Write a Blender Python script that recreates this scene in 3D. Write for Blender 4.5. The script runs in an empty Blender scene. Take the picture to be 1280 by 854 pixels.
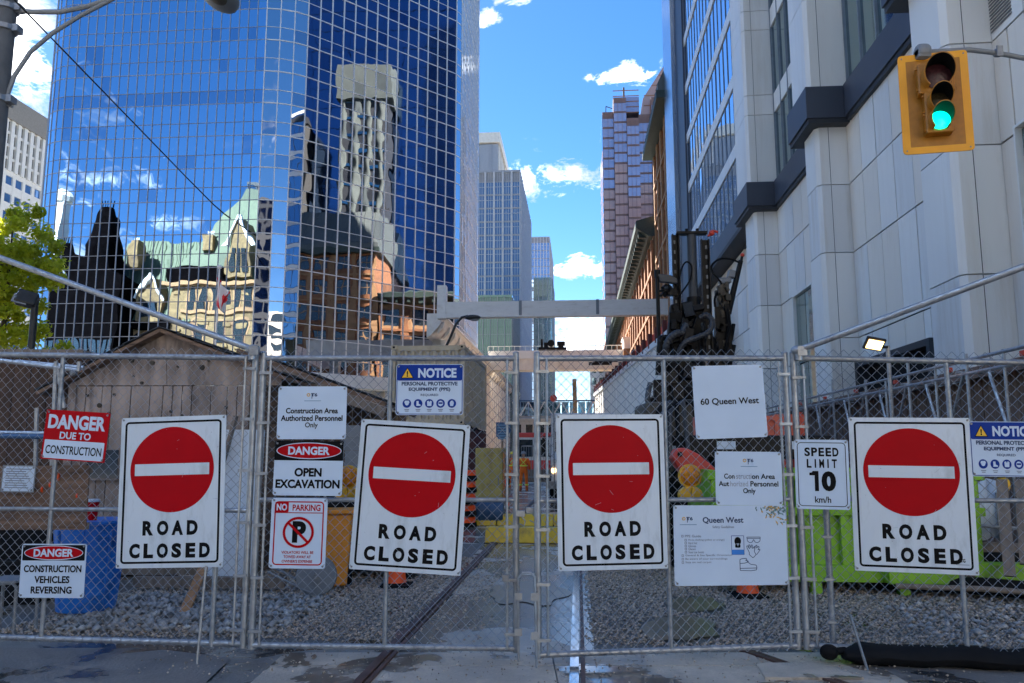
import bpy, math, random
from mathutils import Vector, Matrix, Euler, noise
R = math.radians
PI = math.pi
scene = bpy.context.scene
COL = scene.collection
random.seed(7)
rnd = random.Random(11)

# ------------------------------------------------------------------ camera
CAMH = 1.7
PITCH = R(8.0)
FPX = 1000.0
SA = math.atan(82 / 1000.0)                      # the street runs this much to the right of the view
cam = bpy.data.cameras.new('camera')
cam.sensor_width = 36.0
cam.lens = 36.0 * FPX / 1280.0
cam.clip_start = 0.1
cam.clip_end = 8000
camo = bpy.data.objects.new('camera', cam)
COL.objects.link(camo)
camo.location = (0, 0, CAMH)
camo.rotation_euler = (R(90) + PITCH, 0, 0)
scene.camera = camo

# ------------------------------------------------------------------ sun and sky
SUN_AZ = math.atan2(-0.470, 0.883)               # to the left of +Y, towards the far left
SUN_EL = R(43)
world = bpy.data.worlds.new('World')
scene.world = world
world.use_nodes = True
wn = world.node_tree.nodes
wl = world.node_tree.links
wn.clear()
out = wn.new('ShaderNodeOutputWorld')
bg = wn.new('ShaderNodeBackground')
bg.inputs['Strength'].default_value = 0.10
sky = wn.new('ShaderNodeTexSky')
sky.sky_type = 'NISHITA'
sky.sun_disc = False
sky.sun_elevation = SUN_EL
sky.sun_rotation = SUN_AZ
sky.air_density = 0.75
sky.dust_density = 0.05
sky.ozone_density = 2.0
hsv = wn.new('ShaderNodeHueSaturation')
hsv.inputs['Hue'].default_value = 0.503
hsv.inputs['Saturation'].default_value = 1.28
hsv.inputs['Value'].default_value = 0.48
wl.new(sky.outputs[0], hsv.inputs['Color'])
tc = wn.new('ShaderNodeTexCoord')


def pix_dir(px, py):
    u = (px - 640) / FPX
    v = (427 - py) / FPX
    c, s = math.cos(PITCH), math.sin(PITCH)
    return Vector((u, c - v * s, s + v * c))


# fair-weather clouds: small cumulus low down the street, a bank to the left, broken ones all round
mp = wn.new('ShaderNodeMapping')
mp.inputs['Scale'].default_value = (1, 1, 1.9)
wl.new(tc.outputs['Generated'], mp.inputs['Vector'])
nz = wn.new('ShaderNodeTexNoise')
nz.inputs['Scale'].default_value = 17.0
nz.inputs['Detail'].default_value = 9
nz.inputs['Roughness'].default_value = 0.68
nz.inputs['Distortion'].default_value = 0.35
wl.new(mp.outputs[0], nz.inputs['Vector'])
nb = wn.new('ShaderNodeTexNoise')
nb.inputs['Scale'].default_value = 2.2
nb.inputs['Detail'].default_value = 2
wl.new(mp.outputs[0], nb.inputs['Vector'])


def wmath(op, a, b=None, clamp=False):
    n = wn.new('ShaderNodeMath')
    n.operation = op
    n.use_clamp = clamp
    for i, x in enumerate((a, b)):
        if x is None:
            continue
        if isinstance(x, (int, float)):
            n.inputs[i].default_value = x
        else:
            wl.new(x, n.inputs[i])
    return n.outputs[0]


acc = wmath('MULTIPLY', wmath('SUBTRACT', nb.outputs[0], 0.565), 0.8, True)
for (px, py, rx, ry) in [(715, 222, 62, 30), (782, 92, 52, 22), (726, 332, 52, 24), (742, 432, 120, 55), (640, -8, 60, 16),
                         (15, 75, 70, 125), (655, 232, 40, 30), (600, 20, 30, 14), (-160, 60, 120, 90), (845, 72, 30, 14)]:
    d = pix_dir(px, py).normalized()
    # elliptical falloff on the sky sphere round direction d
    side = Vector((d.y, -d.x, 0)).normalized()
    up = side.cross(d).normalized()
    vm = wn.new('ShaderNodeVectorMath'); vm.operation = 'DOT_PRODUCT'
    wl.new(tc.outputs['Generated'], vm.inputs[0]); vm.inputs[1].default_value = side * (FPX / rx)
    vn = wn.new('ShaderNodeVectorMath'); vn.operation = 'DOT_PRODUCT'
    wl.new(tc.outputs['Generated'], vn.inputs[0]); vn.inputs[1].default_value = up * (FPX / ry)
    vf = wn.new('ShaderNodeVectorMath'); vf.operation = 'DOT_PRODUCT'
    wl.new(tc.outputs['Generated'], vf.inputs[0]); vf.inputs[1].default_value = d
    r2 = wmath('ADD', wmath('MULTIPLY', vm.outputs['Value'], vm.outputs['Value']), wmath('MULTIPLY', vn.outputs['Value'], vn.outputs['Value']))
    g = wmath('SUBTRACT', 1.0, r2, True)
    g = wmath('MULTIPLY', g, wmath('GREATER_THAN', vf.outputs['Value'], 0.0))
    acc = wmath('MAXIMUM', acc, wmath('MULTIPLY', g, 0.46))
cm = wmath('ADD', wmath('MULTIPLY', wmath('SUBTRACT', nz.outputs[0], 0.5), 2.3), acc)
cm = wmath('MULTIPLY', wmath('SUBTRACT', cm, 0.20), 2.6, True)
cm = wmath('MULTIPLY', cm, wmath('MULTIPLY', acc, 9.0, True))
mixc = wn.new('ShaderNodeMixRGB')
wl.new(cm, mixc.inputs['Fac'])
wl.new(hsv.outputs[0], mixc.inputs[1])
shade = wn.new('ShaderNodeMixRGB')
nd = wn.new('ShaderNodeTexNoise'); nd.inputs['Scale'].default_value = 9.0; nd.inputs['Detail'].default_value = 5
wl.new(mp.outputs[0], nd.inputs['Vector'])
wl.new(wmath('MULTIPLY', wmath('SUBTRACT', nd.outputs[0], 0.40), 4.0, True), shade.inputs['Fac'])
shade.inputs[1].default_value = (2.1, 2.2, 2.4, 1)
shade.inputs[2].default_value = (9.0, 9.1, 9.3, 1)
wl.new(shade.outputs[0], mixc.inputs[2])
wl.new(mixc.outputs[0], bg.inputs['Color'])
wl.new(bg.outputs[0], out.inputs[0])

sun = bpy.data.lights.new('sun', 'SUN')
sun.energy = 5.0
sun.angle = R(0.5)
sun.color = (1.0, 0.94, 0.84)
suno = bpy.data.objects.new('sun', sun)
COL.objects.link(suno)
sd = Vector((math.sin(SUN_AZ) * math.cos(SUN_EL), math.cos(SUN_AZ) * math.cos(SUN_EL), math.sin(SUN_EL)))
suno.rotation_euler = sd.to_track_quat('Z', 'Y').to_euler()
suno.location = sd * 200
vs = scene.view_settings
vs.view_transform = 'Standard'
vs.look = 'None'
vs.gamma = 1
vs.exposure = 2.44
scene.cycles.max_bounces = 7
scene.cycles.diffuse_bounces = 3
scene.cycles.glossy_bounces = 4
scene.cycles.caustics_reflective = True
scene.cycles.blur_glossy = 1.0
scene.cycles.sample_clamp_indirect = 5

# ------------------------------------------------------------------ coordinates


def P(px, py, Y):
    """world point seen at photo pixel (px,py) on the plane y = Y"""
    d = pix_dir(px, py)
    k = Y / d.y
    return Vector((d.x * k, Y, CAMH + d.z * k))


def G(px, py, z=0.0):
    d = pix_dir(px, py)
    k = (z - CAMH) / d.z
    return Vector((d.x * k, d.y * k, z))


CSA, SSA = math.cos(SA), math.sin(SA)


def W(s, t, z=0.0):
    """street frame (s across, t along) to world"""
    return Vector((s * CSA + t * SSA, -s * SSA + t * CSA, z))


def S(v):
    return (v.x * CSA - v.y * SSA, v.x * SSA + v.y * CSA)


def PT(px, py, t):
    """(s, z) of the point seen at pixel on the plane along-street distance t"""
    d = pix_dir(px, py)
    s_, t_ = S(d)
    k = t / t_
    return s_ * k, CAMH + d.z * k


# ------------------------------------------------------------------ object helpers


def tag(o, label=None, cat=None, group=None, kind=None):
    if label: o['label'] = label
    if cat: o['category'] = cat
    if group: o['group'] = group
    if kind: o['kind'] = kind
    return o


def thing(name, label, cat, loc=(0, 0, 0), rotz=0.0, group=None, rot=None):
    o = bpy.data.objects.new(name, None)
    o.empty_display_size = 0.2
    COL.objects.link(o)
    o.location = loc
    o.rotation_euler = rot if rot else (0, 0, rotz)
    return tag(o, label, cat, group)


def sthing(name, label, cat, s, t, z=0, group=None):
    """a thing whose local axes are the street's"""
    return thing(name, label, cat, W(s, t, z), -SA, group)


def children(o):
    return [c for c in bpy.data.objects if c.parent == o]


def copy_tree(o, parent=None, kids=None):
    c = o.copy()
    COL.objects.link(c)
    if parent is not None:
        c.parent = parent
    for ch in (o.children if kids is None else kids):
        copy_tree(ch, c)
    return c


class MB:
    def __init__(self):
        self.v = []
        self.f = []
        self.m = []
        self.mi = 0

    def add(self, vs, fs):
        b = len(self.v)
        self.v += [tuple(x) for x in vs]
        self.f += [tuple(b + i for i in f) for f in fs]
        self.m += [self.mi] * len(fs)
        return self

    def box(self, c, s, rot=None):
        hx, hy, hz = s[0] / 2, s[1] / 2, s[2] / 2
        vs = [Vector((x, y, z)) for x in (-hx, hx) for y in (-hy, hy) for z in (-hz, hz)]
        if rot is not None:
            m = rot if isinstance(rot, Matrix) else Euler(rot).to_matrix()
            vs = [m @ v for v in vs]
        c = Vector(c)
        return self.add([v + c for v in vs], [(0, 1, 3, 2), (4, 6, 7, 5), (0, 4, 5, 1), (2, 3, 7, 6), (0, 2, 6, 4), (1, 5, 7, 3)])

    def bx(self, x0, x1, y0, y1, z0, z1):
        return self.box(((x0 + x1) / 2, (y0 + y1) / 2, (z0 + z1) / 2), (abs(x1 - x0), abs(y1 - y0), abs(z1 - z0)))

    def bar(self, p0, p1, w, h=None, up=(0, 0, 1)):
        """rectangular bar from p0 to p1"""
        h = h or w
        p0, p1 = Vector(p0), Vector(p1)
        d = (p1 - p0)
        L = d.length
        if L < 1e-6: return self
        d.normalize()
        up = Vector(up)
        if abs(d.dot(up)) > 0.98: up = Vector((1, 0, 0))
        x = d.cross(up).normalized()
        z = x.cross(d).normalized()
        m = Matrix((x, d, z)).transposed()
        return self.box((p0 + p1) / 2, (w, L, h), m)

    def cyl(self, p0, p1, r0, r1=None, n=10, caps=True):
        r1 = r0 if r1 is None else r1
        p0, p1 = Vector(p0), Vector(p1)
        d = (p1 - p0).normalized()
        a = Vector((0, 0, 1)) if abs(d.z) < 0.9 else Vector((1, 0, 0))
        x = d.cross(a).normalized()
        y = d.cross(x)
        vs = []
        for i in range(n):
            t = 2 * PI * i / n
            o = x * math.cos(t) + y * math.sin(t)
            vs += [p0 + o * r0, p1 + o * r1]
        fs = [(2 * i, 2 * ((i + 1) % n), 2 * ((i + 1) % n) + 1, 2 * i + 1) for i in range(n)]
        if caps:
            fs += [tuple(2 * i for i in range(n))[::-1], tuple(2 * i + 1 for i in range(n))]
        return self.add(vs, fs)

    def tube(self, pts, r, n=8, r_end=None):
        pts = [Vector(p) for p in pts]
        N = len(pts)
        vs, fs = [], []
        xprev = None
        for i, p in enumerate(pts):
            d = (pts[min(i + 1, N - 1)] - pts[max(i - 1, 0)]).normalized()
            if xprev is None:
                a = Vector((0, 0, 1)) if abs(d.z) < 0.9 else Vector((1, 0, 0))
                x = d.cross(a).normalized()
            else:
                x = (xprev - d * xprev.dot(d)).normalized()
            xprev = x
            y = d.cross(x)
            rr = r if r_end is None else r + (r_end - r) * i / (N - 1)
            if isinstance(r, (list, tuple)): rr = r[i]
            for k in range(n):
                t = 2 * PI * k / n
                vs.append(p + (x * math.cos(t) + y * math.sin(t)) * rr)
        for i in range(N - 1):
            for k in range(n):
                a, b = i * n + k, i * n + (k + 1) % n
                fs.append((a, b, b + n, a + n))
        fs.append(tuple(range(n))[::-1])
        fs.append(tuple((N - 1) * n + k for k in range(n)))
        return self.add(vs, fs)

    def prism(self, poly, axis, a0, a1):
        """poly: list of 2-D points; axis: 'x','y','z' extruded from a0 to a1"""
        n = len(poly)

        def mk(p, a):
            if axis == 'x': return (a, p[0], p[1])
            if axis == 'y': return (p[0], a, p[1])
            return (p[0], p[1], a)
        vs = [mk(p, a0) for p in poly] + [mk(p, a1) for p in poly]
        fs = [tuple(range(n)), tuple(range(2 * n - 1, n - 1, -1))]
        fs += [(i, i + n, (i + 1) % n + n, (i + 1) % n) for i in range(n)]
        return self.add(vs, fs)

    def lathe(self, prof, c=(0, 0, 0), n=16, axis='z'):
        vs, fs = [], []
        c = Vector(c)
        for (r, z) in prof:
            for k in range(n):
                t = 2 * PI * k / n
                a, b = r * math.cos(t), r * math.sin(t)
                v = {'z': (a, b, z), 'y': (a, z, b), 'x': (z, a, b)}[axis]
                vs.append(c + Vector(v))
        N = len(prof)
        for i in range(N - 1):
            for k in range(n):
                a, b = i * n + k, i * n + (k + 1) % n
                fs.append((a, b, b + n, a + n))
        fs.append(tuple(range(n))[::-1])
        fs.append(tuple((N - 1) * n + k for k in range(n)))
        return self.add(vs, fs)

    def ball(self, c, r, n=10, m=7, sc=(1, 1, 1)):
        prof = [(max(0.001, math.sin(PI * i / m)) * r, -math.cos(PI * i / m) * r) for i in range(m + 1)]
        b = len(self.v)
        self.lathe(prof, (0, 0, 0), n)
        c = Vector(c)
        for i in range(b, len(self.v)):
            v = self.v[i]
            self.v[i] = (v[0] * sc[0] + c.x, v[1] * sc[1] + c.y, v[2] * sc[2] + c.z)
        return self

    def mesh(self, name, mats):
        me = bpy.data.meshes.new(name)
        me.from_pydata([tuple(v) for v in self.v], [], self.f)
        if not isinstance(mats, (list, tuple)): mats = [mats]
        for m in mats: me.materials.append(m)
        if len(mats) > 1:
            me.polygons.foreach_set('material_index', self.m)
        me.update()
        return me

    def build(self, name, mats, parent=None, smooth=False, loc=None, bevel=0, kind=None):
        me = self.mesh(name, mats)
        if True:
            import bmesh
            bm = bmesh.new(); bm.from_mesh(me)
            bmesh.ops.recalc_face_normals(bm, faces=bm.faces)
            bm.to_mesh(me); bm.free()
        if smooth:
            me.polygons.foreach_set('use_smooth', [True] * len(me.polygons))
            me.set_sharp_from_angle(angle=R(40))
        o = bpy.data.objects.new(name, me)
        COL.objects.link(o)
        if parent is not None: o.parent = parent
        if loc is not None: o.location = loc
        if bevel:
            b = o.modifiers.new('bevel', 'BEVEL'); b.width = bevel; b.segments = 2; b.limit_method = 'ANGLE'
        if kind: o['kind'] = kind
        return o


def inst(src, parent, loc, rot=None, mat=None):
    o = src.copy()
    COL.objects.link(o)
    o.parent = parent
    o.location = loc
    if rot is not None: o.rotation_euler = rot
    return o


def meshobj(name, me, parent, loc=(0, 0, 0), rot=(0, 0, 0)):
    o = bpy.data.objects.new(name, me)
    COL.objects.link(o)
    if parent is not None: o.parent = parent
    o.location = loc
    o.rotation_euler = rot
    return o


# ------------------------------------------------------------------ materials
MATS = {}


def mat(name, col, rough=0.6, metal=0.0, var=0.12, scale=4.0, col2=None, bump=0.0, bscale=30.0, stretch=(1, 1, 1),
        rvar=0.0, emit=None, estr=0.0, spec=0.5, contrast=1.0, detail=5, dirt=None, dscale=1.2):
    """procedural material: noise between two colours, optional dirt patches, bump and roughness variation"""
    m = bpy.data.materials.new(name)
    m.use_nodes = True
    nt = m.node_tree
    N, L = nt.nodes, nt.links
    b = N['Principled BSDF']
    b.inputs['Roughness'].default_value = rough
    b.inputs['Metallic'].default_value = metal
    b.inputs['Specular IOR Level'].default_value = spec
    t = N.new('ShaderNodeTexCoord')
    mp = N.new('ShaderNodeMapping')
    mp.inputs['Scale'].default_value = stretch
    L.new(t.outputs['Object'], mp.inputs['Vector'])
    n = N.new('ShaderNodeTexNoise')
    n.inputs['Scale'].default_value = scale
    n.inputs['Detail'].default_value = detail
    L.new(mp.outputs[0], n.inputs['Vector'])
    r = N.new('ShaderNodeValToRGB')
    r.color_ramp.elements[0].position = 0.5 - 0.22 / contrast
    r.color_ramp.elements[1].position = 0.5 + 0.22 / contrast
    c0 = tuple(x * (1 - var) for x in col)
    c1 = tuple(min(1, x * (1 + var)) for x in col) if col2 is None else col2
    r.color_ramp.elements[0].color = (*c0, 1)
    r.color_ramp.elements[1].color = (*c1, 1)
    L.new(n.outputs[0], r.inputs[0])
    csock = r.outputs[0]
    if dirt:
        n2 = N.new('ShaderNodeTexNoise')
        n2.inputs['Scale'].default_value = dscale
        n2.inputs['Detail'].default_value = 8
        n2.inputs['Roughness'].default_value = 0.7
        L.new(mp.outputs[0], n2.inputs['Vector'])
        r2 = N.new('ShaderNodeValToRGB')
        r2.color_ramp.elements[0].position = 0.52
        r2.color_ramp.elements[1].position = 0.68
        L.new(n2.outputs[0], r2.inputs[0])
        mx = N.new('ShaderNodeMixRGB')
        L.new(r2.outputs[0], mx.inputs[0])
        L.new(csock, mx.inputs[1])
        mx.inputs[2].default_value = (*dirt, 1)
        csock = mx.outputs[0]
    L.new(csock, b.inputs['Base Color'])
    if rvar:
        mr = N.new('ShaderNodeMapRange')
        mr.inputs['To Min'].default_value = max(0.02, rough - rvar)
        mr.inputs['To Max'].default_value = min(1, rough + rvar)
        mr.inputs['From Min'].default_value = 0.3
        mr.inputs['From Max'].default_value = 0.7
        L.new(n.outputs[0], mr.inputs['Value'])
        L.new(mr.outputs[0], b.inputs['Roughness'])
    if bump:
        n3 = N.new('ShaderNodeTexNoise')
        n3.inputs['Scale'].default_value = bscale
        n3.inputs['Detail'].default_value = 6
        L.new(mp.outputs[0], n3.inputs['Vector'])
        bp = N.new('ShaderNodeBump')
        bp.inputs['Strength'].default_value = min(1, bump)
        bp.inputs['Distance'].default_value = 0.02
        L.new(n3.outputs[0], bp.inputs['Height'])
        L.new(bp.outputs[0], b.inputs['Normal'])
    if emit:
        b.inputs['Emission Color'].default_value = (*emit, 1)
        b.inputs['Emission Strength'].default_value = estr
    MATS[name] = m
    return m


def glass(name, col, rough=0.02, wave=0.0, wscale=0.35, metal=1.0, streak=0.0):
    """coated mirror glass; wave = how much the sheets are out of flat"""
    m = bpy.data.materials.new(name)
    m.use_nodes = True
    N, L = m.node_tree.nodes, m.node_tree.links
    b = N['Principled BSDF']
    b.inputs['Base Color'].default_value = (*col, 1)
    b.inputs['Metallic'].default_value = metal
    b.inputs['Roughness'].default_value = rough
    if wave:
        g = N.new('ShaderNodeNewGeometry')
        mp = N.new('ShaderNodeMapping'); mp.inputs['Scale'].default_value = (1, 1, 0.7)
        L.new(g.outputs['Position'], mp.inputs['Vector'])
        n = N.new('ShaderNodeTexNoise')
        n.inputs['Scale'].default_value = wscale
        n.inputs['Detail'].default_value = 1.0
        L.new(mp.outputs[0], n.inputs['Vector'])
        bp = N.new('ShaderNodeBump')
        bp.inputs['Strength'].default_value = 1.0
        bp.inputs['Distance'].default_value = wave
        L.new(n.outputs[0], bp.inputs['Height'])
        L.new(bp.outputs[0], b.inputs['Normal'])
    MATS[name] = m
    return m


galv = mat('galvanised_steel', (0.36, 0.375, 0.40), 0.42, 0.6, var=0.18, scale=18, bump=0.05, bscale=120, dirt=(0.22, 0.22, 0.23), dscale=6)
wire_m = mat('mesh_wire', (0.34, 0.35, 0.37), 0.45, 0.6, var=0.2, scale=8)
clipm = mat('steel_clip', (0.25, 0.26, 0.28), 0.5, 0.8, var=0.2, scale=20)
darksteel = mat('dark_painted_steel', (0.02, 0.021, 0.023), 0.5, 0.3, var=0.3, scale=10, bump=0.1, bscale=60)
signwhite = mat('sign_white', (0.60, 0.66, 0.73), 0.33, 0, var=0.05, scale=2.2, bump=0.5, bscale=2.2, dirt=(0.47, 0.52, 0.57), dscale=3.5, stretch=(1.6, 1, 0.5))
signwhite2 = mat('coroplast_white', (0.54, 0.64, 0.78), 0.5, 0, var=0.04, scale=3)
signedge = mat('sign_edge', (0.5, 0.53, 0.56), 0.5, 0.3)
signblack = mat('sign_black', (0.004, 0.004, 0.005), 0.6, 0, var=0.2, spec=0.12)
signred = mat('sign_red', (0.43, 0.0012, 0.006), 0.5, 0, var=0.07, scale=4, spec=0.10)
signblue = mat('sign_blue', (0.004, 0.035, 0.26), 0.5, spec=0.15, metal=0, var=0.05)
signyel = mat('sign_yellow', (0.85, 0.50, 0.03), 0.5)
signpale = mat('sign_worn_lettering', (0.30, 0.34, 0.42), 0.6)
signgrey = mat('sign_grey_print', (0.18, 0.21, 0.28), 0.6)
signgold = mat('sign_gold', (0.65, 0.36, 0.05), 0.6)
signnavy = mat('sign_navy', (0.03, 0.06, 0.14), 0.6)
leafprint = mat('sign_leaf_print', (0.12, 0.22, 0.24), 0.6, var=0.6, scale=60)
alum = mat('mullion_aluminium', (0.84, 0.79, 0.73), 0.45, 0.2, var=0.08)
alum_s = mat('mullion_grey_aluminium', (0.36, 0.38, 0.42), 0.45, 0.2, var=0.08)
alumg = mat('mullion_grey', (0.22, 0.25, 0.29), 0.45, 0.3, var=0.1)
gl_a = glass('mirror_glass', (0.48, 0.66, 0.84), 0.01, wave=0.016, wscale=0.35)
gl_b = glass('mirror_glass_dark', (0.36, 0.49, 0.66), 0.02, wave=0.016, wscale=0.35)
gl_c = glass('mirror_glass_wavy', (0.55, 0.56, 0.60), 0.01, wave=0.013, wscale=0.5)
gl_d = glass('mirror_glass_wavy_dark', (0.38, 0.40, 0.46), 0.02, wave=0.013, wscale=0.5)
gl_side = glass('mirror_glass_side', (0.62, 0.70, 0.80), 0.03, wave=0.01, wscale=0.5)
gl_blue = glass('blue_office_glass', (0.10, 0.25, 0.55), 0.06, wave=0.04, wscale=0.6, metal=0.55)
gl_green = glass('green_office_glass', (0.25, 0.42, 0.38), 0.06, wave=0.03, wscale=0.6, metal=.6)
gl_pink = glass('pink_office_glass', (0.62, 0.36, 0.28), 0.12, wave=0.04, wscale=0.4, metal=0.35)
gl_pinkb = glass('blue_pink_office_glass', (0.50, 0.44, 0.52), 0.10, wave=0.04, wscale=0.4, metal=0.6)
gl_teal = glass('teal_window_glass', (0.28, 0.38, 0.38), 0.06, wave=0.01)
gl_sky = glass('pale_window_glass', (0.28, 0.42, 0.58), 0.03, wave=0.03, wscale=0.4)
gl_dark = mat('dark_window_glass', (0.02, 0.028, 0.035), 0.08, 0, var=0.2, spec=0.9)
gl_navy = glass('navy_tower_glass', (0.10, 0.17, 0.31), 0.08, wave=0.02)
panel_w = mat('white_metal_panel', (0.86, 0.84, 0.80), 0.38, 0.0, var=0.05, scale=0.7, rvar=0.08, dirt=(0.78, 0.74, 0.68), dscale=0.6, stretch=(1.6, 1.6, 0.15))
panel_w3 = mat('white_metal_panel_greyer', (0.78, 0.77, 0.75), 0.40, 0.0, var=0.06, scale=0.7, dirt=(0.68, 0.64, 0.58), dscale=0.9, stretch=(1.8, 1.8, 0.15))
panel_w2 = mat('ivory_metal_panel', (0.84, 0.77, 0.68), 0.38, 0.0, var=0.05, scale=0.7, dirt=(0.74, 0.67, 0.57), dscale=0.7, stretch=(1.6, 1.6, 0.15))
joint_m = mat('panel_joint', (0.06, 0.06, 0.06), 0.8)
band_m = mat('slate_blue_band', (0.06, 0.07, 0.095), 0.45, 0.1, var=0.08, scale=1)
band_d = mat('dark_soffit', (0.03, 0.033, 0.04), 0.6)
silver = mat('silver_pier', (0.42, 0.50, 0.60), 0.25, 0.8, var=0.05)
cream = mat('cream_stone', (0.82, 0.77, 0.68), 0.75, var=0.08, scale=1.2, bump=0.15, bscale=5, dirt=(0.70, 0.62, 0.50), dscale=0.7)
creamw = mat('cream_panel', (0.84, 0.81, 0.75), 0.7, var=0.06, scale=1)
whitesteel = mat('white_painted_steel', (0.80, 0.77, 0.72), 0.5, var=0.05, scale=0.6, dirt=(0.68, 0.64, 0.57), dscale=0.8, stretch=(1, 1, 3))
brown = mat('brown_brick', (0.30, 0.125, 0.055), 0.85, var=0.22, scale=3, bump=0.3, bscale=10, dirt=(0.17, 0.08, 0.045), dscale=0.5)
brown2 = mat('tan_terracotta', (0.36, 0.20, 0.095), 0.8, var=0.18, scale=2, bump=0.2, bscale=8)
mansard = mat('grey_mansard', (0.11, 0.125, 0.12), 0.6, 0.1, var=0.15, scale=2, stretch=(4, 4, 0.3))
cornice_g = mat('dark_green_cornice', (0.035, 0.055, 0.045), 0.6, var=0.2)
copper = mat('green_copper_roof', (0.085, 0.108, 0.058), 0.7, var=0.14, scale=0.5, stretch=(3, 3, 0.5), dirt=(0.055, 0.075, 0.04), dscale=0.6)
sandst = mat('rough_sandstone', (0.24, 0.155, 0.07), 0.9, var=0.35, scale=1.6, bump=0.6, bscale=3, dirt=(0.14, 0.09, 0.055), dscale=1.5)
shadest = mat('shade_dark_stone', (0.003, 0.0025, 0.003), 1.0, var=0.4, scale=1.2, spec=0.0)  # near black puts the mirrored building's shade into its colour; cornice and eaves share it
plyw = mat('weathered_plywood', (0.29, 0.225, 0.19), 0.8, var=0.45, scale=3, stretch=(1, 1, 0.35), bump=0.15, bscale=20, dirt=(0.045, 0.034, 0.03), dscale=2.4, contrast=1.4)
plyd = mat('dark_plywood', (0.20, 0.125, 0.085), 0.8, var=0.6, scale=5, stretch=(0.5, 1, 4.5), bump=0.3, bscale=20, dirt=(0.05, 0.03, 0.022), dscale=2.5)
plankm = mat('brown_plank', (0.20, 0.13, 0.095), 0.85, var=0.35, scale=5, stretch=(3, 3, 0.35), bump=0.2, bscale=20)
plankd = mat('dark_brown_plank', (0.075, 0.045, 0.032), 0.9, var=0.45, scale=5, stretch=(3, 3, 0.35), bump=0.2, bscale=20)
timber = mat('raw_timber', (0.42, 0.20, 0.08), 0.75, var=0.25, scale=6, stretch=(3, 3, 0.5), bump=0.1)
timberg = mat('grey_timber', (0.20, 0.16, 0.13), 0.85, var=0.3, scale=6, stretch=(3, 3, 0.5))
shingle = mat('black_shingle', (0.045, 0.05, 0.06), 0.85, var=0.35, scale=14, bump=0.4, bscale=30)
orange = mat('safety_orange', (0.95, 0.10, 0.012), 0.5, var=0.1)
orangew = mat('workwear_orange', (0.95, 0.17, 0.012), 0.75, var=0.15, scale=9)
lime = mat('lime_paint', (0.22, 0.47, 0.015), 0.5, var=0.15, scale=3, dirt=(0.13, 0.20, 0.03), dscale=3)
yellowp = mat('yellow_paint', (0.70, 0.48, 0.02), 0.5, var=0.15, scale=4, dirt=(0.35, 0.24, 0.05), dscale=3)
olive = mat('olive_yellow_steel', (0.34, 0.29, 0.09), 0.6, var=0.12, dirt=(0.20, 0.15, 0.06), dscale=1.5)
amber = mat('amber_lens', (0.85, 0.28, 0.01), 0.15, var=0.35, scale=30, bump=0.4, bscale=60)
ambery = mat('yellow_plastic', (0.80, 0.45, 0.02), 0.4, var=0.15)
signalyel = mat('signal_yellow', (0.85, 0.36, 0.006), 0.4, var=0.06, scale=3)
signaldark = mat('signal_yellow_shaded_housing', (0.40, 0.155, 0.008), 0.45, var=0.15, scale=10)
rubber = mat('black_rubber', (0.007, 0.007, 0.008), 0.8, var=0.3, spec=0.2)
blackm = mat('black_machine_paint', (0.005, 0.005, 0.006), 0.45, 0.0, var=0.4, scale=5, spec=0.2, dirt=(0.016, 0.014, 0.012), dscale=3, bump=0.15, bscale=15)
hosem = mat('grey_hose', (0.035, 0.04, 0.05), 0.5, var=0.2)
muddy = mat('muddy_steel', (0.085, 0.072, 0.055), 0.75, var=0.4, scale=6, bump=0.3, bscale=20)
redp = mat('red_machine_paint', (0.60, 0.055, 0.03), 0.5, var=0.2, scale=4, dirt=(0.30, 0.06, 0.04), dscale=3)
redpk = mat('faded_red_steel', (0.70, 0.16, 0.10), 0.6, var=0.2, scale=3, dirt=(0.35, 0.09, 0.06), dscale=2)
maroon = mat('maroon_container', (0.10, 0.022, 0.02), 0.6, var=0.2)
contm = mat('beige_container', (0.42, 0.37, 0.28), 0.6, var=0.1, scale=2, dirt=(0.30, 0.25, 0.18), dscale=1.5)
bluebin = mat('blue_plastic', (0.01, 0.16, 0.60), 0.4, var=0.12, dirt=(0.01, 0.06, 0.2), dscale=3)
bluesteel = mat('blue_steel', (0.03, 0.09, 0.2), 0.5, var=0.2)
orplast = mat('orange_plastic_cart', (0.72, 0.26, 0.02), 0.45, var=0.12)
greyplast = mat('grey_plastic', (0.20, 0.215, 0.235), 0.5, var=0.1)
leafm = mat('leaf_green', (0.16, 0.25, 0.02), 0.5, var=0.3, scale=0.9, col2=(0.42, 0.46, 0.03))
leafm.node_tree.nodes['Principled BSDF'].inputs['Subsurface Weight'].default_value = 0.0
bark = mat('tree_bark', (0.06, 0.05, 0.04), 0.9, var=0.3, bump=0.4)
skinm = mat('skin', (0.45, 0.26, 0.18), 0.6, var=0.05)
hiviz = mat('reflective_yellow_tape', (0.75, 0.85, 0.10), 0.4, var=0.1)
helmw = mat('hard_hat_grey', (0.25, 0.27, 0.30), 0.4)
helmy = mat('hard_hat_yellow', (0.75, 0.68, 0.03), 0.4)
bootm = mat('orange_boot', (0.55, 0.12, 0.02), 0.7)
flagred = mat('flag_red', (0.75, 0.01, 0.02), 0.7, var=0.08)
flagwhite = mat('flag_white', (0.85, 0.83, 0.82), 0.7, var=0.05)
concpole = mat('concrete_pole', (0.10, 0.105, 0.115), 0.8, var=0.15, scale=10, bump=0.2)
blacktop = mat('wet_asphalt', (0.035, 0.036, 0.04), 0.45, var=0.3, scale=3, bump=0.5, bscale=90, rvar=0.2)
lamp_on = mat('lit_floodlight', (1, 0.9, 0.7), 0.5, emit=(1.0, 0.60, 0.22), estr=1.3)
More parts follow.
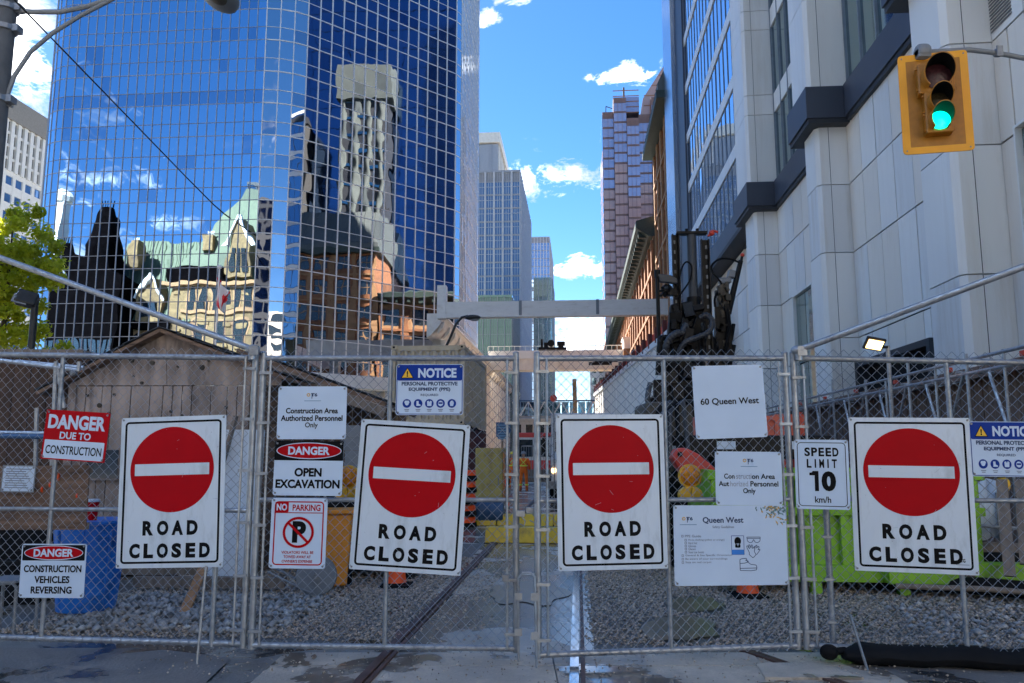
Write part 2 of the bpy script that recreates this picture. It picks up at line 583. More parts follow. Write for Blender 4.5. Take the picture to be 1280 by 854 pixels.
lamp_green = mat('lit_green_lens', (0.02, 0.6, 0.35), 0.3, emit=(0.0, 1.0, 0.50), estr=0.75, var=0.1, scale=40)
lens_red = mat('unlit_red_lens', (0.060, 0.020, 0.024), 0.12, var=0.3, scale=25, bump=0.3, bscale=70)
lens_amber = mat('unlit_amber_lens', (0.045, 0.035, 0.018), 0.12, var=0.3, scale=25, bump=0.3, bscale=70)
headl = mat('lit_headlight', (1, .8, .5), 0.3, emit=(1.0, 0.55, 0.2), estr=2.2)
carpaint = mat('white_truck_paint', (0.55, 0.57, 0.60), 0.35, var=0.05)
busred = mat('red_bus_paint', (0.62, 0.05, 0.04), 0.4, var=0.1)

# ================================================================== ground
def ground_material(name, base, base2, wet_amount, stones=0.0, dry=0.55, wetr=0.06, puddle_scale=0.5, wetcol=0.45, tint=(1, 1, 1)):
    m = bpy.data.materials.new(name)
    m.use_nodes = True
    N, L = m.node_tree.nodes, m.node_tree.links
    b = N['Principled BSDF']
    t = N.new('ShaderNodeTexCoord')
    n1 = N.new('ShaderNodeTexNoise'); n1.inputs['Scale'].default_value = 1.3; n1.inputs['Detail'].default_value = 8
    n1.inputs['Roughness'].default_value = 0.65
    L.new(t.outputs['Object'], n1.inputs['Vector'])
    n2 = N.new('ShaderNodeTexNoise'); n2.inputs['Scale'].default_value = 45; n2.inputs['Detail'].default_value = 5
    L.new(t.outputs['Object'], n2.inputs['Vector'])
    mx = N.new('ShaderNodeMixRGB')
    L.new(n2.outputs[0], mx.inputs[0])
    mx.inputs[1].default_value = (*base, 1); mx.inputs[2].default_value = (*base2, 1)
    pn = N.new('ShaderNodeTexNoise'); pn.inputs['Scale'].default_value = puddle_scale; pn.inputs['Detail'].default_value = 5
    pn.inputs['Roughness'].default_value = 0.55; pn.inputs['Distortion'].default_value = 0.4
    L.new(t.outputs['Object'], pn.inputs['Vector'])
    pr = N.new('ShaderNodeValToRGB')
    e = pr.color_ramp.elements
    e[0].position = 0.62 - wet_amount * 0.3; e[1].position = e[0].position + 0.05
    L.new(pn.outputs[0], pr.inputs[0])
    # damp darkening from the broad noise and again in the puddles
    dm = N.new('ShaderNodeMixRGB'); dm.blend_type = 'MULTIPLY'
    rr = N.new('ShaderNodeValToRGB'); rr.color_ramp.elements[0].color = (0.72, 0.72, 0.72, 1); rr.color_ramp.elements[1].color = (1.1, 1.08, 1.05, 1)
    rr.color_ramp.elements[0].position = 0.38; rr.color_ramp.elements[1].position = 0.62
    L.new(n1.outputs[0], rr.inputs[0])
    dm.inputs[0].default_value = 1
    L.new(mx.outputs[0], dm.inputs[1]); L.new(rr.outputs[0], dm.inputs[2])
    wm = N.new('ShaderNodeMixRGB')
    L.new(pr.outputs[0], wm.inputs[0]); L.new(dm.outputs[0], wm.inputs[1])
    wm.inputs[2].default_value = (base[0] * wetcol * tint[0], base[1] * wetcol * tint[1], base[2] * wetcol * tint[2], 1)
    L.new(wm.outputs[0], b.inputs['Base Color'])
    mr = N.new('ShaderNodeMapRange'); mr.inputs['To Min'].default_value = dry; mr.inputs['To Max'].default_value = wetr
    L.new(pr.outputs[0], mr.inputs['Value'])
    mr2 = N.new('ShaderNodeMath'); mr2.operation = 'MULTIPLY_ADD'
    L.new(n1.outputs[0], mr2.inputs[0]); mr2.inputs[1].default_value = 0.25
    L.new(mr.outputs[0], mr2.inputs[2])
    sb = N.new('ShaderNodeMath'); sb.operation = 'SUBTRACT'; sb.use_clamp = True
    L.new(mr2.outputs[0], sb.inputs[0]); sb.inputs[1].default_value = 0.10
    L.new(sb.outputs[0], b.inputs['Roughness'])
    bp = N.new('ShaderNodeBump'); bp.inputs['Distance'].default_value = 0.012 + stones
    inv = N.new('ShaderNodeMath'); inv.operation = 'SUBTRACT'; inv.inputs[0].default_value = 1.0
    L.new(pr.outputs[0], inv.inputs[1])
    L.new(inv.outputs[0], bp.inputs['Strength'])
    L.new(n2.outputs[0], bp.inputs['Height'])
    L.new(bp.outputs[0], b.inputs['Normal'])
    b.inputs['Specular IOR Level'].default_value = 0.7
    return m


g_road = ground_material('damp_road', (0.17, 0.165, 0.155), (0.26, 0.25, 0.235), 0.42)
g_conc = ground_material('wet_concrete', (0.44, 0.40, 0.34), (0.62, 0.56, 0.49), 0.68, dry=0.34, wetr=0.19, puddle_scale=0.75, wetcol=0.42)
g_side = ground_material('sidewalk_concrete', (0.46, 0.39, 0.32), (0.66, 0.57, 0.47), 0.34, puddle_scale=0.9, wetcol=0.42)
g_grav = ground_material('gravel_bed', (0.10, 0.092, 0.085), (0.20, 0.19, 0.175), 0.25, stones=0.02, puddle_scale=0.55, wetcol=0.8, tint=(1.3, 1.05, .7))
g_asph = ground_material('dark_asphalt', (0.15, 0.135, 0.125), (0.26, 0.235, 0.215), 0.36, puddle_scale=0.8)
g_mud = ground_material('brown_puddle', (0.30, 0.215, 0.125), (0.34, 0.25, 0.15), 1.5, wetcol=0.95, wetr=0.30)
railm = mat('wet_rail_steel', (0.42, 0.44, 0.47), 0.12, 0.9, var=0.2, scale=5)
railrust = mat('rusty_rail', (0.11, 0.055, 0.04), 0.55, 0.2, var=0.3, scale=8)


def sheet(name, pts, z, m, kind='structure', thick=0):
    mb = MB()
    mb.add([(p[0], p[1], z) for p in pts], [tuple(range(len(pts)))])
    o = mb.build(name, m)
    if thick:
        pass
    tag(o, kind=kind)
    return o


sheet('ground', [(-3000, -1500), (3000, -1500), (3000, 3000), (-3000, 3000)], 0.0, g_road)


def ssheet(name, s0, s1, t0, t1, z, m):
    return sheet(name, [W(s0, t0), W(s1, t0), W(s1, t1), W(s0, t1)], z, m)


ssheet('bounce_plaza', -120, 90, -60, -14, 0.006, mat('pale_bounce_concrete', (0.42, 0.40, 0.37), 0.7, var=0.1, scale=.5))  # pale ground added behind the camera to bounce sunlight onto the signs
ssheet('gravel_yard', -9.5, 8.0, 7.35, 15.5, 0.004, g_grav)
ssheet('track_slab', -1.78, 0.12, 7.1, 16.0, 0.012, g_conc)
ssheet('concrete_road', -4.0, 4.5, 15.5, 120, 0.008, g_conc)
# crossing pavement in front of the gates, cut into slabs with sunken joints
mb = MB()
xs = [-1.95, 0.34, 2.05, 2.95]
for i in range(len(xs) - 1):
    for (y0, y1) in ((4.2, 6.72), (6.735, 7.16)):
        mb.prism([(xs[i] + .006, y0), (xs[i + 1] - .006, y0), (xs[i + 1] - .006 + 0.04 * (7 - y0) * 0, y1), (xs[i] + .006, y1)], 'z', -0.05, 0.016)
tag(mb.build('pavement', g_side), kind='structure')
sheet('asphalt_patch', [(-9, 3.0), (-2.0, 3.0), (-2.35, 7.0), (-3.2, 7.35), (-9, 7.35)], 0.010, g_asph)
sheet('asphalt_strip', [(2.97, 3.0), (9, 3.0), (9, 7.3), (2.6, 7.3)], 0.010, g_asph)


def puddle(px, py, rx, ry, label):
    c = G(px, py)
    e1 = G(px + rx, py) - c
    e2 = G(px, py - ry) - c
    mb = MB()
    n = 40
    rr = random.Random(int(px))
    pts = []
    for i in range(n):
        a = 2 * PI * i / n
        w = 1 + 0.35 * noise.noise(Vector((math.cos(a) * 1.7 + px, math.sin(a) * 1.7, py))) + 0.12 * noise.noise(Vector((math.cos(a) * 6, math.sin(a) * 6, px)))
        pts.append(c + e1 * math.cos(a) * w + e2 * math.sin(a) * w)
    mb.add([(p.x, p.y, 0.022) for p in pts], [tuple(range(n))])
    o = mb.build('puddle', g_mud)
    tag(o, kind='structure')


puddle(850, 788, 48, 15, '')
puddle(868, 757, 36, 9, '')
puddle(660, 742, 48, 13, '')

# rails
for nm, s, mlist in (('tram_rail', -0.05, railm), ('tram_rail', -1.64, railrust)):
    t = sthing('tram_rail', 'bright wet steel rail running up the street under the centre gates' if s > -1 else
               'rusty dark steel rail on the left edge of the wet track slab', 'rail', s, 4.4, 0.0)
    mb = MB(); mb.bx(-.035, .035, 0, 26, 0.018, 0.040); mb.build('rail_head', mlist, t)
    mb = MB(); mb.bx(.05, .085, 0, 26, 0.018, 0.034); mb.build('flange_strip', railrust, t)

# loose gravel: real stones
def stones(name, n, area, rmin, rmax, m, seed, label, zf=0.0, keep=None):
    import numpy as np
    rg = np.random.default_rng(seed)
    base = np.array([(1, 0, 0), (-1, 0, 0), (0, 1, 0), (0, -1, 0), (0, 0, 1), (0, 0, -1)], float)
    faces = np.array([(0, 2, 4), (2, 1, 4), (1, 3, 4), (3, 0, 4), (2, 0, 5), (1, 2, 5), (3, 1, 5), (0, 3, 5)])
    s = rg.uniform(area[0], area[1], n); t = rg.uniform(area[2], area[3], n)
    if keep is not None:
        k = keep(s, t, rg)
        s, t = s[k], t[k]
        n = len(s)
    x = s * CSA + t * SSA; y = -s * SSA + t * CSA
    r = rg.uniform(rmin, rmax, n) ** 1.0
    ang = rg.uniform(0, 6.28, n)
    sc = rg.uniform(0.6, 1.35, (n, 6, 1)) * r[:, None, None]
    v = base[None] * sc
    v += rg.normal(0, 0.18, (n, 6, 3)) * r[:, None, None]
    ca, sa_ = np.cos(ang)[:, None], np.sin(ang)[:, None]
    vx = v[:, :, 0] * ca - v[:, :, 1] * sa_; vy = v[:, :, 0] * sa_ + v[:, :, 1] * ca
    v = np.stack([vx + x[:, None], vy + y[:, None], v[:, :, 2] * 0.7 + (r * 0.45 + 0.006 + zf)[:, None]], -1)
    f = faces[None] + (np.arange(n) * 6)[:, None, None]
    me = bpy.data.meshes.new(name)
    me.vertices.add(n * 6); me.vertices.foreach_set('co', v.reshape(-1))
    me.loops.add(n * 24); me.loops.foreach_set('vertex_index', f.reshape(-1).astype('i'))
    me.polygons.add(n * 8); me.polygons.foreach_set('loop_start', (np.arange(n * 8) * 3).astype('i'))
    me.materials.append(m)
    me.update(calc_edges=True); me.validate()
    o = bpy.data.objects.new(name, me); COL.objects.link(o)
    tag(o, label, 'gravel', kind='stuff')
    return o


stone_m = mat('crushed_stone', (0.26, 0.195, 0.145), 0.5, var=0.6, scale=26, col2=(0.76, 0.62, 0.49), detail=2)
stone_w = mat('pale_rubble', (0.16, 0.15, 0.14), 0.7, var=0.5, scale=6, col2=(0.58, 0.56, 0.54), detail=2)


def off_track(s, t, rg):
    import numpy as np
    on = (s > -1.75 + rg.normal(0, .1, len(s))) & (s < 0.05 + np.abs(rg.normal(0, .05, len(s))))
    spill = rg.uniform(0, 1, len(s)) < 0.10
    corner = (s < -1.1) & (t > 9.5) & (t < 11.5) & (rg.uniform(0, 1, len(s)) < 0.6)
    near_edge = t > 7.45 + rg.exponential(0.10, len(s))
    pud = np.zeros(len(s), bool)
    for (px, py, rx, ry) in ((850, 788, 50, 16), (868, 757, 38, 10)):
        c = G(px, py); cs, ct = S(c)
        e = abs(G(px + rx, py).x - c.x); e2 = abs(G(px, py - ry).y - c.y)
        pud |= ((s - cs) / e) ** 2 + ((t - ct) / e2) ** 2 < 1
    return (~on | corner | (spill & on & (s < -0.9))) & near_edge & ~pud


stones('gravel', 78000, (-5.6, 6.4, 7.35, 13.5), 0.007, 0.022, stone_m, 3, 'grey crushed gravel covering the yard behind the gates', keep=off_track)
stones('rubble', 900, (-5.2, -2.9, 7.6, 9.6), 0.02, 0.055, stone_w, 5, 'pale broken rubble heaped by the foot of the plywood shed', zf=0.01)
stones('broken_stone', 700, (3.2, 6.6, 7.6, 10.0), 0.015, 0.045, stone_w, 6, 'pale broken stone scattered in front of the lime green bin', zf=0.01)
stones('grit', 900, (-3.6, 3.4, 6.2, 7.45), 0.004, 0.012, stone_m, 8, 'small grit scattered over the wet pavement under the gates', zf=0.012)

# ================================================================== chain link gates
def chain_mesh(w, z0, z1, name='chain_link_mesh', A=0.0425, r=0.0026):
    import numpy as np
    nw = int(w / A)
    A = w / nw
    nl = int((z1 - z0) / A)
    lv = np.linspace(z0, z1, nl + 1)
    mb_v = []; mb_f = []
    n = 4
    base = 0
    verts = []; faces = []
    for i in range(nw):
        ph = i % 2
        xs = np.array([(i + ((k + ph) % 2)) * A for k in range(nl + 1)])
        ys = np.array([0.004 * (1 if (k + ph) % 2 else -1) for k in range(nl + 1)])
        for k in range(nl + 1):
            # section perpendicular enough to a wire at 45 degrees
            sgn = 1 if (k + ph) % 2 else -1
            cx, cy, cz = xs[k], ys[k], lv[k]
            verts += [(cx - r * 1.2, cy, cz), (cx, cy - r, cz), (cx + r * 1.2, cy, cz), (cx, cy + r, cz)]
        for k in range(nl):
            a = base + 4 * k
            for q in range(4):
                b = a + (q + 1) % 4
                faces.append((a + q, b, b + 4, a + q + 4))
        base += 4 * (nl + 1)
    me = bpy.data.meshes.new(name)
    me.from_pydata(verts, [], faces)
    me.materials.append(wire_m)
    me.update()
    return me


GLINES = []


def gate(name, label, pxl, pxr, Yl, Yr, zl, zr, ztl, ztr, mids, midrail_py=625, tens_l=True, tens_r=True, barb=True, postr=0.028):
    """gate leaf between pixel columns (taken at mid height)"""
    L_ = P(pxl, 625, Yl); R_ = P(pxr, 625, Yr)
    dx, dy = R_.x - L_.x, R_.y - L_.y
    w = math.hypot(dx, dy)
    rz = math.atan2(dy, dx)
    GLINES.append((pxl, pxr, L_, R_, rz))
    g = thing(name, label, 'gate', (L_.x, L_.y, 0), rz)
    zt = (ztl + ztr) / 2
    mb = MB(); mb.cyl((0, 0, ztl), (w, 0, ztr), postr * .9, n=12); mb.build('top_rail', galv, g, smooth=True)
    mb = MB(); mb.cyl((0, 0, zl), (w, 0, zr), postr * .9, n=12); mb.build('bottom_rail', galv, g, smooth=True)
    zm = P((pxl + pxr) / 2, midrail_py, (Yl + Yr) / 2).z
    mb = MB(); mb.cyl((0, 0, zm), (w, 0, zm), postr * .72, n=10); mb.build('middle_rail', galv, g, smooth=True)
    for x, z0, z1 in ((0, zl, ztl), (w, zr, ztr)):
        mb = MB(); mb.cyl((x, 0, z0 - 0.03), (x, 0, z1 + 0.045), postr, n=14)
        mb.ball((x, 0, z1 + 0.045), postr * 1.05, 12, 6, (1, 1, .6))
        mb.build('end_post', galv, g, smooth=True)
    for mx in mids:
        x = (mx - pxl) / (pxr - pxl) * w
        mb = MB(); mb.cyl((x, 0, zl + (zr - zl) * x / w), (x, 0, zt), postr * .72, n=10); mb.build('brace_post', galv, g, smooth=True)
    me = chain_mesh(w - 0.06, min(zl, zr) - 0.03, zt + (0.075 if barb else 0.02))
    # shear the fabric so that it follows the sag of the rails
    for v in me.vertices:
        k = v.co.x / w
        f = (v.co.z - min(zl, zr)) / (zt - min(zl, zr))
        v.co.z += (1 - f) * ((zl + (zr - zl) * k) - min(zl, zr)) + f * ((ztl + (ztr - ztl) * k) - zt)
    o = meshobj('chain_link_mesh', me, g, (0.03, -0.03, 0))
    for side, on in ((0, tens_l), (1, tens_r)):
        if not on: continue
        x = 0.075 if side == 0 else w - 0.075
        z0 = zl if side == 0 else zr
        mb = MB(); mb.cyl((x, -0.035, z0), (x, -0.035, zt - .02), 0.011, n=8); mb.build('tension_bar', galv, g, smooth=True)
        px0 = 0 if side == 0 else w
        for k in range(6):
            z = z0 + 0.12 + k * (zt - z0 - 0.25) / 5
            mb = MB(); mb.bx(min(px0, x) - .02, max(px0, x) + .02, -.05, -.032, z - .012, z + .012)
            mb.lathe([(postr + .004, -.013), (postr + .004, .013)], (px0, 0, z), 12)
            mb.cyl((x, -.055, z), (x, -.025, z), 0.012, n=6)
            mb.build('clip', galv, g)
    return g, w


gA, wA = gate('chain_link_gate', 'outer left chain link gate leaf carrying the red danger due to construction sign', -40, 312, 7.25, 6.98, 0.13, 0.125, 2.60, 2.535, [68], 637, tens_l=False)
gB, wB = gate('chain_link_gate', 'inner left chain link gate leaf with the no parking sign', 322, 645, 6.96, 6.93, 0.12, 0.10, 2.53, 2.525, [485], 625)
gC, wC = gate('chain_link_gate', 'inner right chain link gate leaf with the 60 Queen West sign', 672, 989, 6.72, 6.96, 0.10, 0.12, 2.50, 2.53, [831], 625)
gD, wD = gate('chain_link_gate', 'outer right chain link gate leaf with the speed limit sign', 1000, 1330, 6.95, 6.55, 0.12, 0.12, 2.53, 2.44, [1200], 625, tens_r=False)

# sloping top braces held at the gate posts
def brace(p0, p1, label):
    t = thing('brace_pipe', label, 'pipe', p0)
    v = p1 - p0
    mb = MB(); mb.cyl((0, 0, 0), v, 0.028, n=12); mb.build('pipe', galv, t, smooth=True)
    mb = MB(); mb.ball((0, 0, 0), 0.055, 10, 6, (1.25, .9, .8)); mb.cyl((-.0, 0, -.09), (0, 0, .02), 0.036, n=10)
    mb.bx(-.02, .06, -.045, -.03, -.05, .03)
    mb.build('end_clamp', galv, t, smooth=True)


brace(P(316, 437, 6.9), P(-20, 315, 7.6), 'galvanised pipe sloping up to the left from the left gate post')
brace(P(998, 438, 6.9), P(1300, 326, 6.1), 'galvanised pipe sloping up to the right from the right gate post')

# drop rods (cane bolts) and lock at the middle
def cane(px, py0, label, lean=0.0, side=1, Y=6.85, pyb=850):
    a = P(px, py0, Y)
    t = thing('cane_bolt', label, 'gate bolt', (a.x, a.y, 0))
    h = a.z
    mb = MB()
    mb.tube([(side * 0.10, -.01, h), (side * 0.03, 0, h), (0, 0, h - .03), (lean * .5, 0, h * .5), (lean, -.0, 0.0)], 0.0095, 8)
    mb.build('rod', galv, t, smooth=True)
    for k in range(2):
        z = h * (0.35 + .4 * k)
        mb = MB(); mb.bx(-.03, .03, -.012, .03, z - .03, z + .03); mb.build('guide_bracket', galv, t)


cane(648, 718, 'bent steel drop rod hooked to the right at the end of the left leaf', 0.0, 1, 6.86)
cane(668, 716, 'bent steel drop rod hooked to the left at the end of the right leaf', 0.015, -1, 6.66)
# leaning prop poles at the outer leaves
t = thing('prop_pole', 'steel prop pole leaning by the outer left road closed sign', 'pole', (P(258, 770, 6.85).x, 6.86, 0))
a = P(258, 700, 6.85); b = G(250, 834)
mb = MB(); mb.cyl((0, 0.14, 0.1), (0.0, 0.14, a.z + .3), 0.022, n=10); mb.build('pole', galv, t, smooth=True)
mb = MB(); mb.cyl((-.04, -.06, -.02), (-.02, -.02, .78), 0.011, n=8); mb.build('ground_pin', galv, t, smooth=True)
t = thing('prop_pole', 'steel prop pole under the right hand speed limit sign', 'pole', (P(1060, 790, 6.7).x, 6.72, 0))
mb = MB(); mb.cyl((0, 0.3, .1), (0, 0.3, 1.3), 0.026, n=10); mb.build('pole', galv, t, smooth=True)
mb = MB(); mb.cyl((.10, -.12, .0), (.02, -.03, .42), 0.011, n=8); mb.build('ground_pin', clipm, t, smooth=True)
for k in range(3):
    mb = MB(); mb.lathe([(.036, -.012), (.036, .012)], (0, .3, .3 + k * .35), 12); mb.bx(-.06, 0.02, .25, .265, .29 + k * .35, .31 + k * .35); mb.build('clamp', galv, t)
# chain and padlock
t = thing('lock_chain', 'short steel chain with padlock hanging on the left middle gate post', 'chain', P(632, 680, 6.88))
rr = random.Random(3)
for k in range(13):
    a = k / 12
    x = -.10 + .2 * a; z = -.02 - .18 * math.sin(PI * a) + .05 * a
    mb = MB()
    pts = [(x + .013 * math.cos(q), (0.006 if k % 2 else -.006) * math.sin(q) - .02, z + .018 * math.sin(q)) for q in [i * PI / 4 for i in range(9)]]
    mb.tube(pts, 0.0035, 5)
    mb.build('chain_link', clipm, t, smooth=True)
mb = MB(); mb.bx(-.028, .028, -.035, -.012, -.30, -.245); mb.build('padlock', clipm, t, bevel=.004)
for (px, py, lab) in ((652, 642, 'small steel latch bracket on the left middle gate post'), (665, 638, 'small steel latch bracket on the right middle gate post')):
    p = P(px, py, 6.84)
    t = thing('gate_latch', lab, 'latch', p)
    mb = MB(); mb.bx(-.05, .03, -.02, .02, -.025, .025); mb.build('plate', galv, t, bevel=.004)
    mb = MB(); mb.tube([(0, -.02, -.02), (.03, -.03, -.06), (.02, -.03, -.1), (-.02, -.03, -.08)], 0.006, 6); mb.build('hook', galv, t)

# ================================================================== signs
_dg = None


def text_mesh(s, w, h, x, z, y, bold=0.0, align='C'):
    bold = min(bold * 1.1, 0.052) + 0.004
    """mesh of the string fitted to a box w wide and h tall, centred at x,z, facing -y"""
    cu = bpy.data.curves.new('t', 'FONT')
    cu.body = s
    cu.size = 1
    cu.offset = bold
    cu.resolution_u = 4
    o = bpy.data.objects.new('t', cu)
    COL.objects.link(o)
    dg = bpy.context.evaluated_depsgraph_get()
    me = bpy.data.meshes.new_from_object(o.evaluated_get(dg))
    bpy.data.objects.remove(o)
    bpy.data.curves.remove(cu)
    co = [v.co.copy() for v in me.vertices]
    if not co: return me
    x0 = min(c.x for c in co); x1 = max(c.x for c in co)
    y0 = min(c.y for c in co); y1 = max(c.y for c in co)
    sx = w / (x1 - x0); sy = h / (y1 - y0)
    for v in me.vertices:
        v.co = Vector((x + (v.co.x - (x0 + x1) / 2) * sx, y, z + (v.co.y - (y0 + y1) / 2) * sy))
    me.name = 'lettering'
    return me


class Sign:
    """flat board on the gate; lengths in photo pixels about its centre, scaled to metres"""

    def __init__(self, name, label, cx, cy, w, h, Y, roll=0.0, yaw=0.0, m=None, group=None, cat='sign', edge=None, corner=3, thick=0.006, free=False):
        if not free:
            # hang it on the front of the gate leaf it belongs to
            gl_ = min(GLINES, key=lambda q: 0 if q[0] <= cx <= q[1] else min(abs(cx - q[0]), abs(cx - q[1])))
            d_ = pix_dir(cx, cy)
            k_ = d_.x / d_.y
            a_, b_ = gl_[2], gl_[3]
            # x = k*y ; point on the line a + u (b-a)
            u_ = (k_ * a_.y - a_.x) / ((b_.x - a_.x) - k_ * (b_.y - a_.y))
            Y = a_.y + u_ * (b_.y - a_.y) - 0.055
            yaw = math.degrees(gl_[4])
        c = P(cx, cy, Y)
        self.kx = abs(P(cx + w / 2, cy, Y).x - P(cx - w / 2, cy, Y).x) / w
        self.kz = abs(P(cx, cy - h / 2, Y).z - P(cx, cy + h / 2, Y).z) / h
        self.kx /= (math.cos(R(yaw)) - (c.x / c.y) * math.sin(R(yaw)))
        self.w, self.h = w, h
        self.t = thing(name, label, cat, c, group=group, rot=(0, R(roll), R(yaw)))
        self.y = -thick / 2
        self.lay = 0
        o = self.rrect(0, 0, w, h, corner, m or signwhite, 'board', y0=-thick / 2, y1=thick / 2)
        for (ix, iz) in ((-1, -1), (1, -1), (-1, 1), (1, 1)):
            mb = MB()
            x = ix * (w / 2 - 3.0) * self.kx; z = iz * (h / 2 - 3.0) * self.kz
            mb.cyl((x, self.y - .006, z), (x, self.y, z), 0.009, n=8)
            mb.tube([(x, self.y - .006, z), (x + ix * .012, self.y - .010, z + .015), (x + ix * .022, .02, z + .02)], 0.0022, 4)
            mb.build('zip_tie', clipm, self.t)

    def rrect(self, x, z, w, h, rad, m, name, y0=None, y1=None, lay=None):
        kx, kz = self.kx, self.kz
        pts = []
        rad = min(rad, w / 2, h / 2)
        for (sx, sz, a0) in ((1, 1, 0), (-1, 1, 90), (-1, -1, 180), (1, -1, 270)):
            for q in range(5):
                a = R(a0 + q * 22.5)
                pts.append(((x + sx * (w / 2 - rad) + rad * math.cos(a)) * kx, (z + sz * (h / 2 - rad) + rad * math.sin(a)) * kz))
        if y0 is None:
            y1 = self.y
            y0 = self.y - 0.0012 * (lay or 1)
        mb = MB(); mb.prism(pts, 'y', y0, y1)
        return mb.build(name, m, self.t)

    def frame(self, x, z, w, h, rad, th, m, name='border', lay=1):
        kx, kz = self.kx, self.kz
        ys = self.y - 0.0012 * lay
        rings = []
        for d in (0, th):
            pts = []
            r_ = max(0.2, rad - d)
            for (sx, sz, a0) in ((1, 1, 0), (-1, 1, 90), (-1, -1, 180), (1, -1, 270)):
                for q in range(5):
                    a = R(a0 + q * 22.5)
                    pts.append(((x + sx * (w / 2 - d - r_) + r_ * math.cos(a)) * kx, ys, (z + sz * (h / 2 - d - r_) + r_ * math.sin(a)) * kz))
            rings.append(pts)
        n = len(rings[0])
        mb = MB(); mb.add(rings[0] + rings[1], [(i, (i + 1) % n, n + (i + 1) % n, n + i) for i in range(n)])
        return mb.build(name, m, self.t)

    def disc(self, x, z, rx, rz, m, name='disc', lay=1, n=48):
        ys = self.y - 0.0012 * lay
        mb = MB(); mb.add([((x + rx * math.cos(2 * PI * i / n)) * self.kx, ys, (z + rz * math.sin(2 * PI * i / n)) * self.kz) for i in range(n)], [tuple(range(n))])
        return mb.build(name, m, self.t)

    def ring(self, x, z, r, th, m, name='ring', lay=1, n=48, rz=None):
        rz = rz or r
        ys = self.y - 0.0012 * lay
        v = []
        for d in (0, th):
            v += [((x + (r - d) * math.cos(2 * PI * i / n)) * self.kx, ys, (z + (rz - d) * math.sin(2 * PI * i / n)) * self.kz) for i in range(n)]
        mb = MB(); mb.add(v, [(i, (i + 1) % n, n + (i + 1) % n, n + i) for i in range(n)])
        return mb.build(name, m, self.t)

    def poly(self, pts, m, name, lay=1):
        ys = self.y - 0.0012 * lay
        mb = MB(); mb.add([(p[0] * self.kx, ys, p[1] * self.kz) for p in pts], [tuple(range(len(pts)))])
        return mb.build(name, m, self.t)

    def lines(self, segs, th, m, name, lay=1):
        mb = MB()
        ys = self.y - 0.0012 * lay
        for pl in segs:
            for (a, b) in zip(pl[:-1], pl[1:]):
                d = Vector((b[0] - a[0], b[1] - a[1]));
                if d.length < 1e-4: continue
                n_ = Vector((-d.y, d.x)).normalized() * th / 2
                q = [(a[0] + n_.x, a[1] + n_.y), (b[0] + n_.x, b[1] + n_.y), (b[0] - n_.x, b[1] - n_.y), (a[0] - n_.x, a[1] - n_.y)]
                mb.add([(p[0] * self.kx, ys, p[1] * self.kz) for p in q], [(0, 1, 2, 3)])
        return mb.build(name, m, self.t)

    def text(self, s, x, z, w, h, m=None, bold=0.0, lay=2, name='lettering'):
        me = text_mesh(s, w * self.kx, h * self.kz, x * self.kx, z * self.kz, self.y - 0.0012 * lay, bold)
        me.materials.append(m or signblack)
        return meshobj(name, me, self.t)


def spaced(sg, s, x0, x1, z, h, lw, m=None, bold=0.02, lay=2):
    """widely set capitals, one mesh per letter, evenly spread from x0 to x1"""
    n = len(s)
    adv = (x1 - x0 - lw) / (n - 1)
    for i, ch in enumerate(s):
        w = lw * (0.28 if ch == 'I' else .95 if ch == 'M' else 1.06 if ch in 'OA' else 0.92 if ch in 'LES' else 1.0)
        sg.text(ch, x0 + lw / 2 + i * adv, z, w, h, m, bold, lay, 'letter')


def road_closed(label, cx, cy, w, h, Y, roll, yaw, logo=False):
    s = Sign('road_closed_sign', label, cx, cy, w, h, Y, roll, yaw, group='road closed signs on the gates', corner=1.5, thick=0.008)
    k = w / 135.0; kh = h / 193.0
    s.rrect(0, 0, w - 3, h - 3, 3, signwhite, 'reflective_sheet', lay=1)
    s.frame(0, 0, w - 11 * k, h - 11 * kh, 5, 2.6, signblack, lay=2)
    s.disc(0, 28 * kh, 53.5 * k, 55 * kh, signred, 'no_entry_disc', lay=2, n=72)
    s.rrect(0, 28 * kh, 95 * k, 15 * kh, 0.5, signwhite, 'white_bar', lay=3.2)
    spaced(s, 'ROAD', -35 * k, 35 * k, -46.5 * kh, 18.5 * kh, 13.8 * k, bold=0.048)
    spaced(s, 'CLOSED', -51 * k, 51 * k, -75 * kh, 18.5 * kh, 13.4 * k, bold=0.048)
    rs = random.Random(int(cx))
    for q in range(9):
        s.disc(rs.uniform(-w / 2 + 8, w / 2 - 8), rs.uniform(-h / 2 + 8, h / 2 - 8), rs.uniform(.25, .7), rs.uniform(.25, .6), signgrey, 'speck', 3.6, 8)
    for q in range(4):
        x_, z_ = rs.uniform(-w / 2 + 10, w / 2 - 12), rs.uniform(-h / 2 + 10, h / 2 - 10)
        s.lines([[(x_, z_), (x_ + rs.uniform(-3, 8), z_ + rs.uniform(-7, 7))]], .28, signpale, 'scratch', 3.7)
    if logo:
        s.text('OTG', w / 2 - 18 * k, -h / 2 + 17 * kh, 9, 4.5, signblack, .03)
        s.lines([[(w / 2 - 24 * k, -h / 2 + 12 * kh), (w / 2 - 10 * k, -h / 2 + 12 * kh)]], .7, signgrey, 'print_line', 2)
    return s


road_closed('white no entry sign at the far left by the plywood shed', 214.5, 614, 132, 189, 6.92, -1.6, 0)
road_closed('white no entry sign tilted clockwise under the blue and white notice sign', 513, 620.5, 138, 188, 6.86, 3.4, 0)
road_closed('white no entry sign just right of the middle gap between the leaves', 764.5, 614, 135.5, 194, 6.66, -0.5, 0)
road_closed('largest white no entry sign, between the speed limit sign and the blue notice', 1140, 618, 153, 194, 6.60, 0.8, 0, True)


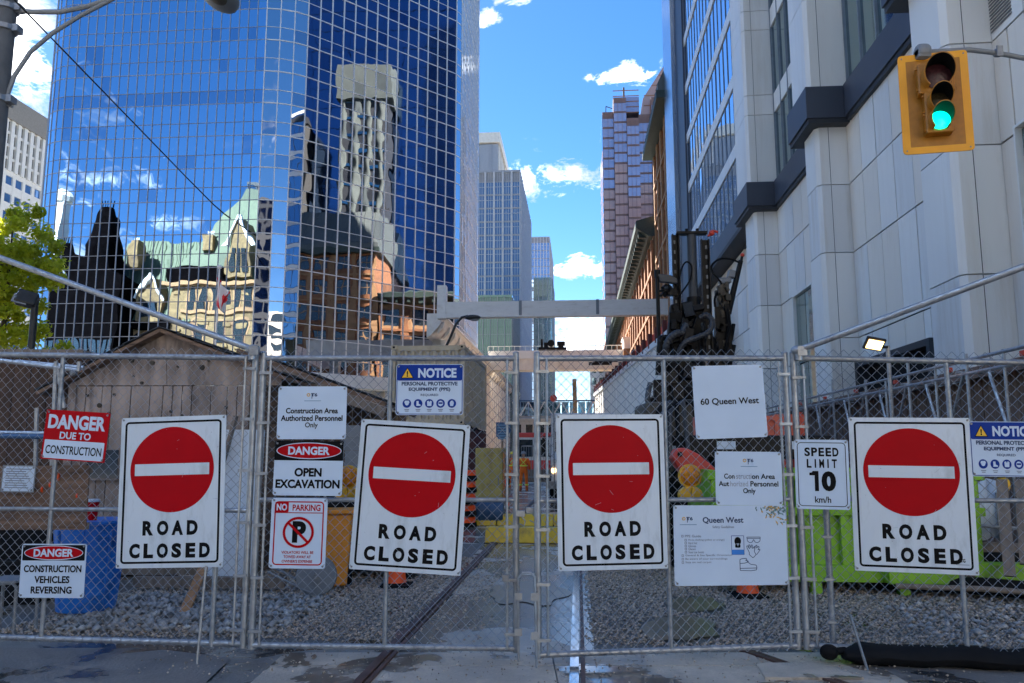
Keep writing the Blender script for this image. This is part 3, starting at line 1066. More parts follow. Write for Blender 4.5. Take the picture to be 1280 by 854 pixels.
def logo(s, x, z, sc=1.0):
    s.ring(x - 5 * sc, z + .3 * sc, 2.2 * sc, 1.0 * sc, signgold, 'logo_ring', 2, 20)
    s.text('T6', x + 2.2 * sc, z + .4 * sc, 8 * sc, 4.4 * sc, signnavy, .03, 2, 'logo_letters')
    s.lines([[(x - .5 * sc, z + 2 * sc), (x - .5 * sc, z - 4.5 * sc)]], .8 * sc, signnavy, 'logo_stem', 2)
    s.lines([[(x - 10 * sc, z - 7.2 * sc), (x + 11 * sc, z - 7.2 * sc)]], .7 * sc, mat_bluegrey, 'logo_line', 2)


mat_bluegrey = mat('print_blue_grey', (0.12, 0.25, 0.40), 0.6)

s = Sign('danger_sign', 'red and white danger due to construction sign, tilted clockwise', 94.5, 545, 80, 62, 7.06, 3.6, m=signred, corner=1)
s.rrect(0, -18, 75, 23, 1, signwhite2, 'white_field', lay=1)
s.text('DANGER', 0, 16.5, 72, 18, signwhite2, .034)
s.text('DUE TO', 0, -.2, 39, 9, signwhite2, .02)
s.text('CONSTRUCTION', 0, -18.5, 70, 10.5, signblack, .012)

s = Sign('site_sign', 'white construction area authorized personnel only sign above the open excavation sign', 390, 516, 86, 66, 6.87, 0, m=signwhite2)
logo(s, 0, 22)
s.text('Construction Area', 0, 2.5, 65, 7, signblack, .02)
s.text('Authorized Personnel', 0, -6.8, 77, 7.2, signblack, .02)
s.text('Only', 0, -16.2, 16, 8.2, signblack, .012)

s = Sign('danger_sign', 'white danger open excavation sign with a black top and red oval', 385.5, 585.5, 86, 68, 6.87, 0.6, m=signwhite2)
s.rrect(0, 22, 86, 24.5, 1, signblack, 'black_band', lay=1)
s.disc(0, 22, 40, 9.8, signred, 'red_oval', 2)
s.ring(0, 22, 40.8, 1.0, signwhite2, 'oval_edge', 2.5, rz=10.4)
s.text('DANGER', 0, 22, 52, 10.5, signwhite2, .03, lay=3)
s.text('OPEN', 0, -5, 34, 11, signblack, .034)
s.text('EXCAVATION', 0, -19.5, 80, 11, signblack, .034)

s = Sign('no_parking_sign', 'white no parking sign with red border below the open excavation sign', 373, 666.5, 70, 88, 6.87, 0.6, m=signwhite2)
s.frame(0, 0, 62, 80, 5, 1.6, signred)
s.rrect(-22, 32.5, 17, 13, 1.5, signred, 'red_block', lay=1)
s.text('NO', -22, 32.5, 13, 8.5, signwhite2, .03)
s.text('PARKING', 9, 32, 35, 8, signred, .02)
s.lines([[(-31, 25.5), (31, 25.5)]], 1.0, signred, 'rule', 2)
s.text('P', 1, 1.5, 17, 27, signblack, .05)
s.ring(0, 1.0, 19.5, 3.2, signred, 'ring', 3)
s.lines([[(-13, 13), (13, -12)]], 3.2, signred, 'slash', 3.4)
s.text('VIOLATORS WILL BE', 0, -24, 40, 3.6, signred, .015)
s.text('TOWED AWAY AT', 0, -29.5, 34, 3.6, signred, .015)
s.text("OWNER'S EXPENSE", 0, -35, 38, 3.6, signred, .015)


def notice(label, cx, cy, w, h, Y, roll):
    s = Sign('notice_sign', label, cx, cy, w, h, Y, roll, m=signwhite2, group='blue personal protective equipment notices')
    k = w / 84; q = h / 63
    s.rrect(0, 20.5 * q, 81 * k, 19 * q, 2, signblue, 'blue_header', lay=1)
    s.frame(0, 0, 82.5 * k, 61.5 * q, 3, .9, signblue, lay=1.5)
    s.poly([(-36 * k, 14 * q), (-20 * k, 14 * q), (-28 * k, 27.5 * q)], signblack, 'triangle_edge', 2)
    s.poly([(-34.6 * k, 14.8 * q), (-21.4 * k, 14.8 * q), (-28 * k, 26 * q)], signyel, 'warning_triangle', 2.6)
    s.text('!', -28 * k, 19.3 * q, 1.8 * k, 7.5 * q, signblack, .04, 3.2, 'exclamation_mark')
    s.text('NOTICE', 9.5 * k, 20.5 * q, 48 * k, 12 * q, signwhite2, .036)
    s.text('PERSONAL PROTECTIVE', 0, 7.2 * q, 70 * k, 4.8 * q, signnavy, .035)
    s.text('EQUIPMENT (PPE)', 0, -.2 * q, 52 * k, 5.4 * q, signnavy, .035)
    s.text('REQUIRED', 0, -7 * q, 22 * k, 3.4 * q, signnavy, .01)
    for i in range(5):
        x = (-28 + 14 * i) * k; z = -17.3 * q
        s.disc(x, z, 5.4 * k, 5.4 * q, signblue, 'symbol_disc', 2, 24)
        if i == 0:
            s.disc(x, z + .5 * q, 2.6 * k, 3 * q, signwhite2, 'symbol_head', 3, 12); s.poly([(x - 3.4 * k, z + .8 * q), (x + 3.4 * k, z + .8 * q), (x + 2.4 * k, z + 3.5 * q), (x - 2.4 * k, z + 3.5 * q)], signwhite2, 'symbol_hat', 3.2)
        elif i == 1:
            s.poly([(x - 2 * k, z + 3 * q), (x + .6 * k, z + 3 * q), (x + .8 * k, z - .5 * q), (x + 3.2 * k, z - 1.6 * q), (x + 3.2 * k, z - 3 * q), (x - 2.2 * k, z - 3 * q)], signwhite2, 'symbol_boot', 3)
        elif i == 2:
            s.poly([(x - 3 * k, z + 2.6 * q), (x - 1 * k, z + 3.4 * q), (x, z + 1.5 * q), (x + 1 * k, z + 3.4 * q), (x + 3 * k, z + 2.6 * q), (x + 2.6 * k, z - 3.2 * q), (x - 2.6 * k, z - 3.2 * q)], signwhite2, 'symbol_vest', 3)
        elif i == 3:
            s.disc(x, z, 3.2 * k, 3.4 * q, signwhite2, 'symbol_face', 3, 14); s.rrect(x, z + .4 * q, 5.2 * k, 2 * q, .8, signblue, 'symbol_goggles', lay=3.8)
        else:
            s.poly([(x - 2 * k, z - 3.2 * q), (x + 1.6 * k, z - 3.2 * q), (x + 2.6 * k, z + .5 * q), (x + 1.6 * k, z + 3.2 * q), (x + .2 * k, z + 3.6 * q), (x - 1.4 * k, z + 3 * q), (x - 2.6 * k, z + .6 * q)], signwhite2, 'symbol_glove', 3)
        s.lines([[(x - 3 * k, z - 7.6 * q), (x + 3 * k, z - 7.6 * q)], [(x - 2.2 * k, z - 9.4 * q), (x + 2.2 * k, z - 9.4 * q)]], 1.0, signgrey, 'caption_print', 2)
    return s


notice('blue and white notice sign above the tilted road closed sign on the left leaf', 537, 487, 84, 63.5, 6.87, 0)
notice('blue and white notice sign cut off by the right edge of the photo', 1257, 561.5, 89, 69, 6.62, 0.8)

s = Sign('address_sign', 'plain white 60 Queen West sign, the largest blank board', 912, 502, 89, 91, 6.86, -2.0, m=signwhite2)
s.text('60 Queen West', 0, 0, 73, 9.5, signblack, .014)

s = Sign('site_sign', 'white construction area sign with worn lettering under the 60 Queen West sign', 936, 598, 83, 67, 6.86, 0.6, m=signwhite2)
logo(s, 0, 22)
s.text('Con', -24.5, 2.5, 13, 6.5, signblack, .012)
s.text('structi', -6.5, 2.5, 19, 6.8, signpale, .0)
s.text('on Area', 18, 2.5, 29, 6.5, signblack, .012)
s.text('Aut', -31.5, -6.8, 13, 6.5, signblack, .012)
s.text('horized', -12.5, -6.8, 22, 6.8, signpale, .0)
s.text('Personnel', 19, -6.8, 35, 6.8, signblack, .012)
s.text('Only', 0, -16.4, 15.5, 8.2, signblack, .012)

s = Sign('speed_limit_sign', 'white speed limit 10 sign left of the largest road closed sign', 1027.5, 593, 67.5, 87, 6.80, 0.8, m=signwhite2, corner=3)
s.frame(0, 0, 61, 80, 5, .9, signblack)
spaced(s, 'SPEED', -21.5, 21.5, 28, 11, 7.6, bold=.03)
spaced(s, 'LIMIT', -19, 19, 13.5, 11, 6.4, bold=.025)
s.poly([(-11.5, 4), (-4.5, 4), (-4.5, -21), (-9.5, -21), (-9.5, -1.5), (-16, -1.5), (-16, 1.8), (-13, 2.2)], signblack, 'digit_one', 2)
s.text('0', 8, -8.5, 18, 25, signblack, .045)
s.text('km/h', 0, -31.5, 20, 8, signblack, .01)

s = Sign('guidelines_sign', 'wide white Queen West safety guidelines sign lowest on the inner right leaf', 913.5, 681.5, 141, 100, 6.85, 0.4, m=signwhite2)
logo(s, -53, 33, 1.0)
s.text('Queen West', -9, 31, 51, 8.6, signnavy, .02)
s.text('Safety Guidelines', -9, 22.5, 27, 4, signgrey, 0)
rows = [('\u25a1 PPE Guide', -57, 11.5, 20), ('Hi-vis clothing (yellow or orange)', -53, 6.6, 45), ('Hard hat', -53, 2.9, 11), ('Gloves', -53, -.8, 9.5), ('Glasses', -53, -4.5, 9), ('Steel toe boots', -53, -8.4, 19),
        ('General & Site Specific Orientation', -57, -12.6, 58), ('Be aware of your surroundings', -57, -17, 52), ('Stay on red carpet', -57, -21.2, 32)]
for i, (tx, x0, z, w) in enumerate(rows):
    tx = tx.replace('\u25a1 ', '')
    s.frame(x0 - 3.2, z, 2.6, 2.8, .3, .5, signgrey, 'tick_box', 2)
    s.text(tx, x0 + w / 2, z, w, 3.0, signgrey, .0)
s.frame(8.5, 0, 16, 24, .5, .6, signblue, 'icon_frame', 1.5)
s.rrect(8.5, -8.7, 15.2, 6, .3, mat('print_blue', (0.02, 0.20, 0.62), 0.5), 'blue_caption', lay=2)
s.disc(8.5, 5, 4.2, 5.2, signblack, 'helmet_head', 2, 20)
s.rrect(8.5, -1, 6.5, 4.5, 1.2, signblack, 'dark_jaw', lay=2)
s.poly([(6.5, 2.2), (10.5, 2.2), (8.5, -1.5)], signpale, 'face_patch', 3)
s.lines([[(20, 10), (37, 10), (36.4, 5), (33.6, 3), (30.4, 3.6), (28.5, 7), (26.5, 3.6), (23.4, 3), (20.8, 5), (20, 10)], [(20, 8.4), (37, 8.4)]], .7, signnavy, 'goggles_drawing', 2)
s.lines([[(20, -4), (19.5, -1), (21, -1), (23, -5), (22, .2), (23.3, .4), (25, -4), (25.2, .2), (26.6, .1), (27, -4.5), (29.3, -1.5), (30.2, -2.5), (28.8, -8), (31, -12), (27, -16), (22.5, -12), (22.6, -9), (20, -4)],
         [(29, -4), (31.5, 0), (32.6, -.8), (31.8, -4), (34.2, -1.4), (35.2, -2.5), (33.4, -6.2), (35.8, -5), (36, -6.4), (31.6, -12)]], .7, signnavy, 'gloves_drawing', 2)
s.lines([[(10.5, -18), (13, -17), (18.5, -16.5), (20, -21), (24, -24), (30.5, -25), (31.5, -28), (30.8, -31), (24, -32), (10.5, -31.5), (10.5, -18)], [(10.5, -29), (31, -28.6)], [(11, -23), (16, -22.5), (20, -21.5)], [(17, -18.5), (21.5, -20.5)]], .8, signnavy, 'boot_drawing', 2)
rg = random.Random(5)
for i in range(90):
    x = 70 - abs(rg.gauss(0, 17)); z = 49 - abs(rg.gauss(0, 9))
    if x < 25 or z < 49 - 30 * ((x - 24) / 46): continue
    a = rg.uniform(0, PI); l = rg.uniform(1.5, 3.2)
    ca, sa_ = math.cos(a), math.sin(a)
    s.poly([(x - ca * l, z - sa_ * l), (x - sa_ * .9, z + ca * .9), (x + ca * l, min(49.5, z + sa_ * l)), (x + sa_ * .9, z - ca * .9)], leafprint if i % 3 else signgold, 'printed_leaf', 1.3 + (i % 5) * .25)

s = Sign('danger_sign', 'white danger construction vehicles reversing sign in front of the blue bin', 66, 713.5, 81, 67.5, 7.04, -0.6, m=signwhite2)
s.rrect(0, 22.5, 78, 19.5, 1, signblack, 'black_band', lay=1)
s.disc(0, 22.5, 36, 8.6, signred, 'red_oval', 2)
s.ring(0, 22.5, 37, .9, signwhite2, 'oval_edge', 2.5, rz=9.2)
s.text('DANGER', 0, 22.5, 50, 10, signwhite2, .03, lay=3)
s.text('CONSTRUCTION', 0, 2.5, 72, 9, signblack, .025)
s.text('VEHICLES', 0, -11, 44, 9, signblack, .025)
s.text('REVERSING', 0, -24, 51, 9, signblack, .025)

# plywood sheet and pinned paper notice
t = thing('plywood_sheet', 'rough brown plywood sheet fixed low behind the outer left gate', 'board', (P(52, 620, 7.35).x, 7.36, P(52, 620, 7.35).z), rot=(0, R(-.5), R(-4)))
mb = MB(); mb.bx(-.62, .43, -.009, .009, -.30, .27); mb.build('sheet', plyd, t)
mb = MB(); mb.bx(-.62, .43, .009, .05, .20, .26); mb.bx(-.62, .43, .009, .05, -.30, -.24); mb.build('batten', timberg, t)
for (x_, z_, r_) in ((.15, .17, .035), (.07, .10, .025), (.0, .06, .03), (.33, .0, .02), (-.1, .1, .015)):
    mb = MB(); mb.cyl((x_, -.0115, z_), (x_ + .01, -.0095, z_), r_, n=9); mb.build('paint_mark', orange, t)
s = Sign('paper_notice', 'small laminated sheet of typed text pinned on the plywood', 23, 598.5, 42, 34, 7.27, 1.0, m=greyplast, corner=.5, thick=.003, free=True)
s.rrect(0, 0, 39, 31, .5, signwhite2, 'paper', lay=1)
for i in range(9):
    s.lines([[(-16, 12 - i * 2.9), (16 - (i * 7 % 9), 12 - i * 2.9)]], 1.1, signgrey, 'print_line', 2)

# ================================================================== things just behind the gates
def cone(px, py, label):
    p = G(px, py)
    t = thing('traffic_cone', label, 'traffic cone', p, group='orange traffic cones')
    mb = MB(); mb.box((0, 0, .028), (.40, .40, .035)); mb.lathe([(.17, .04), (.17, .06), (.13, .065)], (0, 0, 0), 16); mb.build('base', rubber, t, bevel=.01)
    mb = MB(); mb.lathe([(.135, .06), (.03, .70), (.022, .71)], (0, 0, 0), 24); mb.build('body', orange, t, smooth=True)
    mb = MB(); mb.lathe([(.098, .33), (.076, .46)], (0, 0, 0), 24); mb.build('reflective_collar', signwhite2, t, smooth=True)


cone(495, 734, 'orange traffic cone half hidden below the tilted road closed sign')
cone(935, 747, 'orange traffic cone showing below the Queen West guidelines sign')


def flasher(px, py, Y, label, sc=1.0):
    p = P(px, py, Y)
    t = thing('warning_light', label, 'warning light', p, group='amber warning lights')
    mb = MB(); mb.lathe([(.085 * sc, .06), (.10 * sc, .03), (.104 * sc, 0), (.104 * sc, -.02), (.09 * sc, -.025)], (0, 0, 0), 28, 'y'); mb.build('lens_rim', ambery, t, smooth=True)
    mb = MB(); mb.lathe([(.002, -.075), (.04 * sc, -.068), (.07 * sc, -.05), (.092 * sc, -.02)], (0, 0, 0), 28, 'y'); mb.build('lens', amber, t, smooth=True)
    mb = MB()
    for sx in (-1, 1):
        mb.prism([(0.002 * sx, -.10 * sc), (.05 * sx * sc, -.095 * sc), (.095 * sx * sc, -.13 * sc), (.105 * sx * sc, -.165 * sc), (.10 * sx * sc, -.20 * sc), (0.002 * sx, -.20 * sc)], 'y', -.05, .05)
    mb.build('battery_case', ambery, t, bevel=.006)


flasher(862, 595, 7.25, 'round amber warning light with yellow case left of the worn construction area sign')
flasher(436, 596, 7.35, 'round amber warning light half hidden behind the tilted road closed sign')

# blue bin with red paper cup
c = G(96, 776)
t = thing('blue_bin', 'tall blue plastic wheeled bin behind the vehicles reversing sign', 'bin', (c.x - .12, 8.95, 0), R(4))
mb = MB(); mb.lathe([(.27, 0.04), (.29, .05), (.365, .98), (.365, .985), (.35, .985), (.28, .08), (.05, .07)], (0, 0, 0), 28); mb.build('tub', bluebin, t, smooth=True)
mb = MB(); mb.lathe([(.368, .95), (.392, .955), (.392, .99), (.345, .99)], (0, 0, 0), 28); mb.build('rim', bluebin, t, smooth=True)
for k in range(8):
    a = k * PI / 4 + .2
    mb = MB(); mb.bar((.285 * math.cos(a), .285 * math.sin(a), .1), (.36 * math.cos(a), .36 * math.sin(a), .9), .03, .02); mb.build('rib', bluebin, t)
p = P(117, 666, 8.9)
t = thing('paper_cup', 'tall red paper cup with white lid on the edge of the blue bin', 'cup', (p.x, 8.85, .99))
mb = MB(); mb.lathe([(.045, 0), (.062, .20), (.064, .20)], (0, 0, 0), 18); mb.build('cup', signred, t, smooth=True)
mb = MB(); mb.lathe([(.066, .195), (.068, .21), (.058, .225), (.02, .228)], (0, 0, 0), 18); mb.build('lid', signwhite, t, smooth=True)
# folding stool at far left
p = G(8, 800)
t = thing('folding_stand', 'thin grey metal stand at the left edge of the photo', 'stand', (p.x - .02, 7.75, 0))
mb = MB(); mb.tube([(-.3, 0, .0), (-.3, 0, .45), (-.25, 0, .5), (0, 0, .5), (.04, 0, .46), (.05, 0, 0)], .016, 8); mb.build('leg', greyplast, t, smooth=True)
mb = MB(); mb.tube([(-.3, .35, .0), (-.3, .35, .45), (-.25, .35, .5), (0, .35, .5), (.04, .35, .46), (.05, .35, 0)], .016, 8); mb.build('leg', greyplast, t, smooth=True)
mb = MB(); mb.box((-.13, .17, .51), (.34, .38, .02)); mb.build('top', greyplast, t)
# dark clutter by bin: stacked black crates
for k, (px, z) in enumerate(((14, .25), (22, .75))):
    p = P(px, 700, 9.6)
    t = thing('black_crate', ['lower black plastic crate in the dark corner left of the blue bin', 'upper black plastic crate in the dark corner left of the blue bin'][k], 'crate', (p.x, 9.7, z - .25), R(6 * k), group='black crates left of the blue bin')
    mb = MB()
    for (x0, x1, y0, y1) in ((-.45, .45, -.3, -.27), (-.45, .45, .27, .3), (-.45, -.42, -.27, .27), (.42, .45, -.27, .27)):
        mb.bx(x0, x1, y0, y1, 0.02, .46)
    mb.bx(-.44, .44, -.29, .29, 0, .03)
    mb.build('shell', rubber, t)
    mb = MB(); mb.bx(-.47, .47, -.32, .32, .44, .49); mb.build('rim', blackm, t, bevel=.01)

# ================================================================== left plywood sheds
def shed():
    x0, x1 = P(83, 600, 11.6).x, P(322, 600, 11.6).x
    w = x1 - x0
    t = thing('plywood_shed', 'gabled plywood shed with nail holes behind the left gates', 'shed', (x0, 11.6, 0), R(-1))
    ap = P(208, 418, 11.6); xa = ap.x - x0
    za = ap.z
    zl = P(88, 482, 11.6).z; zr = P(330, 458, 11.6).z
    zb = P(200, 482, 11.6).z
    # gable boards
    n = 3
    mb = MB(); mb.prism([(-.05, zb), (w * .5 - .005, zb), (xa, za), (xa - .0, za), (-.05, zl + .02)], 'y', 0, .02)
    mb.build('gable_board', plyw, t)
    mb = MB(); mb.prism([(w * .5 + .005, zb), (w + .3, zb), (w + .3, zr - .06), (xa + .003, za)], 'y', 0, .022)
    mb.build('gable_board', plyw, t)
    # wall boards, varied widths
    xs = [0]
    rr = random.Random(4)
    while xs[-1] < w - .12: xs.append(min(w, xs[-1] + rr.choice((.14, .19, .24, .28))))
    for a, b in zip(xs[:-1], xs[1:]):
        mb = MB(); mb.bx(a + .007, b - .007, .0, .022 + rr.uniform(0, .012), .25, zb - .012)
        o = mb.build('wall_board', plyw, t)
        o.location.y = -rr.uniform(0, .012)
    mb = MB(); mb.bx(-.05, .06, -.035, .0, 0, zl); mb.build('corner_board', plyw, t)
    mb = MB(); mb.bx(0, w, -.02, .03, .02, .25); mb.build('sill_board', timberg, t)
    # side wall and back
    mb = MB(); mb.bx(0, .02, .03, 3.2, 0, zl - .05); mb.bx(w, w + .02, .03, 3.2, 0, zr - .1); mb.bx(.02, w, 3.18, 3.2, 0, zb); mb.build('side_wall', plyd, t)
    # roof slabs with shingle courses
    for (xa0, z0, xb0, z1, nm) in ((xa, za + .03, -.42, zl - .13, 'l'), (xa, za + .03, w + .42, zr - .20, 'r')):
        v = Vector((xb0 - xa0, 0, z1 - z0)); L = v.length; v.normalize()
        mb = MB(); mb.bar((xa0, 1.55, z0 + .0), (xb0, 1.55, z1), 3.5, .05); mb.build('roof', plyd, t)
        nn = 7
        for k in range(nn):
            a = Vector((xa0, 1.55, z0 + .045)) + v * (L * k / nn); b = Vector((xa0, 1.55, z0 + .045)) + v * (L * (k + 1.08) / nn)
            mb = MB(); mb.bar(a + Vector((0, 0, .0)), b + Vector((0, 0, .022)), 3.56, .012); mb.build('shingle_course', shingle, t)
    # window with a sill
    px0 = P(108, 570, 11.5).x - x0
    mb = MB(); z = P(108, 582, 11.5).z; mb.bx(px0 - .02, px0 + .42, -.03, .0, z - .18, z + .22); mb.build('window', gl_dark, t)
    mb = MB(); mb.bx(px0 - .05, px0 + .45, -.07, .0, z - .21, z - .18); mb.build('window_sill', plyw, t)
    # knots
    for k in range(26):
        x = rr.uniform(.1, w - .1); z = rr.uniform(1.6, 3.1)
        if z > zb and z > za - abs(x - xa) * .42 - .1: continue
        mb = MB(); mb.cyl((x, -.028, z), (x, .01, z), rr.uniform(.014, .042), n=7); mb.build('knot', bark, t)


shed()

# second shed: long low roof of black shingles, open brown inside
x0 = P(330, 600, 13.5).x
t = thing('open_shed', 'long low shed with black shingle roof and dark open front left of the container', 'shed', (x0, 13.5, 0))
zt = P(330, 447, 13.5).z; pe = P(485, 507, 13.2); w = pe.x - x0
mb = MB(); mb.bar((-.35, 1.5, zt + .05), (w, 1.5, pe.z), 4.2, .07); mb.build('roof', plyd, t)
v = Vector((w + .35, 0, pe.z - zt - .05)); L = v.length; v.normalize()
for k in range(9):
    a = Vector((-.35, 1.5, zt + .11)) + v * (L * k / 9); b = Vector((-.35, 1.5, zt + .11)) + v * (L * (k + 1.1) / 9)
    mb = MB(); mb.bar(a, b + Vector((0, 0, .02)), 4.26, .014); mb.build('shingle_course', shingle, t)
mb = MB(); mb.bar((-.3, -.6, zt - .08), (w, -.6, pe.z - .13), .04, .16); mb.build('fascia_board', timberg, t)
for x in (.05, 1.15, w - .15):
    mb = MB(); mb.bx(x, x + .1, -.45, -.35, 0, zt - .1 + (pe.z - zt) * x / w - .1); mb.build('post', timberg, t)
n = 12
for k in range(n):
    a = w * k / n
    mb = MB(); mb.bx(a + .004, a + w / n - .004, 2.0, 2.03, 0, zt - .12 + (pe.z - zt) * (a / w)); mb.build('back_board', plankm, t)
mb = MB(); mb.bx(-.02, .02, -.2, 2.0, 0, zt - .2); mb.build('side_wall', plyd, t)
# white insulation boards standing between the sheds
p = G(245, 742)
for k, (dx, dy, a, lb) in enumerate(((0.0, 0, 6, 'tall white foam board leaning on the shed behind the far left road closed sign'),)):
    t = thing('foam_board', lb, 'board', (p.x + .1, 11.1, 0), rot=(R(-7), 0, R(a)))
    mb = MB(); mb.bx(-.30, .32, -.03, .03, 0, 2.05); mb.build('board', signwhite, t)
    mb = MB(); mb.bx(-.29, .31, -.034, -.031, .92, .935); mb.build('score_line', signgrey, t)
# leaning timbers
for (a, b, lb) in ((G(228, 772), P(262, 690, 10.3), 'raw timber plank leaning low beside the far left road closed sign'),
                   (P(262, 640, 11.2), P(295, 520, 11.2), 'dark timber prop leaning against the plywood shed')):
    t = thing('timber_plank', lb, 'plank', a)
    mb = MB(); mb.bar((0, 0, .0), b - a, .10, .04); mb.build('plank', timber if 'raw' in lb else timberg, t)
t = thing('timber_sill', 'raw timber beam lying low behind the left gate posts', 'beam', G(270, 748))
mb = MB(); mb.bar((-1.2, .5, .12), (.7, .42, .12), .12, .12); mb.build('beam', timberg, t)

# orange cart, wheel and handle bar
p = G(410, 742)
t = thing('orange_cart', 'upright orange plastic garbage cart right of the no parking sign', 'bin', (p.x - .05, p.y + .35, 0), R(12))
mb = MB(); mb.prism([(-.20, .06), (.20, .06), (.26, .95), (-.26, .95)], 'y', -.22, .22); mb.build('body', orplast, t, bevel=.03)
mb = MB(); mb.bx(-.28, .28, -.27, .25, .95, 1.0); mb.build('rim', orplast, t, bevel=.012)
mb = MB(); mb.bar((-.1, -.26, 1.0), (-.1, -.24, 1.35), .05, .03); mb.build('handle_strap', greyplast, t)
for sx in (-1, 1):
    mb = MB(); mb.lathe([(.09, -.03), (.1, -.02), (.1, .02), (.09, .03)], (sx * .24, .22, .1), 16, 'x'); mb.build('wheel', rubber, t)
p = G(398, 745)
t = thing('barrow_wheel_disc', 'grey spoked wheel standing below the no parking sign', 'barrow wheel', (p.x - .02, p.y - .05, 0), R(10))
mb = MB(); mb.lathe([(.20, -.035), (.235, -.03), (.245, 0), (.235, .03), (.20, .035)], (0, 0, .245), 28, 'y'); mb.build('rim', greyplast, t, smooth=True)
mb = MB(); mb.lathe([(.06, -.05), (.19, -.02), (.19, .02), (.06, .05)], (0, 0, .245), 24, 'y'); mb.build('disc', greyplast, t, smooth=True)
mb = MB(); mb.cyl((0, -.09, .245), (0, .09, .245), .03, n=10); mb.build('hub', clipm, t)
t = thing('wheelbarrow_frame', 'bent grey tube frame lying in the dark below the no parking sign', 'frame', (p.x - .55, p.y - .1, 0))
mb = MB(); mb.tube([(-.05, 0, .30), (.25, 0, .16), (.45, 0, .06), (.55, .05, .05), (.62, .05, .12)], .014, 8); mb.build('tube', greyplast, t, smooth=True)
mb = MB(); mb.tube([(-.05, .3, .30), (.25, .3, .16), (.45, .3, .06), (.55, .28, .05), (.62, .2, .12)], .014, 8); mb.build('tube', greyplast, t, smooth=True)
# low dark generator behind the orange cart
p = P(470, 690, 11.5)
t = thing('generator_box', 'low black generator box behind the tilted road closed sign', 'generator', (p.x, 11.6, 0))
mb = MB(); mb.bx(-.75, .6, -.4, .5, .12, 1.15); mb.build('housing', blackm, t, bevel=.03)
for k in range(5):
    mb = MB(); mb.bx(-.6, -.1, -.415, -.40, .75 - k * .08, .79 - k * .08); mb.build('louvre', greyplast, t)
mb = MB(); mb.bx(.1, .35, -.412, -.4, .75, .92); mb.build('label_plate', signwhite2, t)
mb = MB(); mb.bx(-.7, -.6, -.4, .4, 0, .12); mb.bx(.45, .55, -.4, .4, 0, .12); mb.build('skid', blackm, t)
for k, (px, py) in enumerate(((440, 560), (440, 600))):
    pass
# concrete blocks behind flasher (column of grey blocks at px 440-452)
t = thing('concrete_block_stack', 'narrow stack of grey concrete blocks left of the tilted road closed sign', 'blocks', (P(445, 560, 12.6).x, 12.6, 0))
for k in range(11):
    mb = MB(); mb.bx(-.16, .16, -.1, .1, k * .195, k * .195 + .19); o = mb.build('concrete_block', mat_blk if 'mat_blk' in globals() else greyplast, t); o.location.x = .01 * (k % 3 - 1)

# ================================================================== containers
def container(name, label, s0, t0, z0, w, L, H, m, group=None):
    t = sthing(name, label, 'container', s0, t0, z0, group)
    # origin at near right bottom corner; extends to -x and +y
    mb = MB()
    mb.bx(-w, 0, 0, .12, H - .16, H); mb.bx(-w, 0, 0, .12, 0, .16)
    mb.bx(-w, -w + .12, 0, .12, .16, H - .16); mb.bx(-.12, 0, 0, .12, .16, H - .16)
    mb.bx(-.1, 0, .12, L, H - .12, H); mb.bx(-.1, 0, .12, L, 0, .14); mb.bx(-w, -w + .1, .12, L, H - .12, H); mb.bx(-w, -w + .1, .12, L, 0, .14)
    mb.bx(-.12, 0, L - .12, L, .14, H - .12); mb.bx(-w, -w + .12, L - .12, L, .14, H - .12)
    mb.build('frame', m, t)
    mb = MB()
    nr = 18
    for k in range(nr):
        y0 = .15 + k * (L - .3) / nr; d = (L - .3) / nr
        mb.prism([(-.07, y0), (-.03, y0 + d * .2), (-.03, y0 + d * .5), (-.07, y0 + d * .7), (-.07, y0 + d), (-.09, y0 + d), (-.09, y0)], 'z', .14, H - .12)
        mb.prism([(-w + .07, y0), (-w + .03, y0 + d * .2), (-w + .03, y0 + d * .5), (-w + .07, y0 + d * .7), (-w + .07, y0 + d), (-w + .09, y0 + d), (-w + .09, y0)], 'z', .14, H - .12)
    mb.build('corrugated_side', m, t)
    mb = MB()
    nr = 9
    for k in range(nr):
        x0 = -w + .13 + k * (w - .26) / nr; d = (w - .26) / nr
        mb.prism([(x0, .09), (x0 + d * .2, .03), (x0 + d * .55, .03), (x0 + d * .75, .09), (x0 + d, .09), (x0 + d, .11), (x0, .11)], 'z', .16, H - .16)
    mb.build('corrugated_end', m, t)
    mb = MB(); mb.bx(-w + .02, -.02, .02, L - .02, H - .05, H - .02); mb.bx(-w + .02, -.02, .1, L - .02, .05, .1); mb.bx(-w + .1, -.1, L - .09, L - .04, .1, H - .1); mb.build('roof', m, t)
    for x in (-w + .08, -.08):
        for z in (.06, H - .06):
            mb = MB(); mb.box((x, .0, z), (.18, .2, .13)); mb.build('corner_casting', m, t)
            mb = MB(); mb.box((x, -.102, z), (.07, .01, .06)); mb.build('casting_hole', rubber, t)
    return t


sC, zC = PT(581, 433, 25.0)
container('shipping_container', 'beige shipping container stacked on top behind the blue notice sign', sC, 25.0, 2.62, 2.35, 6.1, PT(540, 432, 25)[1] - 2.62, contm, 'stacked shipping containers')
container('shipping_container', 'dark maroon shipping container underneath the beige one', sC, 25.0, 0.0, 2.35, 6.1, 2.58, maroon, 'stacked shipping containers')
for k in range(8):
    pass
t = sthing('cable_loop', 'black cable looped along the container edge behind the blue notice sign', 'cable', sC + .03, 25.0, 2.5)
mb = MB(); mb.tube([(.02, .0, .1), (.02, .6, .0), (.02, 1.1, .12), (.03, 1.8, -.05), (.02, 2.6, .08), (.03, 3.6, 0), (.03, 5, .05)], .03, 6); mb.build('cable', rubber, t, smooth=True)

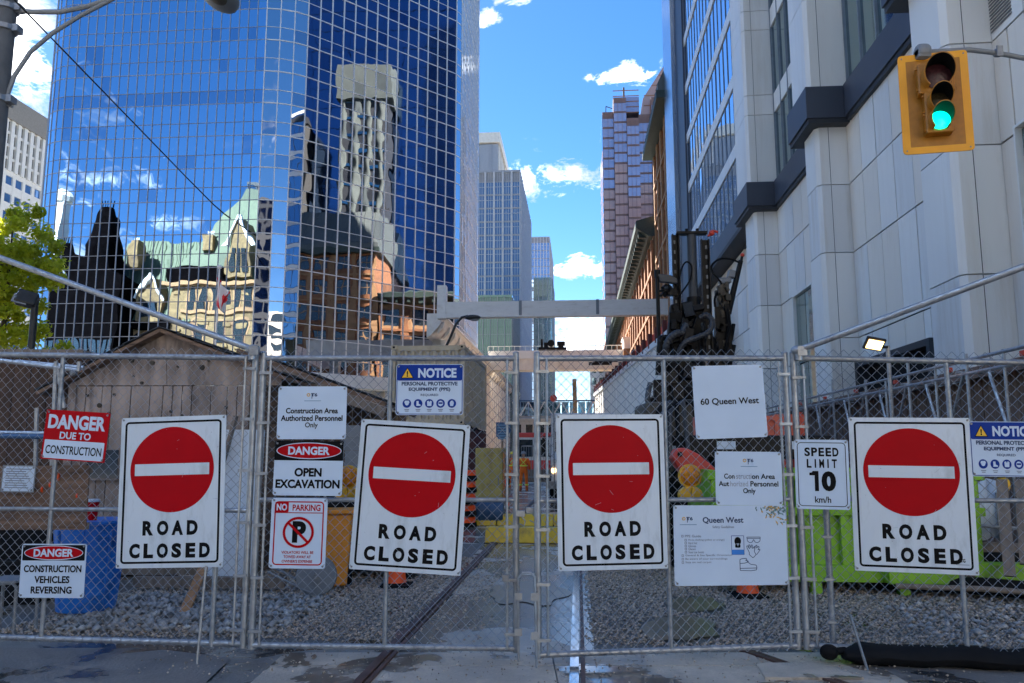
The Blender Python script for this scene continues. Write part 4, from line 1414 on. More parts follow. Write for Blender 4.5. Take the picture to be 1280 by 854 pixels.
# olive cabinet
s0, _ = PT(594, 600, 22.5); s1, _ = PT(628, 600, 22.5); z1 = PT(610, 560, 22.5)[1]
t = sthing('steel_cabinet', 'olive yellow steel cabinet standing left of the workers', 'cabinet', s0, 22.5)
w = s1 - s0
mb = MB(); mb.bx(0, w, 0, 1.6, .08, z1); mb.build('body', olive, t, bevel=.02)
mb = MB(); mb.bx(w * .05, w * .95, -.02, 0, .14, z1 - .08); mb.build('door', olive, t, bevel=.008)
mb = MB(); mb.cyl((w * .86, -.06, z1 * .45), (w * .86, -.06, z1 * .58), .015, n=8); mb.build('door_handle', clipm, t)
mb = MB(); mb.bx(w + .003, w + .05, .1, 1.5, .1, z1 - .1); mb.build('rusty_side_panel', timber, t)
for k in range(9):
    mb = MB(); mb.box((w + .08, .15 + k * .15, .3 + (k * 7 % 5) * .3), (.07, .08, .22)); mb.build('side_fitting', [clipm, orange, rubber, timber][k % 4], t)

# orange and black delineator stack, blue barrel
for k in range(5):
    s_, _ = PT(578, 640, 19.0)
    t = sthing('barrel_ring', ['lowest', 'second', 'third', 'fourth', 'topmost'][k] + ' orange and black rubber ring of the stack by the cabinet', 'ring', s_, 19.0, k * .27, 'stacked orange and black rings')
    mb = MB(); mb.lathe([(.24, 0), (.33, 0), (.345, .03), (.33, .12), (.25, .12)], (0, 0, 0), 20); mb.build('base', rubber, t)
    mb = MB(); mb.lathe([(.25, .12), (.315, .12), (.305, .24), (.25, .24)], (0, 0, 0), 20); mb.build('band', orange, t)
s_, _ = PT(608, 625, 19.5)
t = sthing('blue_barrel', 'blue plastic barrel lying beside the orange rings', 'barrel', s_, 19.5, .32)
mb = MB(); mb.lathe([(.27, -.42), (.30, -.38), (.30, -.15), (.315, -.13), (.30, -.11), (.30, .11), (.315, .13), (.30, .15), (.30, .38), (.27, .42)], (0, 0, 0), 20, 'x'); mb.build('shell', bluesteel, t, smooth=True)
mb = MB(); mb.cyl((.42, .1, .1), (.45, .1, .1), .04, n=8); mb.build('bung', signwhite, t)
for k, (px, py) in enumerate(((590, 646), (622, 640), (560, 648))):
    g = G(px, py)
    t = thing('rubble_sack', ['dark sack lying left of the yellow barrier', 'dark sack lying near the olive cabinet', 'dark sack lying behind the tilted road closed sign'][k], 'sack', g, R(30 * k))
    mb = MB(); mb.ball((0, 0, .12), .3, 12, 8, (1.3, .8, .55)); mb.ball((.28, .05, .1), .14, 8, 6, (1.2, .8, .7)); mb.build('sack', blackm, t, smooth=True)

# yellow crossing kerbs
def kerb(pxa, pxb, pya, pyb, label, H=.30, D=.5):
    g = G((pxa + pxb) / 2, pyb)
    s_, t_ = S(g)
    a = S(G(pxa, pyb))[0]; b = S(G(pxb, pyb))[0]
    t = sthing('yellow_barrier', label, 'barrier', a, t_)
    w = b - a
    n = max(2, int(w / 1.2))
    for k in range(n):
        mb = MB(); mb.prism([(0, .02), (D, .02), (D - .12, H), (.12, H)], 'x', w * k / n + .01, w * (k + 1) / n - .01)
        mb.build('segment', yellowp, t, bevel=.015)
    mb = MB(); mb.bx(0, w, -.02, D + .02, 0, .02); mb.build('base_strip', rubber, t)
    mb = MB(); mb.bx(.03, .20, .1, .3, .05, .2); mb.build('end_hole', timberg, t)
    return t


kerb(604, 836, 662, 681, 'nearer yellow plastic barrier lying across the wet track')
kerb(548, 836, 648, 659, 'farther yellow plastic barrier lying across the road', .28)

# blue site board on a post
s0, z0 = PT(620, 528, 24); s1, z1 = PT(637, 550, 24)
t = sthing('blue_board', 'blue clipped corner board with pale writing on a post right of the container', 'sign', s0, 24.0)
w = s1 - s0
mb = MB(); mb.prism([(0, z1 + .1), (0, z0), (w * 1.08, z0), (w * 1.08, z1 + .25), (w * .45, z1 - .02)], 'y', 0, .02); mb.build('board', bluesteel, t)
for k in range(6):
    mb = MB(); mb.bx(w * .12, w * (.85 - .08 * (k % 2)), -.004, 0, z0 - .10 - k * .08, z0 - .07 - k * .08); mb.build('print_line', mat_bluegrey, t)
mb = MB(); mb.cyl((w * .45, .05, 0), (w * .45, .05, z0 - .05), .03, n=8); mb.build('post', timberg, t)

# ================================================================== people
def skinmesh(name, verts, edges, radii, m, parent, root=0, sub=2):
    me = bpy.data.meshes.new(name)
    me.from_pydata([tuple(v) for v in verts], edges, [])
    o = bpy.data.objects.new(name, me)
    COL.objects.link(o)
    md = o.modifiers.new('skin', 'SKIN')
    md.use_smooth_shade = True
    sv = me.skin_vertices[0].data
    for i, r_ in enumerate(radii):
        if isinstance(r_, tuple): sv[i].radius = r_
        else: sv[i].radius = (r_, r_)
        sv[i].use_root = (i == root)
    sb = o.modifiers.new('sub', 'SUBSURF'); sb.levels = sub; sb.render_levels = sub
    dg = bpy.context.evaluated_depsgraph_get()
    me2 = bpy.data.meshes.new_from_object(o.evaluated_get(dg))
    me2.materials.clear(); me2.materials.append(m)
    me2.polygons.foreach_set('use_smooth', [True] * len(me2.polygons))
    bpy.data.objects.remove(o)
    o2 = bpy.data.objects.new(name, me2)
    COL.objects.link(o2); o2.parent = parent
    return o2


def worker(label, px, t_, hat, facing=0.0, H=1.78, arm_bend=0.15):
    s_, _ = PT(px, 600, t_)
    p = sthing('person', label, 'person', s_, t_, 0, 'workers in orange on the road')
    p.rotation_euler.z += facing
    # seen from behind: +y is forward
    V = [(0, 0, .98), (0, 0, 1.12), (0, .01, 1.28), (0, 0, 1.45), (0, 0, 1.52),      # pelvis..neck base
         (-.11, 0, .90), (-.13, .01, .52), (-.14, -.01, .13), (-.145, .09, .06),       # left leg
         (.11, 0, .90), (.13, .02, .52), (.15, 0, .13), (.155, .10, .06),
         (-.20, 0, 1.44), (-.27, -.01, 1.18), (-.27, arm_bend, .97),
         (.20, 0, 1.44), (.28, -.02, 1.18), (.26, arm_bend * 1.2, .97)]
    E = [(0, 1), (1, 2), (2, 3), (3, 4), (0, 5), (5, 6), (6, 7), (7, 8), (0, 9), (9, 10), (10, 11), (11, 12), (3, 13), (13, 14), (14, 15), (3, 16), (16, 17), (17, 18)]
    r_ = [(.17, .13), (.16, .12), (.18, .13), (.16, .11), .075, (.105, .105), .078, .066, .05, (.105, .105), .078, .066, .05, .075, .058, .045, .075, .058, .045]
    skinmesh('coverall', V, E, r_, orangew, p)
    # head and neck
    hv = [(0, .0, 1.50), (0, .01, 1.57), (0, .02, 1.66), (0, .02, 1.72)]
    skinmesh('head', hv, [(0, 1), (1, 2), (2, 3)], [.055, (.06, .065), (.078, .095), (.07, .085)], skinm, p, 1)
    mb = MB(); mb.ball((-.08, .02, 1.65), .022, 6, 5, (.5, 1, 1.3)); mb.ball((.08, .02, 1.65), .022, 6, 5, (.5, 1, 1.3)); mb.ball((0, .12, 1.64), .018, 6, 5, (.8, 1, 1.2)); mb.build('ear', skinm, p, smooth=True)
    mb = MB(); mb.lathe([(.115, 1.70), (.118, 1.715), (.112, 1.76), (.09, 1.80), (.05, 1.825), (.004, 1.83)], (0, .015, 0), 20)
    mb.lathe([(.10, 1.697), (.14, 1.70), (.138, 1.708), (.10, 1.712)], (0, .03, 0), 20); mb.build('hard_hat', hat, p, smooth=True)
    # reflective tape: waist, cross braces, ankles
    mb = MB(); mb.lathe([(.185, 1.13), (.19, 1.135), (.19, 1.18), (.185, 1.185)], (0, 0, 0), 20)
    for i in range(len(mb.v)): v = mb.v[i]; mb.v[i] = (v[0], v[1] * .78, v[2])
    mb.build('waist_tape', hiviz, p)
    mb = MB()
    for sx in (-1, 1):
        mb.tube([(sx * .13, -.04, 1.50), (sx * .10, -.115, 1.42), (0, -.14, 1.31), (-sx * .12, -.13, 1.19)], .016, 6)
    mb.build('back_tape', hiviz, p)
    for sx in (-1, 1):
        mb = MB(); mb.lathe([(.083, .26), (.085, .265), (.085, .315), (.083, .32)], (sx * .138, 0, 0), 14); mb.build('ankle_tape', hiviz, p)
        mb = MB(); mb.ball((sx * .15, .05, .055), .075, 12, 8, (.75, 1.75, .75)); mb.cyl((sx * .146, 0, .06), (sx * .143, 0, .2), .068, .072, 12); mb.build('boot', bootm, p, smooth=True)
        # hand: palm, four fingers and thumb
        hx = -.27 if sx < 0 else .26
        hy = arm_bend * (1 if sx < 0 else 1.2)
        hand_v = [(hx, hy, .965), (hx, hy + .015, .93), (hx, hy + .02, .89)]
        hand_e = [(0, 1), (1, 2)]
        hr = [(.026, .03), (.022, .038), (.018, .036)]
        for k in range(4):
            b = len(hand_v)
            off = (k - 1.5) * .019
            ln = (.068, .078, .074, .058)[k]
            hand_v += [(hx, hy + .02 + off, .875), (hx - sx * .004, hy + .022 + off, .875 - ln * .5), (hx - sx * .016, hy + .024 + off, .875 - ln)]
            hand_e += [(2, b), (b, b + 1), (b + 1, b + 2)]
            hr += [.009, .009, .008]
        b = len(hand_v)
        hand_v += [(hx - sx * .005, hy + .055, .915), (hx - sx * .012, hy + .068, .885)]
        hand_e += [(1, b), (b, b + 1)]
        hr += [.011, .009]
        skinmesh('hand', hand_v, hand_e, hr, skinm, p, 0, 1)
    return p


worker('worker in orange coveralls and grey hard hat seen from behind between the gate posts', 654.5, 37.5, helmw)
worker('worker in orange coveralls and yellow hard hat half hidden by the left gate post', 640, 38.3, helmy, R(-25))

# white truck with lit lamp
s0, _ = PT(684, 580, 27.0)
t = sthing('white_truck', 'white truck facing the gates with a lit orange headlight, mostly behind a road closed sign', 'truck', s0, 27.0)
mb = MB(); mb.bx(.1, 2.3, .9, 6.4, 1.0, 3.1); mb.build('box_body', carpaint, t, bevel=.05)
mb = MB(); mb.prism([(0.0, .75), (0.0, 1.55), (.75, 1.75), (.95, 2.55), (1.9, 2.6), (1.9, .75)], 'x', .12, 2.2); mb.build('cab', carpaint, t, bevel=.05)
mb = MB(); mb.prism([(.73, 1.78), (.90, 2.46), (.94, 2.46), (.78, 1.78)], 'x', .25, 2.05); mb.build('windscreen', gl_dark, t)
mb = MB(); mb.bx(.6, 1.75, -.03, .0, .95, 1.4); mb.build('grille', blackm, t)
mb = MB(); mb.bx(.0, 2.3, -.12, .05, .55, .8); mb.build('bumper', clipm, t, bevel=.02)
for x in (.22, 2.05):
    mb = MB(); mb.lathe([(.002, -.06), (.06, -.05), (.085, -.02), (.085, .02)], (x, 0, 1.15), 16, 'y'); mb.build('headlight', headl if x < 1 else gl_sky, t, smooth=True)
for x in (.05, 1.95):
    for y in (1.0, 5.2):
        mb = MB(); mb.lathe([(.3, -.0), (.48, .02), (.5, .08), (.5, .24), (.48, .3), (.3, .32)], (x, y, .5), 22, 'x'); w_ = mb.build('wheel', rubber, t, smooth=True)
        mb = MB(); mb.lathe([(.02, -.02), (.26, -.01), (.28, .04)], (x, y, .5), 18, 'x'); mb.build('wheel_rim', greyplast, w_, smooth=True)
mb = MB(); mb.tube([(.1, .9, 1.6), (-.12, .8, 1.7), (-.14, .8, 2.3), (.1, .95, 2.3)], .02, 6); mb.bx(-.2, -.08, .74, .8, 1.75, 2.25); mb.build('side_mirror', blackm, t)

# red and white bus across the road
s0, zt = PT(644, 541, 58); s1, _ = PT(700, 541, 58)
t = sthing('red_vehicle', 'red and white vehicle crossing far down the street beyond the workers', 'bus', s0, 58.0)
w = s1 - s0 + 3
mb = MB(); mb.bx(0, w, 0, 2.4, .45, zt - .3); mb.build('body', mat('bus_white', (0.6, 0.58, 0.56), 0.4), t, bevel=.08)
mb = MB(); mb.bx(-.02, w + .02, -.02, 2.42, zt - .35, zt); mb.build('roof', busred, t, bevel=.06)
mb = MB(); mb.bx(-.01, w + .01, -.03, 0, .6, 1.25); mb.build('red_stripe', busred, t)
for k in range(5):
    mb = MB(); mb.bx(.3 + k * (w - .4) / 5, .3 + (k + .82) * (w - .4) / 5, -.035, -.005, 1.5, zt - .5); mb.build('window', gl_dark, t)
for x in (1.0, w - 1.2):
    mb = MB(); mb.lathe([(.2, -.1), (.45, -.1), (.47, 0), (.45, .1)], (x, .1, .47), 18, 'y'); mb.build('wheel', rubber, t)
# barrier fence beyond workers
t = sthing('crowd_barrier', 'grey steel crowd barrier fence across the road behind the workers', 'fence', PT(652, 600, 50)[0], 50)
mb = MB(); mb.bx(0, 5.0, -.03, .03, 2.15, 2.22); mb.bx(0, 5.0, -.03, .03, .25, .32); mb.build('rail', clipm, t)
for k in range(34):
    o_ = None
    if k == 0:
        mb = MB(); mb.bx(-.014, .014, -.014, .014, .1, 2.2); bal = mb.build('baluster', greyplast, t)
    else:
        o_ = bal.copy(); COL.objects.link(o_); o_.location.x = k * .15
mb = MB(); mb.bx(0, 5, .2, .6, 0, .75); mb.build('plinth_block', timberg, t)

# ================================================================== lime green waste bin
xa, xb = P(886, 640, 10.3).x, P(1212, 700, 10.3).x
t = thing('waste_skip', 'large lime green steel waste skip behind the speed limit sign', 'skip', (xa, 10.2, 0), R(-4))
w = xb - xa
H = 1.5
mb = MB()
mb.prism([(0, .22), (.0, H), (.03, H), (w, H), (w, .22)], 'y', .0, .05)
mb.bx(0, w, 1.9, 1.95, .22, H); mb.bx(0, .05, .05, 1.9, .22, H); mb.bx(w - .05, w, .05, 1.9, .22, H); mb.bx(.05, w - .05, .05, 1.9, .22, .27)
mb.build('box', lime, t)
for (a, b, z0_, z1_) in ((-.04, w + .04, H - .12, H), (-.02, w + .02, .95, 1.05), (-.02, w + .3, .16, .36)):
    mb = MB(); mb.bx(a, b, -.10, 0, z0_, z1_); mb.build('rail', lime, t, bevel=.01)
nr = 7
for k in range(nr):
    x = .05 + k * (w - .15) / (nr - 1)
    mb = MB(); mb.bx(x - .05, x + .05, -.085, -.0, .36, H - .12); mb.build('rib', lime, t, bevel=.008)
for x in (.35, w * .38, w * .70):
    mb = MB(); mb.bx(x - .06, x + .06, -.07, .05, .02, .16); mb.prism([(x - .06, .02), (x + .06, .02), (x + .03, -.02), (x - .03, -.02)], 'y', -.07, .05); mb.build('foot', lime, t)
mb = MB(); mb.bx(w * .62, w + .55, -.28, -.10, .17, .42); mb.build('fork_pocket', lime, t, bevel=.01)
mb = MB(); mb.bx(.2, w - .2, .06, 1.8, 1.0, 1.25); mb.build('rubble_fill', muddy, t)

# machine parts between: grey generator wall left of bin, black housing with labels
p = P(846, 600, 11.5)
t = thing('black_machine_base', 'black drilling machine body with small white labels behind the worn sign', 'machine', (p.x - .1, 12.2, 0))
mb = MB(); mb.bx(-.35, 2.3, 0, 1.6, .5, 1.35); mb.build('lower_housing', blackm, t, bevel=.04)
mb = MB(); mb.bx(.0, 2.6, -.05, 1.4, 1.62, 1.98); mb.build('cross_beam', blackm, t, bevel=.04)
mb = MB(); mb.bx(-.2, .55, .1, 1.2, 1.35, 2.5); mb.build('mud_caked_block', muddy, t, bevel=.08)
for (x, z, w_) in ((.05, 1.75, .18), (.85, 1.82, .28), (1.95, 1.82, .2)):
    mb = MB(); mb.bx(x, x + w_, -.062, -.05, z - .05, z + .07); mb.build('label_plate', signwhite2, t)
for k in range(6):
    mb = MB(); mb.tube([(-.3 + k * .12, -.05, 1.0 + .1 * k), (-.35 + k * .15, -.22, 1.5), (-.15 + k * .1, -.1, 2.1 + .08 * k), (.1 + .1 * k, .1, 2.5)], .035, 7); mb.build('hose', hosem if k % 2 else rubber, t, smooth=True)
for sx in (0, 1):
    mb = MB()
    for k in range(11):
        a = k / 10
        mb.box((-.2 + a * 2.4, .25 + sx * 1.1, .04), (.2, .35, .06))
        mb.box((-.2 + a * 2.4, .25 + sx * 1.1, .46), (.2, .35, .06))
    mb.bx(-.25, 2.3, .15 + sx * 1.1, .35 + sx * 1.1, .08, .43)
    mb.build('crawler_track', blackm, t)
# red pod
p = P(872, 592, 11.0)
t = thing('red_boom_end', 'rounded red steel boom end sloping down behind the round amber light', 'machine part', p, rot=(0, R(32), 0))
mb = MB(); mb.prism([(-.42, -.02), (-.44, .12), (-.34, .2), (-.15, .22), (.35, .15), (.42, .1), (.42, -.06), (.2, -.1), (-.2, -.13)], 'y', -.14, .14); mb.build('shell', redp, t, bevel=.04)
mb = MB(); mb.bx(.36, .48, -.16, .16, -.08, .14); mb.build('yellow_joint', ambery, t, bevel=.02)
mb = MB(); mb.cyl((-.36, -.16, .08), (-.36, .16, .08), .035, n=10); mb.build('pin', blackm, t)
# red skip / faded red container
x0, x1 = P(872, 560, 15.5).x, P(1004, 560, 15.5).x
zt_ = P(950, 520, 15.5).z; zb_ = P(950, 548, 15.5).z
t = thing('red_tank', 'faded red steel tank with dark lower edge behind the 60 Queen West sign', 'tank', (x0, 15.5, 0), R(-4.7))
w = x1 - x0
mb = MB(); mb.bx(0, w, 0, 1.6, zb_ - .05, zt_); mb.build('tank', redpk, t, bevel=.03)
mb = MB(); mb.bx(w * .72, w - .02, -.05, .0, zb_ - .05, zt_ + .02); mb.bx(0, w, -.06, -.0, zt_ - .09, zt_ - .01); mb.build('edge_plate', redpk, t)
mb = MB(); mb.bx(w * .80, w, .1, 1.5, .2, zb_ - .05); mb.build('red_leg_panel', redp, t)
mb = MB(); mb.bx(w - .22, w - .06, -.10, -.06, .3, zt_ + .06); mb.build('red_post', redp, t)
for k in range(7):
    mb = MB(); mb.bx(w * k / 7 + .02, w * k / 7 + .05, -.03, 0, zb_, zt_ - .1); mb.build('weld_rib', redpk, t)

# ================================================================== drill rigs
def drill_rig():
    Y = 18.5
    c = P(862, 500, Y)
    t = thing('drill_rig', 'tall black drilling rig mast with thick hydraulic hoses behind the right leaf', 'drill rig', (c.x, Y, 0), R(-3))

    def q(px, py, dy=0.0):
        v = P(px, py, Y)
        return Vector((v.x - c.x, dy, v.z))
    z0 = .5
    a = q(846, 292); b = q(846, 450)
    ztop = q(860, 293).z
    # two mast channels with holes, grey pipe between
    for (pxa, wd, dy) in ((846, .17, 0), (883, .20, .05)):
        x = q(pxa, 350).x
        zt = ztop - (0.0 if pxa < 860 else .12)
        mb = MB()
        mb.bx(x - wd / 2, x + wd / 2, dy + .04, dy + .10, z0, zt)
        mb.bx(x - wd / 2, x - wd / 2 + .03, dy - .06, dy + .04, z0, zt)
        mb.bx(x + wd / 2 - .03, x + wd / 2, dy - .06, dy + .04, z0, zt)
        mb.build('mast_channel', blackm, t)
        for k in range(16):
            z = zt - .18 - k * .24
            if z < 2.5: break
            mb = MB(); mb.box((x + (.03 if pxa > 860 else -.03), dy + .035, z), (.045, .012, .085)); mb.build('slot_hole', greyplast, t)
    x = q(866, 350).x
    mb = MB(); mb.cyl((x, .02, q(866, 372).z), (x, .02, ztop + .02), .11, n=14); mb.build('lift_cylinder', hosem, t, smooth=True)
    mb = MB(); mb.cyl((x, .0, z0), (x, .0, q(866, 372).z), .16, n=12); mb.build('drive_housing', blackm, t, smooth=True)
    mb = MB(); mb.box((x, 0, ztop + .02), (.72, .2, .07)); mb.cyl((x - .12, -.05, ztop), (x - .12, -.05, ztop + .12), .04, n=8); mb.cyl((x + .13, -.05, ztop), (x + .13, -.05, ztop + .12), .04, n=8); mb.build('mast_head', blackm, t, bevel=.01)
    mb = MB(); mb.ball((q(889, 290).x, 0, ztop + .02), .07, 8, 6); mb.tube([q(885, 296), q(890, 289), q(897, 291)], .03, 6); mb.build('red_cap', redp, t, smooth=True)
    # side rod with arm
    xr = q(823, 400).x
    mb = MB(); mb.cyl((xr, -.05, q(823, 430).z), (xr, -.05, q(823, 340).z), .045, n=10); mb.cyl((xr, -.05, q(823, 347).z), (xr, -.05, q(823, 338).z), .07, n=10); mb.build('side_rod', blackm, t, smooth=True)
    mb = MB(); mb.prism([(xr, q(862, 343).z), (q(838, 340).x, q(862, 345).z), (q(846, 340).x, q(862, 350).z), (q(846, 340).x, q(862, 356).z), (xr + .05, q(862, 353).z)], 'y', -.12, .02); mb.build('upper_arm', hosem, t, bevel=.02)
    mb = MB()
    for k in range(6):
        aa = k * 1.1
        mb.bar(q(828 + 5 * math.cos(aa), 366 + 6 * math.sin(aa), -.1), q(834, 362, -.02), .06, .05)
    mb.ball(q(834, 362), .14, 8, 6); mb.box(q(840, 366), (.2, .2, .14)); mb.build('clamp_jaw', blackm, t)
    # lumpy gear at mid
    rr = random.Random(9)
    mb = MB()
    for k in range(40):
        px = rr.uniform(840, 873); py = rr.uniform(385, 500)
        mb.box(q(px, py, rr.uniform(-.28, .05)), (rr.uniform(.08, .3), rr.uniform(.1, .25), rr.uniform(.1, .45)), (rr.uniform(-.3, .3), rr.uniform(-.35, .35), rr.uniform(-.3, .3)))
    mb.build('gear_housing', blackm, t, bevel=.012)
    mb = MB()
    mb.prism([(q(840, 420).x, q(862, 380).z), (q(872, 420).x, q(862, 374).z), (q(880, 420).x, q(862, 470).z), (q(884, 420).x, 1.2), (q(826, 420).x, 1.2), (q(832, 420).x, q(862, 450).z)], 'y', .05, .35)
    mb.build('mast_foot', blackm, t, bevel=.03)
    # big ribbed hoses
    def hose(pts, r, m, name='ribbed_hose'):
        P3 = [q(*p) for p in pts]
        out = []
        for i in range(len(P3) - 1):
            for k in range(8):
                u = k / 8
                p0 = P3[max(i - 1, 0)]; p1 = P3[i]; p2 = P3[i + 1]; p3 = P3[min(i + 2, len(P3) - 1)]
                out.append(0.5 * ((2 * p1) + (-p0 + p2) * u + (2 * p0 - 5 * p1 + 4 * p2 - p3) * u * u + (-p0 + 3 * p1 - 3 * p2 + p3) * u ** 3))
        out.append(P3[-1])
        rads = [r * (1.0 if k % 2 else 1.13) for k in range(len(out))]
        mb = MB(); mb.tube(out, rads, 10); mb.build(name, m, t, smooth=False)
    hose([(845, 447, -.3), (852, 432, -.4), (868, 425, -.45), (882, 418, -.4), (886, 405, -.35), (880, 397, -.3), (872, 400, -.25)], .062, hosem)
    hose([(828, 452, -.2), (832, 430, -.35), (842, 420, -.4), (850, 418, -.3), (856, 408, -.2)], .075, hosem)
    hose([(822, 470, -.2), (824, 430, -.25), (828, 424, -.2), (840, 424, -.2)], .07, blackm)
    hose([(846, 365, -.1), (850, 340, -.2), (856, 330, -.2), (863, 335, -.15), (862, 350, -.1), (852, 366, -.15), (844, 376, -.2)], .018, rubber, 'thin_hose')
    hose([(874, 400, -.2), (876, 415, -.3), (878, 440, -.2), (876, 470, -.2)], .05, blackm)
    hose([(812, 480, -.2), (808, 500, -.3), (814, 520, -.3), (824, 530, -.2)], .06, hosem)
    # body below
    zz = q(862, 505).z
    mb = MB(); mb.bx(q(822, 420).x, q(905, 420).x, .1, 2.4, .9, zz + .3); mb.build('machine_body', blackm, t, bevel=.06)
    mb = MB()
    for k in range(30):
        px = rr.uniform(818, 905); py = rr.uniform(470, 560)
        mb.box(q(px, py, rr.uniform(-.35, .1)), (rr.uniform(.08, .35), .15, rr.uniform(.08, .4)), (0, rr.uniform(-.5, .5), 0))
    mb.bx(q(818, 520).x, q(905, 520).x, -.12, .12, q(862, 560).z, q(862, 475).z); mb.build('valve_block', blackm, t, bevel=.012)
    mb = MB(); mb.cyl(q(880, 450), q(886, 500, -.1), .04, n=8); mb.cyl(q(880, 450, -.2), q(880, 560, -.2), .04, n=8); mb.build('rusty_rod', timberg, t)
    for sx in (0, 1):
        mb = MB(); mb.lathe([(.1, -.2), (.42, -.2), (.45, 0), (.42, .2), (.1, .2)], (q(822, 420).x + .1 + sx * 1.2, .4, .5), 18, 'x'); mb.bx(q(822, 420).x - .1 + sx * 1.2, q(822, 420).x + .3 + sx * 1.2, .2, 2.6, .08, .95); mb.build('crawler_track', blackm, t)


drill_rig()


def small_rig():
    Y = 20.0
    c = P(905, 450, Y)
    t = thing('drill_boom', 'slim muddy drilling boom with a looping black hose against the white wall', 'drill rig', (c.x, Y, 0))

    def q(px, py, dy=0.0):
        v = P(px, py, Y)
        return Vector((v.x - c.x, dy, v.z))
    mb = MB(); mb.cyl(q(910, 392), q(926, 326), .085, .06, n=10); mb.cyl(q(926, 330), q(928, 318), .035, n=8); mb.build('feed_cylinder', blackm, t, smooth=True)
    mb = MB(); mb.ball(q(928, 319), .055, 8, 6); mb.build('red_tip', redp, t, smooth=True)
    mb = MB(); mb.box(q(906, 351), (.30, .2, .13)); mb.box(q(914, 343), (.17, .2, .2), (0, .2, 0)); mb.cyl(q(902, 354), (q(902, 354) + Vector((0, -.2, 0))), .06, n=8); mb.build('grey_motor', greyplast, t, bevel=.02)
    mb = MB(); mb.prism([(q(901, 420).x, q(862, 356).z), (q(913, 420).x, q(862, 350).z), (q(911, 420).x, q(862, 395).z), (q(914, 420).x, q(862, 430).z), (q(909, 420).x, 1.2), (q(891, 420).x, 1.2), (q(894, 420).x, q(862, 420).z), (q(896, 420).x, q(862, 400).z)], 'y', -.1, .2); mb.build('boom', muddy, t, bevel=.03)
    rr = random.Random(21)
    mb = MB()
    for k in range(34):
        px = rr.uniform(896, 909); py = rr.uniform(358, 455)
        mb.box(q(px, py, rr.uniform(-.22, .0)), (rr.uniform(.05, .14), .12, rr.uniform(.06, .2)), (0, rr.uniform(-.6, .6), 0))
    mb.build('boom_fitting', muddy, t, bevel=.01)
    mb = MB()
    for k in range(10):
        px = rr.uniform(893, 913); py = rr.uniform(385, 455)
        mb.box(q(px, py, -.2), (rr.uniform(.05, .14), .1, rr.uniform(.1, .3)), (0, rr.uniform(-.5, .5), 0))
    mb.bx(q(893, 420).x, q(912, 420).x, -.16, -.1, q(903, 452).z, q(903, 385).z); mb.build('black_fitting', blackm, t)
    for pts, r_ in (([(924, 330, -.1), (912, 326, -.15), (898, 326, -.2), (888, 333, -.2), (888, 342, -.2), (896, 352, -.2), (900, 358, -.15), (900, 380, -.2)], .026),
                    ([(900, 364, -.1), (894, 368, -.2), (891, 376, -.2), (892, 385, -.15)], .03), ([(893, 440, -.2), (888, 425, -.3), (890, 445, -.3), (890, 460, -.2)], .05),
                    ([(905, 385, -.2), (908, 410, -.3), (904, 440, -.3), (908, 460, -.2)], .045)):
        out = []
        P3 = [q(*p) for p in pts]
        for i in range(len(P3) - 1):
            for k in range(6):
                u = k / 6
                p0 = P3[max(i - 1, 0)]; p1 = P3[i]; p2 = P3[i + 1]; p3 = P3[min(i + 2, len(P3) - 1)]
                out.append(0.5 * ((2 * p1) + (-p0 + p2) * u + (2 * p0 - 5 * p1 + 4 * p2 - p3) * u * u + (-p0 + 3 * p1 - 3 * p2 + p3) * u ** 3))
        out.append(P3[-1])
        mb = MB(); mb.tube(out, r_, 8); mb.build('hose', rubber, t, smooth=True)
    mb = MB(); mb.cyl(q(914, 425), q(917, 405), .05, n=8); mb.cyl(q(916, 432, -.1), q(910, 460, -.1), .06, n=8); mb.build('side_cylinder', blackm, t)


small_rig()

# ================================================================== hoarding and scaffold, right side
sH = 6.6
HZ = 1.7 + sH * .205
t = sthing('plank_hoarding', 'long brown vertical plank hoarding under the white building on the right', 'fence', sH, 10.0)
rr = random.Random(2)
y = 0.0
protos = []
for k in range(6):
    mb = MB(); wdt = .135 + .012 * (k % 3)
    mb.bx(0, .03, 0, wdt, 0, HZ - .12)
    protos.append((mb.mesh('plank', plankm), wdt))
cnt = 0
while y < 24:
    me, wd = protos[rr.randrange(6)]
    meshobj('plank', me, t, (rr.uniform(-.012, .012), y, rr.uniform(-.02, .02)))
    y += wd + .008
mb = MB(); mb.bx(-.28, .12, -.2, 24, HZ - .10, HZ - .04); mb.build('cap_board', timberg, t)
mb = MB(); mb.bx(-.30, -.28, -.2, 24, HZ - .16, HZ + .02); mb.build('edge_board', plankm, t)
